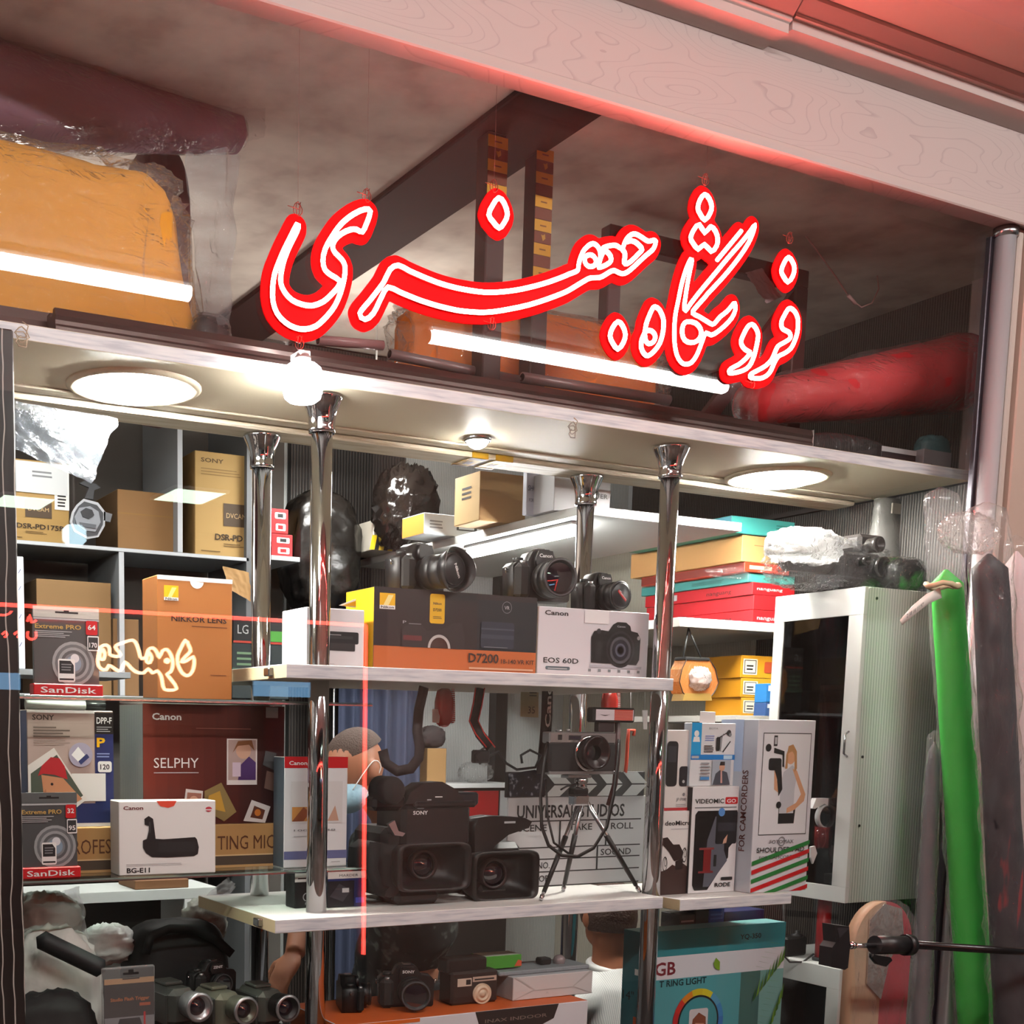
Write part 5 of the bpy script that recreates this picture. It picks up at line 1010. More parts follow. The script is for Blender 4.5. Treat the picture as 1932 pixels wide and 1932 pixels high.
# red tube in place of a reflection, and lens mount in front of the cabinet
t = thing('red_reflection', 'red tube standing in for a reflection below the white display cabinet', 'tube', (2.99, 2.62, -.6445)); b = B(); b.lathe([(.018, 0), (.02, 0), (.02, .185), (.018, .185)], (0, 0, 0), (0, 0, 1), mat('a81418', .4), 20); b.build('tube_wall', t); b = B(); b.lathe([(.0205, 0), (.026, 0), (.026, .008), (.0205, .01)], (0, 0, 0), (0, 0, 1), INK, 20); b.build('foot_ring', t)
q = PX_('clamp_ring', 'white plastic clamp ring hanging on the cabinet door', 'clamp', 1553, 1540, 2.60)
q.lathe('ring', 1553, 1540, 0, [(.03, 0), (.034, 0), (.034, -.016), (.03, -.016), (.03, 0)], (0, 1, 0), mat('dfe0de', .3), 32); q.poly('clasp', [(1533, 1525), (1540, 1506), (1568, 1506), (1578, 1530), (1580, 1550), (1574, 1530), (1556, 1516), (1538, 1526)], -.016, .016, mat('efefed', .35)); q.lathe('tube_stub', 1552, 1560, -.005, [(.019, 0), (.021, .0), (.021, -.06), (.019, -.06)], (0, 0, 1), glass((.8, .3, .3), .1, 1.45, haze=.3, hazecol=(.6, .08, .08), name='red_plastic'), 24)
q.poly('tail', [(1530, 1598), (1538, 1596), (1542, 1610), (1534, 1630), (1530, 1618)], -.01, .006, WHITE)
q = PX_('desk_lead', 'thin black lead curling over the lower cabinet', 'cable', 1500, 1800, 2.66); q.tube('lead', [(1478, 1700, 0), (1480, 1760, 0), (1476, 1800, 0), (1490, 1815, -.02), (1515, 1815, -.03), (1535, 1800, -.02)], .003, mat('3c3c3c', .5))
q = PX_('black_fitting', 'small black fitting resting on the lower cabinet', 'fitting', 1503, 1790, 2.70, -.6445); q.box('case', (1484, 1768, 1524, 1792), 0, .05, INK, .006, zmin=-.6445); q.lathe('disc', 1504, 1768, .02, [(0, 0), (.018, 0), (.018, .008), (.006, .012), (.006, .02), (0, .02)], (0, 0, 1), DGREY, 20)
# ---- on top of the cabinet: wrapped movie camera, stand, green roll end
FILM = glass((.98, .98, .98), .08, 1.42, haze=.06, bump=1.0, bscale=22, name='camera_film')
q = PX_('movie_camera', 'vintage black movie camera wrapped in clear film on the white cabinet', 'camera', 1600, 1100, 2.60, cz1+.0005)
q.box('body', (1590, 1042, 1662, 1102), 0, .10, mat('232120', .5), .008, zmin=cz1+.0005); q.box('viewfinder_tube', (1622, 1008, 1668, 1040), .01, .08, mat('2a2726', .4), .01)
for x, y, r in ((1648, 1072, .026), (1640, 1030, .02), (1618, 1060, .012)):
    q.lathe('turret_lens', x, y, 0, [(r, .0), (r, -.02), (r*1.12, -.024), (r*1.12, -.036), (r*.9, -.036), (r*.85, -.028), (0, -.026)], (0, 1, 0), mat('2a2928', .25, .4), 28)
q.box('magazine', (1490, 1030, 1592, 1078), .03, .06, mat('55534f', .4), .02, zmin=None); 
b = B(); X0, X1, Z0, Z1 = slot(1482, 1010, 1690, 1104, 2.60); b.blob(((X0+X1)/2-q.o.x, .045, (Z1-Z0)/2+.004), ((X1-X0)/2*1.0, .06, (Z1-Z0)/2*1.02), FILM, .22, 4.5, 3, 52, 34, .6, ridge=True); b.v = [(p[0], p[1], max(p[2], .001)) for p in b.v]; b.build('clear_film', q.t)
b = B(); X0, X1, Z0, Z1 = slot(1484, 1000, 1600, 1070, 2.6); b.blob(((X0+X1)/2-q.o.x, .05, (Z0+Z1)/2-q.o.z+.01), ((X1-X0)/2, .07, (Z1-Z0)/2), glass((.9, .9, .9), .2, 1.45, haze=.5, bump=.9, bscale=26, name='white_film', hazecol=(.8, .8, .8)), .2, 4, 5, 40, 24, .8, ridge=True); b.build('bunched_film', q.t)
q = PX_('grey_stand', 'tapered grey stand in film behind the movie camera', 'stand', 1665, 1100, 2.74, cz1+.0005); b = B(); X0 = q.L(1655, 950).x; zt_ = .725-cz1
b.grid(lambda i, j: Vector(((.05+.035*(1-j)**1.5)*cos(2*pi*i)+.0, (.03+.02*(1-j))*sin(2*pi*i), (zt_-.004)*j)), 28, 14, glass((.5, .5, .48), .15, 1.45, haze=.6, bump=.6, bscale=18, name='grey_cover', hazecol=(.5, .5, .48)), cu=True); b.build('film_cover', q.t); b = B(); b.cyl((0, 0, 0), (0, 0, zt_-.01), .02, mat('3a3937', .4), n=16); b.build('stand_post', q.t); b = B(); b.box(-.02, .05, -.035, -.03, zt_-.05, zt_-.02, mat('b8b4a8', .5)); b.build('paper_tag', q.t)
bag('green_bundle', 'green and black bundle in clear film at the cabinet top edge', (1690, 1050, 1756, 1116), 2.53, .10, rampnoise(['161a16', '1b2a1c', '35a03a'], 9, .6, 2, [.4, .5, .58]), FILM, .1, 4, 2, .7, z0=cz1+.0005)
# ================================================================ stacked cartons on the side shelf
Ysk = 3.03; b = B(); b.box(2.72, 3.297, 2.99, 4.1, .338, .366, mat('d9d6cc', .5), .001); tag(b.build('side_shelf'), 'pale side shelf carrying the red and teal cartons', 'shelf')
z = .3665
def stk(name, label, px, Y, d, m, s=None, **k):
    global z
    X0, X1, Z0, Z1 = slot(*px, Y); z1 = W(px[0], px[1], Y).z; t = carton(name, label, 'box', px, Y, d, m, s, z0=z, h=max(.012, z1-z), **k); z = max(z+.012, z1)+.0006; return t
REDB = mat('b5202a', .4); TEALB = mat('3f8f8c', .45); KRB = mat('caa066', .7)
stk('red_carton', 'flat red lamp carton lowest in the side shelf stack', (1420, 1150, 1500, 1175), Ysk, .5, mat('d0252c', .35), REDB, art=lambda f: (f.text('nanguang', .1, .3, .3, TXT_W, .6),), left=lambda f: (f.rect(.2, .25, .32, .75, LGREY), f.text('nanguang', .6, .3, .35, INK, .22)))
stk('red_carton', 'flat red lamp carton second up in the side shelf stack', (1422, 1122, 1500, 1150), Ysk, .5, mat('d0252c', .35), REDB)
stk('red_carton', 'flat red lamp carton below the dark teal one in the side shelf stack', (1420, 1098, 1500, 1122), Ysk, .5, mat('c02028', .35), REDB, art=lambda f: f.text('nanguang', .1, .4, .25, TXT_W, .6), left=lambda f: (f.rect(.2, .25, .32, .75, LGREY), f.text('nanguang', .6, .3, .35, INK, .22)))
stk('teal_carton', 'teal ring lamp carton between red cartons in the side shelf stack', (1412, 1080, 1500, 1098), Ysk+.01, .5, mat('4aa39a', .45), TEALB, left=lambda f: (f.text('14"', .15, .3, .45, INK, .1), f.lines(.5, .3, .8, .7, 3, mat('2a6a66', .5))))
stk('red_carton', 'thin orange red carton under the kraft carton', (1405, 1060, 1490, 1080), Ysk, .48, mat('e0462a', .4), mat('7a2a20', .5), art=lambda f: f.rect(.1, .3, .6, .7, mat('f6d8b0', .4)))
stk('kraft_carton', 'plain kraft carton in the side shelf stack', (1400, 1008, 1490, 1060), Ysk+.0, .52, KRB, mat('c08f58', .7), art=lambda f: f.rect(.25, .62, .95, .65, KRAFTD))
stk('teal_carton', 'teal ring lamp carton on top of the side shelf stack', (1380, 972, 1500, 1008), Ysk-.01, .5, mat('45a59e', .45), mat('4b9ab0', .45), art=lambda f: (f.lines(.7, .3, .95, .8, 3, mat('2a7a74', .5)),))
# rear film on red stack
sheet('stack_film', 'torn clear film hanging off the carton stack', [W(1330, 1075, 3.0), W(1405, 1068, 2.99), W(1420, 1095, 2.99), W(1340, 1088, 3.0)], FILM, amp=.012, seed=5)
# hanging orange net bag
q = PX_('hanging_pouch', 'orange mesh pouch with a clear window hanging under the side shelf', 'pouch', 1318, 1320, 2.97); OR = glass((.95, .62, .35), .3, 1.4, haze=.6, bump=.5, bscale=30, name='orange_mesh', hazecol=(.85, .36, .1))
zh = .337; OUT = [(1296, 1243), (1338, 1243), (1350, 1262), (1356, 1288), (1348, 1306), (1338, 1318), (1298, 1318), (1288, 1306), (1282, 1286), (1287, 1262)]
q.poly('mesh_body', OUT, 0, .05, OR); b = B(); c0 = q.L(1320, 1280); b.blob((c0.x, .004, c0.z), (.042, .022, .036), glass((.9, .9, .88), .1, 1.45, haze=.55, bump=.9, bscale=40, name='pouch_window'), .25, 5, 6, 36, 24, .9, ridge=True); b.build('clear_window', q.t)
q.poly('base_card', [(1292, 1308), (1340, 1308), (1344, 1322), (1288, 1322)], -.004, .05, mat('9a7a3a', .6)); q.box('zip_bar', (1294, 1240, 1340, 1246), -.004, .05, INK, .002); q.tube('piping', [(x, y, -.002) for x, y in OUT], .0016, INK, 5, closed=True)
for x in (1300, 1334):
    b = B(); p = q.L(x, 1242); b.tube([(p.x, .025, p.z), (q.L(1318, 1200).x, .045, zh-q.o.z)], .0028, INK, 6); b.build('cord', q.t)
# yellow film cartons by the beige wall
zc_ = W(1425, 1352, 3.1).z
b = B(); b.box(2.96, 3.297, 2.98, 3.6, zc_-.02, zc_, mat('c9c7bf', .5), .001); tag(b.build('side_shelf'), 'lower side shelf carrying the yellow cartons', 'shelf')
for i, (y0, y1, l) in enumerate(((1318, 1352, 'lowest'), (1282, 1318, 'middle'), (1240, 1282, 'topmost'))):
    X0, X1, Z0, Z1 = slot(1398, y0, 1470, y1, 3.1); base_z = zc_ if i == 0 else zprev
    carton('yellow_carton', 'yellow film carton with white labels, '+l+' of its stack', 'box', (1398, y0, 1470, y1), 3.05, .16, mat('d8991f', .5), mat('c98a1a', .5), z0=base_z+.0004, h=Z1-base_z-.0008,
      art=lambda f: (f.rect(.05, .15, .42, .85, mat('efe6cf', .5)), f.rect(.08, .2, .39, .8, mat('3a2f1a', .5)), f.rect(.1, .24, .37, .76, mat('e6dcc4', .5)), f.lines(.14, .35, .33, .65, 2, INK, .5), f.rrect(.6, .25, .95, .75, .08, mat('c2502a', .5))))
    zprev = Z1
for i, (px, l) in enumerate((((1446, 1290, 1474, 1325), 'upper'), ((1444, 1326, 1474, 1352), 'lower'))):
    carton('blue_carton', 'small blue carton beside the yellow cartons, the '+l+' one', 'box', px, 3.0, .05, mat('2f86cf' if i == 0 else '3a5f9a', .5), z0=(zc_+.0004 if i else slot(1444, 1326, 1474, 1352, 3.0)[3]+.0006), art=lambda f: f.rect(.1, .6, .8, .9, WHITE))
# ================================================================ outside the glass: rolls, reflector, boom arm
ZF = -1.55
SLV = glass((.985, .985, .98), .08, 1.4, haze=.07, bump=.8, bscale=11, name='roll_sleeve', stretch=(1, 1, .5))
def standing_roll(name, label, top, bot, Y, r0, r1, m, seed, wr=1.14, extra=.10, amp=.08, sleeve=SLV):
    a = W(*top, Y); c = W(*bot, Y); d = (c-a)/(a.z-c.z); base = a+d*(a.z-ZF); base.z = ZF
    t = thing(name, label, 'roll', base); L = a-base
    def srf(rs, am, sd, topz, fr):
        def fn(i, j):
            an = 2*pi*i; p = L*(j*topz); k = mn.noise(Vector((cos(an)*1.2, sin(an)*1.2, j*fr+sd)))+.45*mn.noise(Vector((cos(an)*2.8, sin(an)*2.8, j*fr*3.3+sd)))
            rr = rs*(r1+(r0-r1)*j)*(1+am*k)
            if j > .98: rr *= max(.12, 1-((j-.98)/.02)**4*.9)
            return p+Vector((cos(an), sin(an)*.8, 0))*rr
        return fn
    b = B(); b.grid(srf(1, amp*.5, seed, 1, 14), 26, 60, m, cu=True); b.build('rolled_sheet', t)
    if sleeve: b = B(); b.grid(srf(wr, amp*1.8, seed+5, 1+extra, 26), 38, 130, sleeve, cu=True); b.build('clear_sleeve', t)
    return t
GRN = mat('2fbf3c', .6, var=.06, scale=3)
g = standing_roll('green_roll', 'bright green backdrop roll in a clear sleeve standing outside the glass', (1785, 1075), (1842, 1932), 2.225, .043, .060, GRN, 1)
q_ = W(1778, 1105, 2.14)
b = B(); gl = g.location; b.tube([q_-gl+Vector((.045*cos(a*.5)-.0, -.0+.03*sin(a*.5), .004*sin(a*1.7))) for a in range(0, 13)], .007, mat('b9b08f', .6), 6); b.build('tape_knot', g)
b = B(); b.ribbon([W(x, y, 2.135)-gl for x, y in ((1775, 1118), (1750, 1130), (1725, 1150), (1700, 1175))], [.026, .024, .022, .014], .0012, mat('e4e2da', .5)); b.build('tape_end', g)
f = Face(W(1705, 1172, 2.132)-gl, (W(1775, 1122, 2.132)-W(1705, 1172, 2.132)).normalized(), (0, 0, 1), .08, .03); f.text('2 18 16 11 97', .12, .1, .32, INK, .8); facing(f, g)
standing_roll('black_roll', 'black fabric roll with a red stripe in a knotted clear sleeve', (1866, 1045), (1912, 1932), 2.10, .047, .058, rampnoise(['0d0c10', '15141b', '1a1820', '7a1018'], 5, .6, 2, [.3, .5, .66, .72], (6, 6, .6)), 3, 1.22, .06, .12)
standing_roll('white_roll', 'pinkish white backdrop roll beside the beige pier', (1918, 1040), (1945, 1932), 2.245, .033, .042, mat('d9c6c8', .6, var=.04), 7, 1.08, .02, .05)
standing_roll('grey_film_roll', 'slim grey roll in clear film beside the green roll', (1763, 1400), (1735, 1932), 2.275, .018, .045, glass((.5, .52, .54), .15, 1.45, haze=.55, bump=.7, bscale=14, name='grey_film_roll', hazecol=(.33, .35, .37)), 9, 1.15, .02, .08, sleeve=SLV)
# bunched sleeve top of the black roll round the chrome post
bag('knotted_sleeve', 'bunched clear sleeve tied round the chrome post', (1795, 965, 1900, 1045), 2.20, .06, glass((.95, .93, .92), .1, 1.45, haze=.14, bump=1, bscale=22, name='bunched_sleeve', hazecol=(.8, .74, .72)), None, .3, 5, 3.5, .9, cat='plastic sleeve', z0=W(1850, 1042, 2.2).z)
# wrapped folding reflector
p = W(1650, 1932, 2.12); z1 = W(1650, 1702, 2.12).z; r = (W(1705, 1850, 2.12).x-W(1592, 1850, 2.12).x)/2
t = thing('folded_reflector', 'folded silver and red reflector in clear film standing outside the glass', 'reflector', (p.x+.012, 2.12, ZF)); hh = z1-ZF
out = [(-r, 0)]+[(-r*cos(a), hh-r+r*sin(a)) for a in [pi/2*i/8 for i in range(9)]][0:9]+[(r*sin(a), hh-r+r*cos(a)) for a in [pi/2*i/8 for i in range(1, 9)]]+[(r, 0)]
b = B(); b.prism([(x*.95, z_*.999) for x, z_ in out if x <= 0]+[(0, 0)], 0, .03, mat('a58d72', .5, var=.12, scale=8, bump=.2, bscale=25), None, True); b.build('tan_half', t)
b = B(); b.prism([(0, 0), (0, hh*.999)]+[(x*.95, z_*.999) for x, z_ in out if x > 0], 0, .032, mat('8d2a33', .45, var=.1), None, True); b.build('red_half', t)
b = B(); b.prism([(-r*.5, hh-r*1.9), (-r*.55, hh-r*.4), (-r*.1, hh-.005), (r*.5, hh-r*.2), (r*.62, hh-r*.8), (r*.2, hh-r*1.4), (0, hh-r*2.3)], -.004, -.001, mat('d8cfc8', .18, .9, bump=.5, bscale=20)); b.build('silver_foil', t)
b = B(); n_ = 40
def rf(i, j):
    x = (-1+2*i)*r*1.04; top_ = hh-r+sqrt(max(0, (r*1.05)**2-x*x)); z_ = top_*j
    return Vector((x, -.012-.010*mn.noise(Vector((x*30, z_*9, 2)))-.006*mn.noise(Vector((x*70, z_*30, 5))), max(.001, z_)))
b.grid(rf, 26, 90, SLV); b.build('clear_film', t)
# boom arm of a light stand
q = PX_('boom_arm', 'black boom arm with a clamp head reaching in from the side', 'boom', 1700, 1790, 1.98)
A_, C_ = q.L(1715, 1782), q.L(2100, 1806); b = B(); b.cyl(A_, C_, .0095, mat('0e0e10', .25), n=20); b.build('boom_tube', q.t)
b = B(); b.cyl(q.L(1650, 1783), q.L(1712, 1783), .0215, mat('131315', .4), n=24); b.cyl(q.L(1706, 1783), q.L(1717, 1783), .025, mat('0d0d0f', .4), n=24); b.build('clamp_sleeve', q.t)
b = B(); b.cyl(q.L(1602, 1784), q.L(1652, 1784), .006, CHROME, n=16); b.cyl(q.L(1606, 1784), q.L(1611, 1784), .0085, CHROME, n=16); b.build('spigot', q.t)
q.poly('clamp_head', [(1575, 1745), (1602, 1748), (1604, 1785), (1600, 1826), (1594, 1830), (1568, 1824), (1570, 1788), (1577, 1778)], -.02, .035, mat('141416', .4))
f = q.face((1575, 1745, 1604, 1790), -.02); f.poly([(.1, .9), (.9, .85), (.3, .45)], mat('2a2a2e', .4)); q.done(f)
q.poly('locking_lever', [(1648, 1800), (1658, 1803), (1680, 1806), (1684, 1812), (1672, 1824), (1658, 1820), (1648, 1808)], -.012, .012, mat('0d0d0f', .35), sm=True)
b = B(); b.cyl((C_.x, 0, C_.z-.01), (C_.x, 0, ZF-q.o.z+.02), .012, mat('0e0e10', .3), n=16); b.build('stand_column', q.t)
b = B(); b.lathe([(0, 0), (.13, 0), (.13, .012), (.02, .02), (0, .02)], (C_.x, 0, ZF-q.o.z), (0, 0, 1), mat('0e0e10', .4), 30); b.build('stand_base', q.t)
# ring light carton
def ringl(f):
    X0, X1, Z0, Z1 = slot(1207, 1750, 1475, 1990, 2.62); k = (Z1-Z0)/(Z1+.9498); f.rect(0, 0, 1, 1, mat('55a3ab', .4)); f.o = f.o+f.uy*(f.h*(1-k)); f.h *= k
    f.rect(0, .80, 1, 1, mat('2f8a94', .4)); f.rect(0, .63, 1, .805, mat('e2dfe6', .45)); f.rect(0, 0, 1, .63, mat('55a3ab', .4)); f.rect(.69, 0, .83, .63, mat('47706c', .4)); f.rect(.83, 0, 1, .63, mat('7fb0aa', .4))
    f.text('YQ-350', .67, .89, .04, INK, .15, 'l', .012); f.text('RGB', .03, .665, .1, mat('7a1d2c', .5), .2, 'l', .02); f.text('T RING LIGHT', .125, .575, .048, mat('123338', .5), .32, 'l', .02)
    cs = ['d8c52a', 'e0d030', '58a0c8', '3a8ac8', '3a78c0', '4a3a90', '7a2a80', 'a02a60', 'c02a50', '3a2a70', '4a2a78', 'c0282c', 'd0342a', 'e08a2a']
    for i, c in enumerate(cs): f.disc(.4, .28, .255, mat(c, .35), .205, n=5, a0=108-i*360/14, a1=108-(i+1)*360/14)
    f.disc(.4, .28, .205, INK, .19, n=40); f.disc(.4, .28, .19, mat('4597a0', .4)); f.rrect(.335, .05, .465, .38, .02, mat('d8d2d6', .4)); f.disc(.405, .25, .065, mat('d9a58a', .4), sq=.8); f.poly([(.345, .08), (.36, .3), (.4, .35), (.45, .31), (.46, .09), (.44, .26), (.38, .27)], mat('8a4a34', .5)); f.rect(.36, .06, .45, .13, mat('c98a78', .4))
    f.poly([(.485, .72), (.5, .68), (.53, .665), (.53, .73), (.5, .765)], mat('7fa826', .5))
    LF = [mat('4f7f2a', .5), mat('6f9a36', .5), mat('2f5f26', .5)]
    for x0, y0, x1_, y1_, n in ((1.0, .82, .77, .5, 9), (1.0, .52, .88, .15, 8)):
        for i in range(n):
            t_ = i/n; px_, py_ = x0+(x1_-x0)*t_, y0+(y1_-y0)*t_; L_ = .13*(1-.4*t_)
            for s_ in (-1, 1): f.poly([(px_, py_), (px_-L_*.9, py_+s_*.07-.04), (px_-L_*.8, py_+s_*.085-.06)] if s_ > 0 else [(px_, py_), (px_-L_*.25, py_-.15), (px_-L_*.05, py_-.12)], LF[(i+(s_ > 0)) % 3])
def ringside(f): f.text('14"', .1, .55, .06, INK, .6); f.rect(.7, .72, .95, .76, WHITE); f.rect(.72, .0, 1, .45, mat('c2562a', .5)); f.disc(.35, .25, .06, mat('2a7a80', .4), .05)
carton('ring_light_carton', 'large teal ring light carton standing below the shelf', 'box', (1207, 1750, 1475, 1990), 2.62, .075, mat('2f8a94', .4), mat('2a6f7a', .45), mat('8fd0d2', .4), z0=-.9498, art=ringl, left=ringside)
# ================================================================ stock shelves at the rear
Yr = 3.92
def at(x, y, Y=Yr): return W(x, y, Y)
zs1 = at(260, 1036).z; zs2 = zs1-.46
SHW = mat('c3cad0', .5)
t = thing('stock_shelving', 'grey stock shelving against the rear wall full of cartons', 'shelving', (at(20, 1040).x, Yr, -1.55)); x0 = at(20, 1040).x; w = at(470, 1050).x-x0
for i, z_ in enumerate((zs1, zs2, zs2-.5)):
    b = B(); b.box(0, w, 0, .34, z_-.012+1.55, z_+1.55, mat('8d9296', .5), .001, mats={'f': SHW}); b.build('shelf_board', t)
for px_, za, zb in ((340, zs1, 1.05), (229, zs2, zs1-.012)):
    xx = at(px_, 1040).x-x0; b = B(); b.box(xx-.009, xx+.009, 0, .34, za+1.55, zb+1.55, mat('8d9296', .5), .001, mats={'f': SHW}); b.build('divider', t)
for xx in (0, w): 
    b = B(); b.box(xx-.01, xx+.01, .0, .34, 0, 2.6, mat('6d7276', .5), .001); b.build('side_upright', t)
def pd(f, full=True):
    f.text('SONY', .08, .9, .04, mat('5a431f', .6), .32, 'l', .02); f.lines(.08, .78, .7, .86, 3, mat('8a6c3c', .6), .3, .3)
    f.rect(.4, .3, .76, .52, mat('4a3a28', .6)); f.text('DVCAM', .58, .38, .05, mat('c9ad7a', .6), .28, 'c'); f.text('DSR-PD175P', .28, .16, .06, mat('33240f', .6), .64, 'l', .025); f.lines(.4, .1, .7, .14, 2, mat('6b5228', .6), .4, .3); f.lines(.08, .04, .4, .06, 1, mat('6b5228', .6))
    f.rect(.8, .42, 1, .7, PAPER); f.lines(.84, .46, .96, .66, 5, INK, .5); f.rect(.74, .88, .8, .94, INK); f.rect(.84, .88, .95, .94, mat('6b5228', .6))
carton('video_camera_carton', 'tall kraft video camera carton behind the chrome pole', 'box', (368, 857, 500, 1030), Yr+.02, .26, mat('b4945c', .75), KRAFTD, z0=zs1+.0005, art=pd)
def pd1(f): pd(f); f.rect(.1, .6, .98, .98, mat('cfd4d6', .6)); f.lines(.5, .8, .8, .9, 2, GREY); f.rect(.98, .62, 1, .9, PAPER)
carton('video_camera_carton', 'kraft video camera carton with a white paper slip by the column', 'box', (-10, 868, 130, 1000), Yr+.02, .26, mat('a8884f', .75), KRAFTD, z0=zs1+.0005, art=pd1)
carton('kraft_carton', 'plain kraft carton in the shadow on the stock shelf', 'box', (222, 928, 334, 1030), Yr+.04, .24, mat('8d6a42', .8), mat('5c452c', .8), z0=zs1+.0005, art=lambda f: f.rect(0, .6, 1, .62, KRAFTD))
# grey camera badge cut-out
q = PX_('camera_badge', 'grey camera shaped badge leaning on the stock shelf', 'badge', 172, 1012, Yr-.01, zs1+.0005)
q.poly('badge_rim', [(145, 952), (158, 941), (185, 948), (199, 966), (198, 992), (186, 1013), (165, 1017), (140, 1003), (132, 985), (136, 966)], 0, .006, mat('b3b8bf', .4)); q.poly('badge_face', [(148, 955), (159, 946), (183, 953), (195, 968), (194, 990), (184, 1009), (166, 1012), (143, 999), (137, 984), (140, 968)], -.002, .002, mat('44484d', .4))
q.poly('camera_relief', [(141, 975), (150, 958), (170, 955), (186, 965), (190, 985), (180, 1003), (160, 1001), (145, 990)], -.005, .003, mat('8d939b', .4)); q.poly('lens_relief', [(152, 965), (162, 958), (174, 962), (178, 972), (168, 979), (156, 975)], -.008, .003, mat('33373c', .4)); q.poly('foot_relief', [(150, 985), (182, 990), (180, 997), (152, 993)], -.008, .003, mat('5a5f66', .4))
q.poly('top_bracket', [(160, 940), (168, 920), (150, 912), (160, 906), (180, 912), (190, 920), (178, 925), (176, 942)], 0, .01, mat('3c3f43', .5)); q.poly('side_bracket', [(196, 965), (212, 970), (208, 985), (196, 982)], 0, .01, mat('6a6e74', .5))
# below: open kraft cartons
Z2 = zs2+.0005
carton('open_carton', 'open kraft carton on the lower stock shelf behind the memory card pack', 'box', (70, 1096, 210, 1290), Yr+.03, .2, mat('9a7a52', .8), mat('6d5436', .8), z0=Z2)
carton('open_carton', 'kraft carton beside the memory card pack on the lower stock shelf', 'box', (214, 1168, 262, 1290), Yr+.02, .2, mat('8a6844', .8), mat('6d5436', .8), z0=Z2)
sheet('carton_flap', 'raised kraft flap behind the brown lens carton', [at(420, 1068, 3.86), at(470, 1080, 3.9), at(474, 1135, 3.9), at(432, 1112, 3.86)], mat('9d7a4c', .8), cat='flap', amp=.004, seed=1)
carton('drive_carton', 'black and green disc drive carton on the lower stock shelf', 'box', (440, 1165, 540, 1215), Yr-.02, .2, mat('15171a', .4), INK, z0=slot(440, 1215, 540, 1300, Yr-.02)[3]+.001, art=lambda f: (f.text('LG', .08, .35, .35, LGREY, .2), f.rect(.6, .1, 1, .5, mat('4a9a3a', .5)), f.rect(0, 0, 1, .08, mat('b03a2a', .5))))
carton('drive_carton', 'dark drive carton lowest on the lower stock shelf', 'box', (438, 1215, 545, 1300), Yr-.02, .2, mat('1e2a2c', .4), INK, z0=Z2, art=lambda f: (f.lines(.08, .6, .6, .9, 3, mat('6a8a6a', .5), .4), f.rect(.0, .45, 1, .55, mat('3a5a48', .5))))
bx = slot(515, 1010, 548, 1050, Yr-.03)
t = thing('pole_shelf', 'small shelf bracket behind the chrome pole', 'shelf', (bx[0]-.02, Yr-.05, bx[2]-.016)); b = B(); b.box(0, .11, 0, .3, 0, .015, SHW, .001); b.build('board', t)
for i, (px_, l) in enumerate((((512, 1008, 552, 1050), 'lower'), ((510, 960, 544, 1006), 'upper'))):
    s_ = slot(*px_, Yr-.03)
    carton('red_carton', 'small red and white carton behind the chrome pole, the '+l+' one', 'box', px_, Yr-.03, .12, mat('b5252a', .45), z0=(bx[2]+.0005 if i == 0 else slot(512, 1008, 552, 1050, Yr-.03)[3]+.001), art=lambda f: (f.rrect(.25, .6, .85, .85, .05, WHITE), f.rrect(.3, .12, .85, .4, .05, WHITE), f.rect(.4, .65, .7, .8, INK), f.rect(.42, .18, .7, .34, RED)))
bag('black_bag', 'glossy black plastic bag behind the chrome poles', (555, 920, 700, 1060), 4.0, .2, mat('14110f', .25, bump=.4, bscale=14), None, .16, 8, 2.6, .8, z0=.42)
t = thing('bag_shelf', 'dark ledge carrying the black plastic bag', 'shelf', (2.02, 3.94, .395)); b = B(); b.box(0, .46, 0, .32, 0, .0245, mat('2a2625', .5), .001); b.build('board', t)
# blue binder edge near the column
carton('binder', 'white binder spine with blue marks beside the black column', 'binder', (30, 1050, 46, 1260), 3.2, .16, mat('c9d2df', .5), z0=W(38, 1262, 3.2).z, art=lambda f: [f.poly([(.3, v), (.6, v+.04), (.7, v+.04), (.4, v)], NAVY) for v in (.2, .45, .7, .85)])
b = B(); zb_ = W(38, 1262, 3.2).z; b.box(.6, 1.05, 3.18, 3.4, zb_-.016, zb_-.0004, mat('6d7276', .5), .001); tag(b.build('binder_ledge'), 'grey ledge under the white binder', 'shelf')
# milky plastic sheet hanging under the board
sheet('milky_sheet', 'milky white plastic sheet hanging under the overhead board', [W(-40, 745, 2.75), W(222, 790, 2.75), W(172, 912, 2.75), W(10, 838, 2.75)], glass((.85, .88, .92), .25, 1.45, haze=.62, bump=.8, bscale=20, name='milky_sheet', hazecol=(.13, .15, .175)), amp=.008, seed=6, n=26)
# ================================================================ on the loft platform
ZLf = .6505
q = PX_('striped_tray', 'yellow and black striped tray at the end of the loft platform', 'tray', 745, 1000, 4.0, ZLf); q.box('tray_floor', (705, 985, 800, 1012), 0, .2, mat('c9c2b4', .6), .002, zmin=ZLf)
s_ = slot(700, 968, 800, 1000, 3.99); 
f = Face((s_[0]-q.o.x, -.002, 0), (1, 0, 0), (0, 0, 1), s_[1]-s_[0], .05)
for i in range(6): f.poly([(i/6, 0), (i/6+.09, 0), (i/6+.14, 1), (i/6+.05, 1)], mat('d9b81a', .5)); f.poly([(i/6+.09, 0), (i/6+.166, 0), (i/6+.21, 1), (i/6+.14, 1)], INK) if i < 5 else None
q.done(f)
carton('flat_case', 'flat white carry case with a black handle on the loft platform', 'case', (800, 972, 905, 1004), 3.6, .14, mat('d5dcdf', .5), mat('d98a3a', .5), z0=ZLf, art=lambda f: (f.lines(.1, .3, .35, .75, 3, GREY), f.rect(.58, .3, .95, .6, INK), f.rect(.62, .36, .9, .5, mat('d5dcdf', .5))))
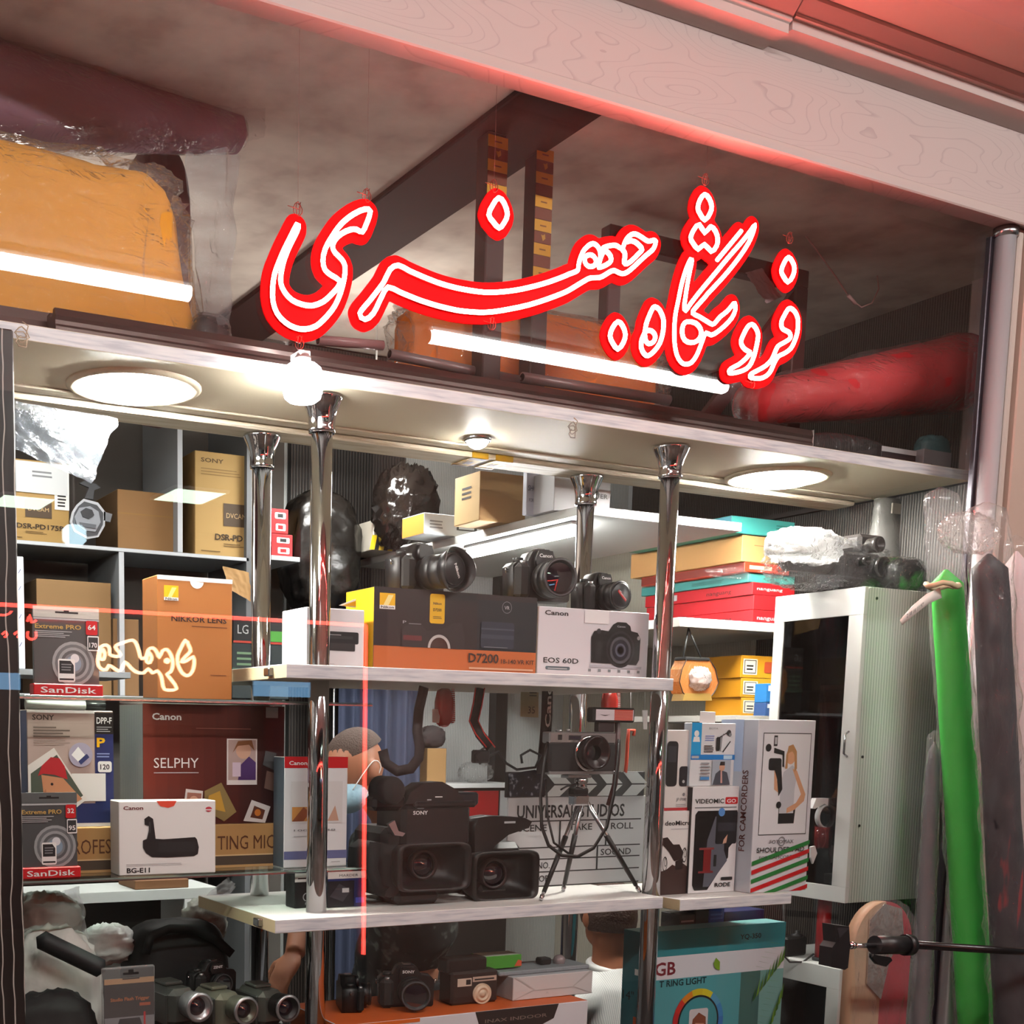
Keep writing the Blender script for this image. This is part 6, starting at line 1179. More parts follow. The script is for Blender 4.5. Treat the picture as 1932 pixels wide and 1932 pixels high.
carton('kraft_carton', 'kraft carton on the loft platform beside the cards', 'box', (905, 893, 992, 990), 3.3, .14, mat('b08a58', .75), mat('c7a876', .75), z0=ZLf, left=lambda f: f.lines(.3, .5, .7, .8, 3, INK))
carton('shoulder_pad_sheet', 'white shoulder pad card leaning on the loft platform', 'card', (994, 890, 1042, 948), 3.15, .02, mat('ccd3e2', .5), z0=ZLf, art=lambda f: (f.text('SHOULDER', .05, .55, .12, NAVY, .85), f.text('FOR CAMCORDER', .1, .3, .08, NAVY, .8)))
bag('black_film_bundle', 'glossy dark bundle in film on the loft platform', (738, 872, 842, 968), 3.85, .18, mat('120e0c', .16, bump=.6, bscale=16), None, .35, 5, 4.5, .8, z0=ZLf)
carton('black_logo_carton', 'pale carton with a black camera logo on the loft platform', 'box', (1046, 893, 1152, 950), 3.05, .1, mat('c9cbd0', .5), z0=ZLf, art=lambda f: (f.disc(.72, .5, .14, INK, .1), f.text('OUTER', .55, .42, .12, INK, .4)))
# things on the pale ribbed back wall: straps, red sleeves, shelf
t = thing('wall_shelf', 'white wall shelf with a small kraft box at the rear', 'shelf', (2.50, 4.10, W(850, 1478, 4.12).z-.018)); b = B(); b.box(0, .43, 0, .17, 0, .018, mat('dfe3e4', .5), .001); b.build('board', t)
zw = W(850, 1478, 4.12).z
carton('kraft_box', 'small kraft box on the white wall shelf', 'box', (806, 1412, 842, 1474), 4.13, .1, mat('b08a5a', .8), z0=zw+.0004)
bag('dark_pouch', 'crumpled dark pouch on the small kraft box', (798, 1370, 846, 1411), 4.14, .07, mat('3a3335', .7), None, .2, 3, 3, .8, z0=slot(806, 1412, 842, 1474, 4.13)[3]+.001)
bag('clear_pouch', 'crumpled clear pouch at the end of the white wall shelf', (878, 1438, 938, 1474), 4.12, .08, FILM, None, .3, 6, 4, .9, z0=zw+.0004)
t = thing('wall_cabinet', 'red fronted low cabinet under the white wall shelf', 'cabinet', (2.56, 4.12, -1.55)); b = B(); b.box(0, .36, 0, .14, 0, zw-.02+1.55, mat('2a2524', .5), .002); b.build('case', t); b = B(); b.box(.14, .30, -.006, -.0005, zw+1.55-.35, zw+1.55-.03, mat('a81a1e', .4)); b.build('door', t); b = B(); b.box(.31, .35, -.006, -.0005, zw+1.55-.35, zw+1.55-.03, LGREY); b.build('door', t)
def strap_thing(label, pts, wid, m, Y, edge=None, text=None):
    q = PX_('camera_strap', label, 'strap', pts[0][0], pts[0][1], Y); q.strap('band', [(x, y, dy) for x, y, dy in pts], wid, m, .003)
    if edge:
        for s_ in (-1, 1): b = B(); P = [q.L(x, y, dy)+Vector((s_*wid*.5, -.002, 0)) for x, y, dy in pts]; b.tube(P, .0018, edge, 5); b.build('red_edge', q.t)
    if text:
        f = q.face(text[1], text[2]); f.text(text[0], .75, .05, .18, TXT_W, 3.2, 'l', .02, 90); q.done(f)
    return q
zsu = .1195
strap_thing('wide brown camera strap hanging under the upper shelf', [(800, 1296, 0), (790, 1340, 0), (787, 1380, -.01), (792, 1410, -.02), (790, 1430, -.02), (775, 1450, -.015), (750, 1455, 0), (728, 1440, .01), (722, 1415, .01)], .026, mat('2c2222', .7), 2.62)
strap_thing('black strap with red edging hanging under the upper shelf', [(905, 1298, 0), (900, 1330, 0), (893, 1360, -.005), (905, 1385, -.01), (925, 1410, -.015)], .026, mat('17110f', .7), 2.64, mat('d02a26', .5))
strap_thing('black lettered strap hanging beside the silver camera', [(1033, 1300, 0), (1032, 1350, 0), (1028, 1400, 0), (1022, 1460, .01)], .034, mat('1c1012', .7), 2.72, None, ('Canon', (1020, 1306, 1045, 1376), -.003))
for x, l in ((838, 'near the brown strap'), (1150, 'behind the flash unit')):
    q = PX_('red_sleeve', 'glossy red foil sleeve hanging '+l+' under the shelf', 'sleeve', x, 1300, 2.75)
    b = B(); c0 = q.L(x, 1335); b.blob((c0.x, 0, c0.z), (.026, .012, c0.z*-1+.002), mat('c02a22', .25, coat=.5), .1, 3, 2, 24, 18, .7); b.build('foil', q.t); q.poly('striped_edge', [(x+15, 1300), (x+20, 1300), (x+21, 1362), (x+15, 1366)], -.008, .003, wavemat('b52a2a', 'e8e4e0', 60, 'Z', .4, 0, 0, 1, .5, .05)); q.poly('paper_tab', [(x-22, 1338), (x-12, 1338), (x-8, 1352), (x-10, 1364), (x-22, 1363)], -.01, .002, PAPER)
q = PX_('price_note', 'yellowed paper note hanging behind the lettered strap', 'note', 1000, 1302, 2.8); q.poly('paper', [(983, 1300), (1016, 1300), (1016, 1354), (982, 1352)], 0, .001, mat('b9ad84', .7)); f = q.face((983, 1300, 1016, 1354), 0); f.text('35', .4, .15, .25, mat('3a3424', .6), .4); f.lines(.45, .75, .9, .95, 2, mat('4a4430', .6)); q.done(f)
q = PX_('cable_coil', 'coiled black cables hanging behind the camcorders', 'cable', 905, 1400, 2.70)
q.tube('cable', [(905, 1385, 0), (915, 1410, -.01), (895, 1425, -.01), (905, 1440, 0), (925, 1425, 0), (940, 1418, 0), (955, 1440, 0), (975, 1452, 0), (1010, 1448, 0), (1020, 1425, 0), (1000, 1415, 0), (983, 1425, 0), (985, 1440, 0)], .0035, INK); q.box('plug', (896, 1415, 925, 1440), -.006, .02, INK, .004)
q.tube('tie', [(905, 1385, 0), (900, 1340, 0), (902, 1300, 0)], .001, INK, 5)
q = PX_('red_hook', 'orange red plastic hook hanging behind the silver camera', 'hook', 1185, 1385, 2.76); q.tube('hook', [(1195, 1388), (1197, 1378), (1186, 1377), (1184, 1400), (1182, 1440), (1180, 1458)], .005, mat('e0583f', .4)); q.tube('hanging_loop', [(1190, 1378), (1190, 1300)], .0006, LGREY, 5)
q = PX_('white_tag', 'small white tag hanging beside the chrome pole', 'tag', 1217, 1358, 2.62); q.poly('tag_card', [(1212, 1340), (1222, 1340), (1221, 1376), (1214, 1376)], 0, .002, WHITE); q.tube('string', [(1216, 1340), (1217, 1302)], .0006, LGREY, 5)
q = PX_('curtain', 'dark blue grey curtain hanging behind the seated person', 'curtain', 690, 1560, 4.08, -1.55)
b = B(); b.grid(lambda i, j: Vector((-.12+.34*i, .02*sin(i*30)+.006*sin(i*77), 2.0*j-.0)), 60, 6, mat('39415a', .8)); b.build('cloth', q.t); b = B(); b.cyl((-.14, 0, 2.0), (.24, 0, 2.0), .006, STEEL, n=10); b.build('rod', q.t); b = B(); b.cyl((-.14, 0, 0), (-.14, 0, 2.0), .006, STEEL, n=10); b.build('rod_post', q.t)
# ================================================================ bottom of the window
ZB2 = W(860, 1905, 2.55).z             # top of the orange and white carton
t = carton('instant_camera_carton', 'orange topped white carton carrying old cameras', 'box', (640, 1912, 1105, 2100), 2.47, .26, mat('dcdce2', .45), mat('d96a20', .5), mat('d8652a', .5), z0=-.9498, art=lambda f: (f.rrect(.52, .84, .86, 1.0, .03, mat('2a2220', .5)) if False else f.poly([(.52, 1), (.54, .86), (.6, .82), (.78, .82), (.85, .88), (.87, 1)], mat('2a2220', .5)), f.text('INAX INDOOR', .56, .9, .03, mat('8a7a70', .5), .26), f.rect(0, .97, .3, 1, ORANGE)), rz=0)
zt = slot(640, 1912, 1105, 2100, 2.47)[3]+.0008; X0, X1 = slot(640, 1912, 1105, 2100, 2.47)[:2]
p = W(690, 1890, 2.56); dslr('slr_camera', 'black camera body with its back to us at the end of the orange carton', (p.x, 2.62, zt), rad(70), .8, '', .034, .05)
p = W(790, 1900, 2.53); dslr('slr_camera', 'black camera with a long dark lens tilted on the orange carton', (p.x, 2.585, zt), rad(-20), .98, 'SONY', .036, .075)
q = PX_('box_camera', 'old black box camera with a cream ringed lens', 'camera', 890, 1898, 2.545, zt)
q.box('body', (852, 1832, 940, 1900), 0, .06, mat('2a1c19', .5, bump=.2, bscale=600), .006, zmin=zt); q.box('viewfinder_housing', (845, 1808, 920, 1836), .01, .05, mat('1f1614', .5), .005)
q.lathe('lens_plate', 908, 1874, 0, [(0, -.008), (.008, -.009), (.008, -.006), (.013, -.006), (.014, -.009), (.018, -.009), (.019, -.005), (.024, -.005), (.0255, -.007), (.0255, 0)], (0, 1, 0), mat('d8c2a8', .35), 36)
f = q.face((852, 1832, 940, 1900), 0); f.rect(.12, .6, .42, .82, mat('cfc0ae', .5)); f.rect(.3, .64, .4, .78, INK); f.rect(.44, .7, .95, .84, mat('bfa898', .5)); f.lines(.48, .74, .9, .8, 1, INK, .7, 0); q.done(f)
zbx = q.L(880, 1806, .01).z+q.o.z
carton('green_carton', 'small green carton lying on the white wrapped box', 'box', (914, 1803, 984, 1826), 2.58, .06, mat('4a9a34', .45), mat('3a7a2a', .5), mat('b9bfae', .5), z0=slot(968, 1840, 1118, 1905, 2.55)[3]+.022, art=lambda f: f.poly([(.8, .1), (1, .1), (1, .5), (.9, .6)], mat('d95a3a', .5)))
def wrapped(f):
    f.poly([(.0, .0), (.25, .35), (.75, .35), (1, 0), (1, .03), (.76, .39), (.24, .39), (0, .04)], mat('b9b6b4', .4)); f.poly([(0, 1), (.25, .4), (.27, .4), (.04, 1)], mat('bdbab8', .4)); f.poly([(1, 1), (.76, .4), (.74, .4), (.95, 1)], mat('bdbab8', .4)); f.text('A', .4, .18, .1, LGREY, .04)
carton('wrapped_carton', 'small carton gift wrapped in white paper', 'box', (968, 1838, 1117, 1906), 2.535, .13, mat('d3d0d0', .45), mat('a5a2a2', .5), mat('b9bcc0', .5), z0=zt, art=wrapped)
zwp = slot(968, 1838, 1117, 1906, 2.535)[3]
b = B(); s_ = slot(940, 1830, 1110, 1840, 2.56); b.box(s_[0], s_[1], 2.555, 2.66, zwp+.0005, zwp+.012, mat('8d9499', .4, bump=.3), .003); tag(b.build('grey_folder'), 'grey folder lying on the white wrapped box', 'folder')
q = PX_('clear_lens_toy', 'small clear ball and black clip on the grey folder', 'trinket', 1040, 1826, 2.58, zwp+.0125); q.lathe('ball', 1055, 1812, .02, [(.016*sin(pi*i/12), -.016*cos(pi*i/12)) for i in range(13)], (0, 0, 1), mat('8d7f80', .1, coat=1), 20); q.box('clip', (1022, 1808, 1042, 1822), .01, .03, INK, .004, zmin=zwp+.0125)
# ring: items under the right shelf
for i, (px_, c, l) in enumerate((((1282, 1725, 1310, 1800), '4a4643', 'grey stacked'), ((1311, 1716, 1336, 1800), '231b1a', 'dark brown'), ((1336, 1712, 1365, 1800), '2a4fb0', 'bright blue'), ((1366, 1718, 1440, 1800), '232a5c', 'deep blue'))):
    carton('boxed_accessory', l+' accessory box under the microphone shelf', 'box', px_, 2.72, .08, mat(c, .5), z0=-.60, h=slot(*px_, 2.72)[3]+.60, art=[lambda f: f.lines(.05, .1, .95, .95, 5, LGREY, .3), lambda f: f.lines(.2, .3, .8, .5, 2, LGREY, .3), lambda f: (f.disc(.4, .35, .06, RED), f.lines(.1, .7, .9, .9, 2, mat('5a7fd8', .5))), lambda f: f.rect(.7, .5, .8, .65, LGREY)][i])
b = B(); b.box(2.52, 2.85, 2.70, 2.82, -.63, -.6004, mat('8d8a86', .5), .001); tag(b.build('under_shelf'), 'grey shelf under the microphone shelf holding small accessory boxes', 'shelf')
# ---- lower left heap
ZH = -.80
b = B(); b.box(.60, 1.25, 2.50, 2.97, -.9498, ZH, mat('3a3533', .5), .002); tag(b.build('base_plinth'), 'dark plinth under the bags and camcorders', 'plinth'); b = B(); b.box(.60, 2.9, 2.46, 2.97, -1.55, -.9502, mat('2a2624', .5)); b.build('plinth_case', bpy.data.objects['base_plinth'])
WPL = mat('dcdcd6', .4, bump=.4, bscale=18)
bag('white_bag', 'crumpled white plastic bag heaped by the column', (20, 1755, 210, 1900), 2.70, .18, WPL, None, .16, 4, 3, .8, z0=ZH)
bag('white_bag', 'limp white plastic bag on top of the bag heap', (20, 1690, 165, 1790), 2.78, .12, mat('bcc0bd', .4, bump=.4, bscale=18), None, .3, 7, 3.4, .9, z0=W(90, 1790, 2.78).z)
bag('white_bag', 'white plastic bag folded beside the black tube', (165, 1750, 268, 1826), 2.88, .12, mat('d3d6d6', .4, bump=.4, bscale=20), None, .25, 9, 3, .9, z0=W(215, 1826, 2.88).z)
sheet('clear_sheet', 'clear plastic sheet rising from the bag heap', [W(85, 1690, 2.84), W(150, 1672, 2.84), W(168, 1770, 2.84), W(110, 1790, 2.84)], MILKY, amp=.02, seed=3)
roll('black_tube', 'black foam tube lying across the bag heap', W(68, 1768, 2.66), W(200, 1832, 2.63), .021, .021, mat('111216', .6), None, cat='tube', amp=.02, seed=4, rows=14, sq=1)
q = PX_('camera_bag', 'black camera bag in the dark behind the camcorders', 'camera bag', 350, 1850, 2.86, ZH); b = B(); c0 = q.L(350, 1800); b.blob((c0.x, .08, (c0.z-.0)/2+.03), (.13, .09, c0.z/2+.045), mat('0f0f11', .7), .05, 2, 3, 36, 24, .5); b.v = [(p_[0], p_[1], max(0, p_[2])) for p_ in b.v]; b.build('bag_body', q.t); q.strap('shoulder_strap', [(275, 1800, -.02), (285, 1765, -.02), (320, 1752, -.02), (365, 1752, -.02), (410, 1775, -.02), (438, 1800, -.01)], .022, mat('131315', .7))
bag('grey_bag', 'grey plastic bag stuffed in the shelf corner', (362, 1700, 440, 1790), 2.95, .12, mat('a9ada6', .35, bump=.5, bscale=16), None, .25, 5, 3, .9, z0=W(400, 1790, 2.95).z)
sheet('grey_wrap', 'grey film folded over the grey plastic bag', [W(375, 1700, 2.92), W(430, 1655, 2.92), W(446, 1672, 2.92), W(420, 1705, 2.92)], MILKY, amp=.01, seed=7)
# under-shelf cabinet frame seen behind
t = thing('rear_frame', 'pale shelf frame behind the lower glass shelf', 'shelf', (.72, 3.3, W(260, 1680, 3.3).z)); b = B(); b.box(0, .62, 0, .2, -.03, 0, mat('b9c0bf', .5), .001); b.build('board', t); b = B(); xx = W(356, 1700, 3.3).x-.72; b.box(xx-.012, xx+.012, 0, .2, -1.0, -.0305, mat('c9cfcf', .5), .001); b.build('upright', t)
zf_ = W(260, 1680, 3.3).z
carton('kraft_carton', 'flat kraft carton on the pale shelf frame', 'box', (255, 1660, 356, 1678), 3.31, .15, mat('7a5638', .7), z0=zf_+.0005)
# flash trigger blister
q = PX_('flash_trigger_pack', 'flash trigger blister pack with orange lettering', 'pack', 243, 1932, 2.56, ZH); s_ = slot(195, 1824, 292, 1990, 2.56)
q.box('card', (197, 1845, 291, 1990), .004, .004, mat('35302e', .4), .001, zmin=ZH); q.box('clear_shell', (194, 1824, 293, 1990), 0, .012, glass((.9, .9, .9), .08, 1.45, haze=.12, name='blister'), .003, zmin=ZH)
f = q.face((197, 1845, 291, 1990), .003); f.rect(0, .93, 1, 1, mat('c9a077', .3)); f.text('Studio Flash Trigger', .12, .71, .045, mat('c9763a', .5), .78, 'l', .02); f.rect(.7, .63, .92, .67, mat('b5562a', .5)); f.rect(0, .25, 1, .5, mat('8d8f93', .3)); f.poly([(.2, .3), (.3, .48), (.7, .48), (.8, .3)], INK); f.rect(.78, .0, .82, .55, RED); f.rect(.36, .985, .7, 1.0, INK); q.done(f)
f = q.face((194, 1824, 293, 1845), -.0005); f.rect(.38, .3, .68, .5, INK); f.rect(.48, .5, .58, .75, INK); q.done(f)
# handycams
def handycam(label, x, y, Y, s, m, rz, lens=BLKPL, z0=ZH):
    p = W(x, y, Y); t = thing('handycam', label, 'camcorder', (p.x, Y, z0), rz)
    k = p.z-z0
    b = B(); b.box(-.03*s, .03*s, .01, .12*s, k-.075*s, k, m, .012*s); b.build('body', t); b = B(); b.box(-.035*s, .035*s, .0, .1*s, 0, k-.076*s, INK, .004); b.build('stand_block', t)
    b = B(); b.lathe([(.018*s, .03), (.026*s, .01), (.028*s, -.02*s), (.028*s, -.03*s), (.022*s, -.032*s), (.02*s, -.02*s), (0, -.018*s)], (.012*s, 0, k-.03*s), (0, 1, 0), lens, 28); L_ = b.build('lens_barrel', t); b = B(); b.lathe([(.0285*s, -.028*s), (.0295*s, -.03*s), (.0285*s, -.033*s), (.024*s, -.0335*s)], (.012*s, 0, k-.03*s), (0, 1, 0), SILV, 28); b.build('chrome_ring', L_)
    b = B(); b.lathe([(0, 0), (.012*s, .003), (.019*s, .008)], (.012*s, -.026*s, k-.03*s), (0, 1, 0), LENSG, 24); b.build('front_glass', L_)
    b = B(); b.box(-.036*s, -.03*s, .02, .11*s, k-.07*s, k-.008*s, mat('3a3c3a', .3), .003*s); b.build('screen_door', t); b = B(); b.ribbon([(.031*s, .02, k-.06*s), (.042*s, .05, k-.05*s), (.042*s, .08, k-.05*s), (.031*s, .11*s, k-.06*s)], .025*s, .003, RUBBER, (1, 0, 0)); b.build('hand_strap', t)
    b = B(); b.box(-.02*s, .02*s, .05*s, .1*s, k, k+.008*s, m, .003); b.build('zoom_rocker', t)
handycam('dark handycam with a round grey lens cover beside the flash trigger pack', 352, 1868, 2.58, 1.15, mat('3c403c', .4), rad(8), SILV)
handycam('olive silver handycam between the two others', 440, 1876, 2.56, 1.1, mat('7a7c6c', .3, .5), rad(10), mat('5a5c50', .3, .5))
handycam('silver handycam beside the chrome pole foot', 520, 1872, 2.58, 1.1, mat('6d6f68', .3, .6), rad(6))
p = W(425, 1880, 2.66); dslr('slr_camera', 'old black film camera lying behind the handycams', (p.x, 2.72, W(425, 1885, 2.7).z), rad(10), .85, 'ZENIT', .03, .03); b = B(); zz = W(425, 1885, 2.7).z; b.box(p.x-.09, p.x+.09, 2.71, 2.80, ZH, zz-.0005, mat('1a1716', .6), .003); tag(b.build('black_case'), 'black case under the old film camera', 'case')
bag('black_cloth', 'black cloth heap in the lower corner by the column', (20, 1880, 195, 2000), 2.60, .12, mat('121214', .8), None, .12, 6, 2.4, .7, z0=ZH)
# ================================================================ people inside the shop
SKIN = mat('a87055', .5, var=.06, scale=12); SKIN2 = mat('a8694a', .5, var=.06, scale=12)
def fuse(b, name, parent, vox=.007, it=4):
    o = b.build(name, parent); m = o.modifiers.new('fuse', 'REMESH'); m.mode = 'VOXEL'; m.voxel_size = vox; m.use_smooth_shade = True
    s = o.modifiers.new('soften', 'SMOOTH'); s.factor = .5; s.iterations = it; return o
def basis(f, up=(0, 0, 1)):
    f = Vector(f).normalized(); s = f.cross(Vector(up)).normalized(); u = s.cross(f).normalized(); return f, s, u
def head(b, c, f, up, m):
    F_, S_, U_ = basis(f, up); R = Matrix((( F_.x, S_.x, U_.x), (F_.y, S_.y, U_.y), (F_.z, S_.z, U_.z))).to_4x4(); c = Vector(c)
    def bl(off, r): b.blob((0, 0, 0), r, m, 0, nu=26, nv=18, M=Matrix.Translation(c+F_*off[0]+S_*off[1]+U_*off[2]) @ R)
    bl((0, 0, .02), (.098, .076, .10)); bl((.03, 0, -.05), (.066, .058, .06)); bl((.06, 0, -.085), (.03, .032, .025)); bl((.1, 0, -.012), (.018, .013, .022)); bl((.095, 0, -.055), (.012, .024, .012)); bl((.085, 0, .03), (.018, .05, .012))
    for s in (-1, 1): bl((-.008, s*.078, -.008), (.02, .009, .032)); bl((.0, s*.082, -.01), (.012, .006, .02))
    return F_, S_, U_
def limb(b, pts, rad_, m): b.tube(pts, 0, m, 16, rad_=rad_)
def hand(b, wrist, d, n, m, s=1, side=1, curl=.9):
    """palm, four unequal curled fingers and a thumb leaving the side; d along the hand, n out of the palm"""
    d = Vector(d).normalized(); n = (Vector(n)-d*Vector(n).dot(d)).normalized(); t = d.cross(n)*side; w = Vector(wrist)
    R = Matrix(((d.x, t.x, n.x), (d.y, t.y, n.y), (d.z, t.z, n.z))).to_4x4()
    b.blob((0, 0, 0), (.05*s, .041*s, .016*s), m, 0, nu=20, nv=14, p=.8, M=Matrix.Translation(w+d*.045*s) @ R)
    for k, L in enumerate((.072, .080, .074, .058)):
        p = w+d*.082*s+t*(.03-.02*k)*s; a = 0; P = [p-d*.012*s, p]
        for j, q in enumerate((.46, .31, .23)): a += curl*(.55, .7, .5)[j]; P.append(P[-1]+(d*cos(a)+n*sin(a))*L*q*s)
        b.tube(P, 0, m, 10, rad_=[.0098*s, .0095*s, .0088*s, .008*s, .0065*s])
    p = w+d*.025*s+t*.034*s; P = [p-t*.01*s, p+t*.022*s+d*.018*s+n*.008*s, p+t*.03*s+d*.045*s+n*.018*s, p+t*.026*s+d*.066*s+n*.026*s]; b.tube(P, 0, m, 10, rad_=[.013*s, .0115*s, .0098*s, .008*s])
# --- shopkeeper stooping over the counter, face mask, dark patterned shirt
hc = W(672, 1452, 3.38); pr = thing('person', 'person in a face mask and dark patterned shirt stooping behind the shelves', 'person', (hc.x+.22, 3.5, -1.55)); O = pr.location.copy()
def rel(p): return Vector(p)-O
f1 = (-.86, -.12, -.36); b = B(); F_, S_, U_ = head(b, rel(hc), f1, (-.3, 0, 1), SKIN)
nk = rel(hc)-U_*.16-F_*.05; sh = nk+Vector((.05, .0, -.07)); pel = rel((hc.x+.26, 3.55, -.72))
limb(b, [rel(hc)-U_*.07-F_*.03, nk, sh], [.055, .052, .07], SKIN); limb(b, [sh+Vector((0, 0, -.02)), sh+Vector((.03, .02, -.14)), sh+Vector((.08, .04, -.3)), pel], [.10, .145, .135, .13], SKIN)
sL = sh+Vector((0, -.17, -.05)); sR = sh+Vector((.0, .17, -.05)); el = rel(W(588, 1690, 3.24)); wr = rel(W(556, 1800, 3.1)); 
limb(b, [sh+Vector((0, -.05, -.04)), sL, el, el*.45+wr*.55, wr], [.06, .058, .042, .04, .028], SKIN)
er = sR+Vector((.06, .06, -.27)); wr2 = er+Vector((.0, -.06, -.23)); limb(b, [sh+Vector((0, .05, -.04)), sR, er, wr2], [.06, .058, .042, .028], SKIN)
hd = (wr-el).normalized(); hand(b, wr, (-.62, -.2, -.75), (.7, .3, -.5), SKIN, .95, -1, .55); hand(b, wr2, (-.1, -.3, -1), (-1, 0, 0), SKIN, 1.0, 1, .5)
for s in (-1, 1):
    hp = pel+Vector((0, s*.09, -.02)); kn = hp+Vector((-.03, s*.02, -.40)); an = Vector((kn.x+.02, kn.y, .07)); limb(b, [hp, kn, an, Vector((an.x-.16, an.y, .035))], [.09, .06, .042, .035], SKIN)
fuse(b, 'body', pr, .006)
CAMO = rampnoise(['0e0f10', '131414', '2d3230', '5a605a'], 22, .8, 2, [.5, .58, .6, .68])
b = B(); limb(b, [sh+Vector((0, 0, .02)), sh+Vector((.03, .02, -.14)), sh+Vector((.08, .04, -.3)), pel, pel+Vector((.01, 0, -.12))], [.085, .16, .152, .147, .15], CAMO); limb(b, [sh+Vector((0, -.04, -.03)), sL, sL*.45+el*.55], [.08, .078, .07], CAMO); limb(b, [sh+Vector((0, .04, -.03)), sR, sR*.45+er*.55], [.08, .078, .07], CAMO); fuse(b, 'shirt', pr, .01)
b = B()
for s in (-1, 1):
    hp = pel+Vector((0, s*.09, -.06)); kn = hp+Vector((-.03, s*.02, -.38)); an = Vector((kn.x+.02, kn.y, .05)); limb(b, [hp, kn, an], [.11, .08, .07], mat('17181c', .8))
fuse(b, 'trousers', pr, .012)
R_ = Matrix(((F_.x, S_.x, U_.x), (F_.y, S_.y, U_.y), (F_.z, S_.z, U_.z))).to_4x4()
b = B(); b.blob((0, 0, 0), (.062, .068, .056), mat('9fc4d8', .7, bump=.2), 0, nu=26, nv=16, M=Matrix.Translation(rel(hc)+F_*.058-U_*.058) @ R_); mk = b.build('face_mask', pr)
for s in (-1, 1):
    b = B(); b.tube(catmull([rel(hc)+F_*.075+S_*s*.060-U_*.035, rel(hc)+F_*.03+S_*s*.077-U_*.0, rel(hc)-F_*.015+S_*s*.086+U_*.022, rel(hc)-F_*.030+S_*s*.086-U_*.005, rel(hc)+F_*.01+S_*s*.074-U_*.045, rel(hc)+F_*.065+S_*s*.058-U_*.085], 0), .0018, WHITE, 6); b.build('ear_loop', mk)
b = B(); n_ = 20
b.grid(lambda i, j: rel(hc)+U_*.02+(F_*(-.2+cos(2*pi*i))*.0+F_*cos(2*pi*i)*.1*sin(j*1.35)+S_*sin(2*pi*i)*.078*sin(j*1.2)+U_*.103*cos(j*1.2))*1.012-F_*.012, 24, 10, mat('4a3a33', .8, bump=.5, bscale=200), cu=True); b.build('hair', pr)
# --- customer on a stool seen from behind, white shirt
hc = W(1147, 1728, 3.18); pr = thing('person', 'seated person with brown hair and white striped shirt seen from behind', 'person', (hc.x, 3.3, -1.55)); O = pr.location.copy()
b = B(); F_, S_, U_ = head(b, rel(hc), (.25, 1, -.1), (0, 0, 1), SKIN2); nk = rel(hc)+Vector((-.005, -.02, -.13)); sh = nk+Vector((0, -.01, -.09)); pel = sh+Vector((0, .04, -.46))
limb(b, [rel(hc)+Vector((0, -.015, -.06)), nk, sh], [.056, .054, .075], SKIN2); limb(b, [sh, sh+Vector((0, .0, -.15)), sh+Vector((0, .02, -.3)), pel], [.1, .14, .13, .14], SKIN2)
arms = []
for s in (-1, 1):
    s0 = sh+Vector((s*.17, 0, -.045)); e0 = s0+Vector((s*.05, .06, -.27)); w0 = e0+Vector((-s*.05, .23, .0)); arms.append((s0, e0)); limb(b, [sh+Vector((s*.05, 0, -.04)), s0, e0, w0], [.062, .058, .042, .028], SKIN2); hand(b, w0, (-s*.2, 1, 0), (0, 0, -1), SKIN2, 1, s, .5)
    hp = pel+Vector((s*.09, .0, 0)); kn = hp+Vector((s*.04, .4, .02)); an = Vector((kn.x, kn.y-.03, .08)); limb(b, [hp, kn, an, Vector((an.x, an.y+.15, .035))], [.095, .062, .042, .035], SKIN2)
fuse(b, 'body', pr, .006)
SHIRT = wavemat('e9e9e6', 'c9cacb', 60, 'X', .8, .3, .1, 1, .6, .15)
b = B(); limb(b, [nk+Vector((0, -.0, -.035)), sh, sh+Vector((0, .0, -.15)), sh+Vector((0, .02, -.3)), pel, pel+Vector((0, 0, -.06))], [.066, .115, .165, .152, .155, .16], SHIRT)
for (s0, e0), s in zip(arms, (-1, 1)): limb(b, [sh+Vector((s*.04, 0, -.03)), s0, s0*.3+e0*.7], [.085, .08, .065], SHIRT)
fuse(b, 'shirt', pr, .009)
b = B(); b.tube([nk+Vector((.062*cos(a*pi/8), .06*sin(a*pi/8)+.0, -.03+.012*sin(a*pi/8))) for a in range(16)], .013, mat('efefec', .8), 8, closed=True); b.build('collar', pr)
b = B()
for s in (-1, 1):
    hp = pel+Vector((s*.09, .0, 0)); kn = hp+Vector((s*.04, .4, .02)); an = Vector((kn.x, kn.y-.03, .1)); limb(b, [hp, kn, an], [.11, .08, .07], mat('26282e', .8))
fuse(b, 'trousers', pr, .012)
b = B(); b.grid(lambda i, j: rel(hc)+Vector((0, 0, .02))+Vector((.083*cos(2*pi*i)*sin(.02+j*1.95), .104*sin(2*pi*i)*sin(.02+j*1.95)*(1 if sin(2*pi*i) < 0 else .96), .108*cos(.02+j*1.95)-(0 if sin(2*pi*i) > .2 else .02*j)))*1.01*(1+.02*mn.noise(Vector((i*20, j*5, 1)))), 30, 14, mat('3a2116', .6, bump=.6, bscale=150), cu=True); b.build('hair', pr)
t = thing('stool', 'round black stool under the seated person', 'stool', (O.x+pel.x, O.y+pel.y, -1.55)); hs = pel.z-.17
b = B(); b.lathe([(0, hs-.04), (.16, hs-.04), (.165, hs-.02), (.15, hs), (0, hs)], (0, 0, 0), (0, 0, 1), BLACK, 28); b.build('seat', t); b = B(); b.cyl((0, 0, .03), (0, 0, hs-.041), .025, CHROME); b.build('column', t); b = B(); b.lathe([(0, 0), (.16, 0), (.16, .012), (.03, .03), (0, .03)], (0, 0, 0), (0, 0, 1), CHROME, 28); b.build('foot', t)
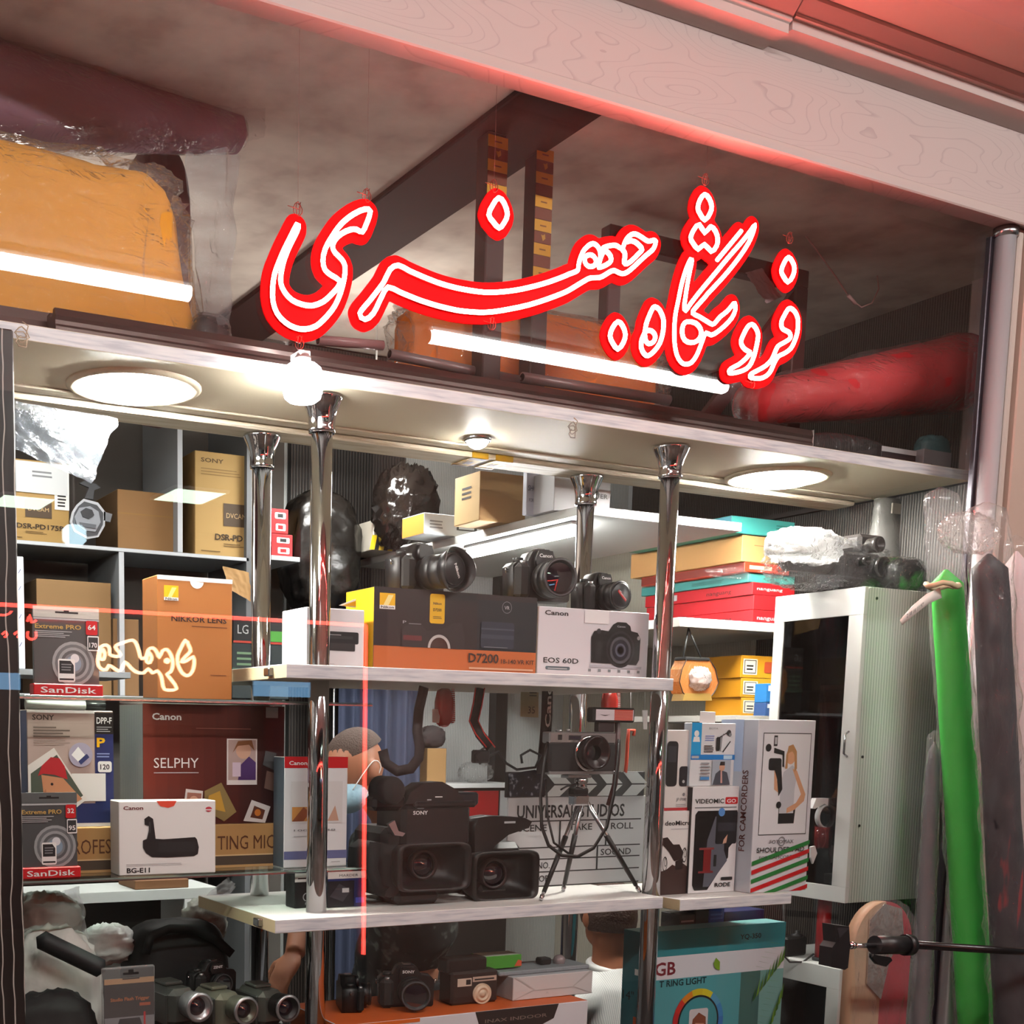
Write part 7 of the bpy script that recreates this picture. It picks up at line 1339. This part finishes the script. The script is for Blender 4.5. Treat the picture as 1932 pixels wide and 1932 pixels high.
# ================================================================ across the corridor: what the window pane mirrors
YG = 2.34
def V(x, y, Y=None, Z=None):
    p = W(x, y, Y=Y, Z=Z); return Vector((p.x, 2*YG-p.y, p.z))
YV = 6.1
LEDR = emit((1, .05, .035), 22, 'led_red')
t = thing('red_light_strip', 'red light strip framing the shop window across the corridor', 'light strip', (3.341, 2*YG-YV, .59)); O = t.location.copy(); zl = V(693, 1800, YV).z
b = B(); b.tube([Vector((-2.2, 2*YG-YV, .60))-O, Vector((0, 0, 0))], .009, LEDR, 8); b.build('light_strip', t)
b = B(); b.tube([Vector((0, 0, 0)), Vector((0.02, 0, zl-O.z))], .009, LEDR, 8); b.build('light_strip', t)
b = B(); b.box(-5.6, .03, -.05, -.012, -.02, .03, INK, .003); b.build('frame_head', t); b = B(); b.box(-.02, .05, -.05, -.012, -1.55-O.z, -.021, INK, .003); b.build('frame_jamb', t)
G_ = (0, 1100, 4.83); ON = emit((1, .42, .22), 26, 'neon_orange')
t = thing('script_sign', 'orange neon script sign across the corridor', 'sign', V(270, 1255, YV+.1)); O = t.location.copy()
for c, pts in ((1, [(900,640),(920,580),(970,565),(1000,600),(1000,650),(1060,670),(1100,655),(1060,600),(1055,570),(1130,540),(1210,520),(1250,570),(1270,640),(1290,690),(1330,670),(1350,610),(1390,590),(1430,630),(1450,680),(1480,620),(1520,605),(1560,660),(1575,740),(1555,810),(1520,830),(1560,880),(1610,965),(1500,970),(1480,900),(1465,840),(1430,800),(1390,820),(1350,780),(1310,820),(1240,810),(1190,770),(1140,720),(1110,780),(1080,800),(1030,770),(990,750),(970,790),(920,780),(890,730)]), (1, [(915,690),(910,640),(940,605),(955,650),(945,695)]), (1, [(1338,720),(1340,670),(1362,635),(1382,680),(1365,725)]), (1, [(1505,710),(1520,695),(1538,708),(1522,725)]), (1, [(1690,520),(1720,570),(1735,620),(1690,670),(1650,720),(1700,710),(1760,670),(1770,740),(1750,810),(1710,845),(1660,820),(1620,740),(1620,660),(1650,590)])):
    P = catmull([V(x, y, YV+.1)-O for x, y in zp(pts, *G_)], c, .02); b = B(); b.tube(P, .0085, ON, 6, bool(c)); b.build('neon_tube', t)
b = B(); b.box(-.62, .62, -.03, -.02, -.3, .3, mat('141214', .4), .004); b.build('dark_backing', t)
t = thing('small_red_sign', 'small red neon marks across the corridor', 'sign', V(40, 1190, YV+.1)); O = t.location.copy()
for pts in ([(20,470),(45,445),(65,470),(40,495)], [(130,470),(155,445),(180,470),(155,495)], [(255,440),(250,490),(290,515),(330,490),(325,440)], [(250,350),(270,290),(290,360),(330,340)], [(0,290),(60,290),(110,250),(60,200)]):
    P = catmull([V(x, y, YV+.1)-O for x, y in zp(pts, *G_)], 0, .02); b = B(); b.tube(P, .006, LEDR, 6); b.build('neon_tube', t)
for i, (x, y) in enumerate(((357, 937), (42, 948))):
    p = V(x, y, Z=1.55); t = thing('opposite_panel_lamp', ('far' if i else 'near')+' square ceiling lamp in the shop across the corridor', 'lamp', p); b = B(); b.box(-.19, .19, -.24, .24, 0, .02, WHITE, .003); b.build('frame', t); b = B(); b.box(-.17, .17, -.22, .22, -.002, -.0004, emit((.75, 1, .72), 9, 'panel_green')); b.build('diffuser', t); b = B(); b.cyl((0, 0, .02), (0, 0, .07), .01, WHITE, n=8); b.build('stem', t)
a, c = V(-60, 1283, 7.0), V(585, 1305, 7.0); b = B(); b.box(min(a.x, c.x), max(a.x, c.x), a.y-.02, a.y, a.z-.045, a.z+.045, emit((.30, .62, 1), 2.6, 'blue_band')); o = b.build('blue_light_band'); tag(o, 'pale blue lit band in the shop across the corridor', 'light band')
p = V(140, 1010, 5.9); t = thing('opposite_bulb', 'bluish bulb hanging across the corridor', 'lamp', p); b = B(); b.lathe([(0, -.045), (.035, -.045), (.055, -.025), (.055, .025), (.035, .045), (0, .045)], (0, 0, 0), (0, 0, 1), emit((.62, .88, 1), 7, 'bulb_blue'), 20); b.build('bulb', t); b = B(); b.cyl((0, 0, .045), (0, 0, 1.6-p.z), .004, WHITE, n=6); b.build('cord', t)
# ================================================================ lift the eye-relative scene onto the floor
for o in list(SC.objects):
    if o.parent is None and o is not camo: o.location.z += H
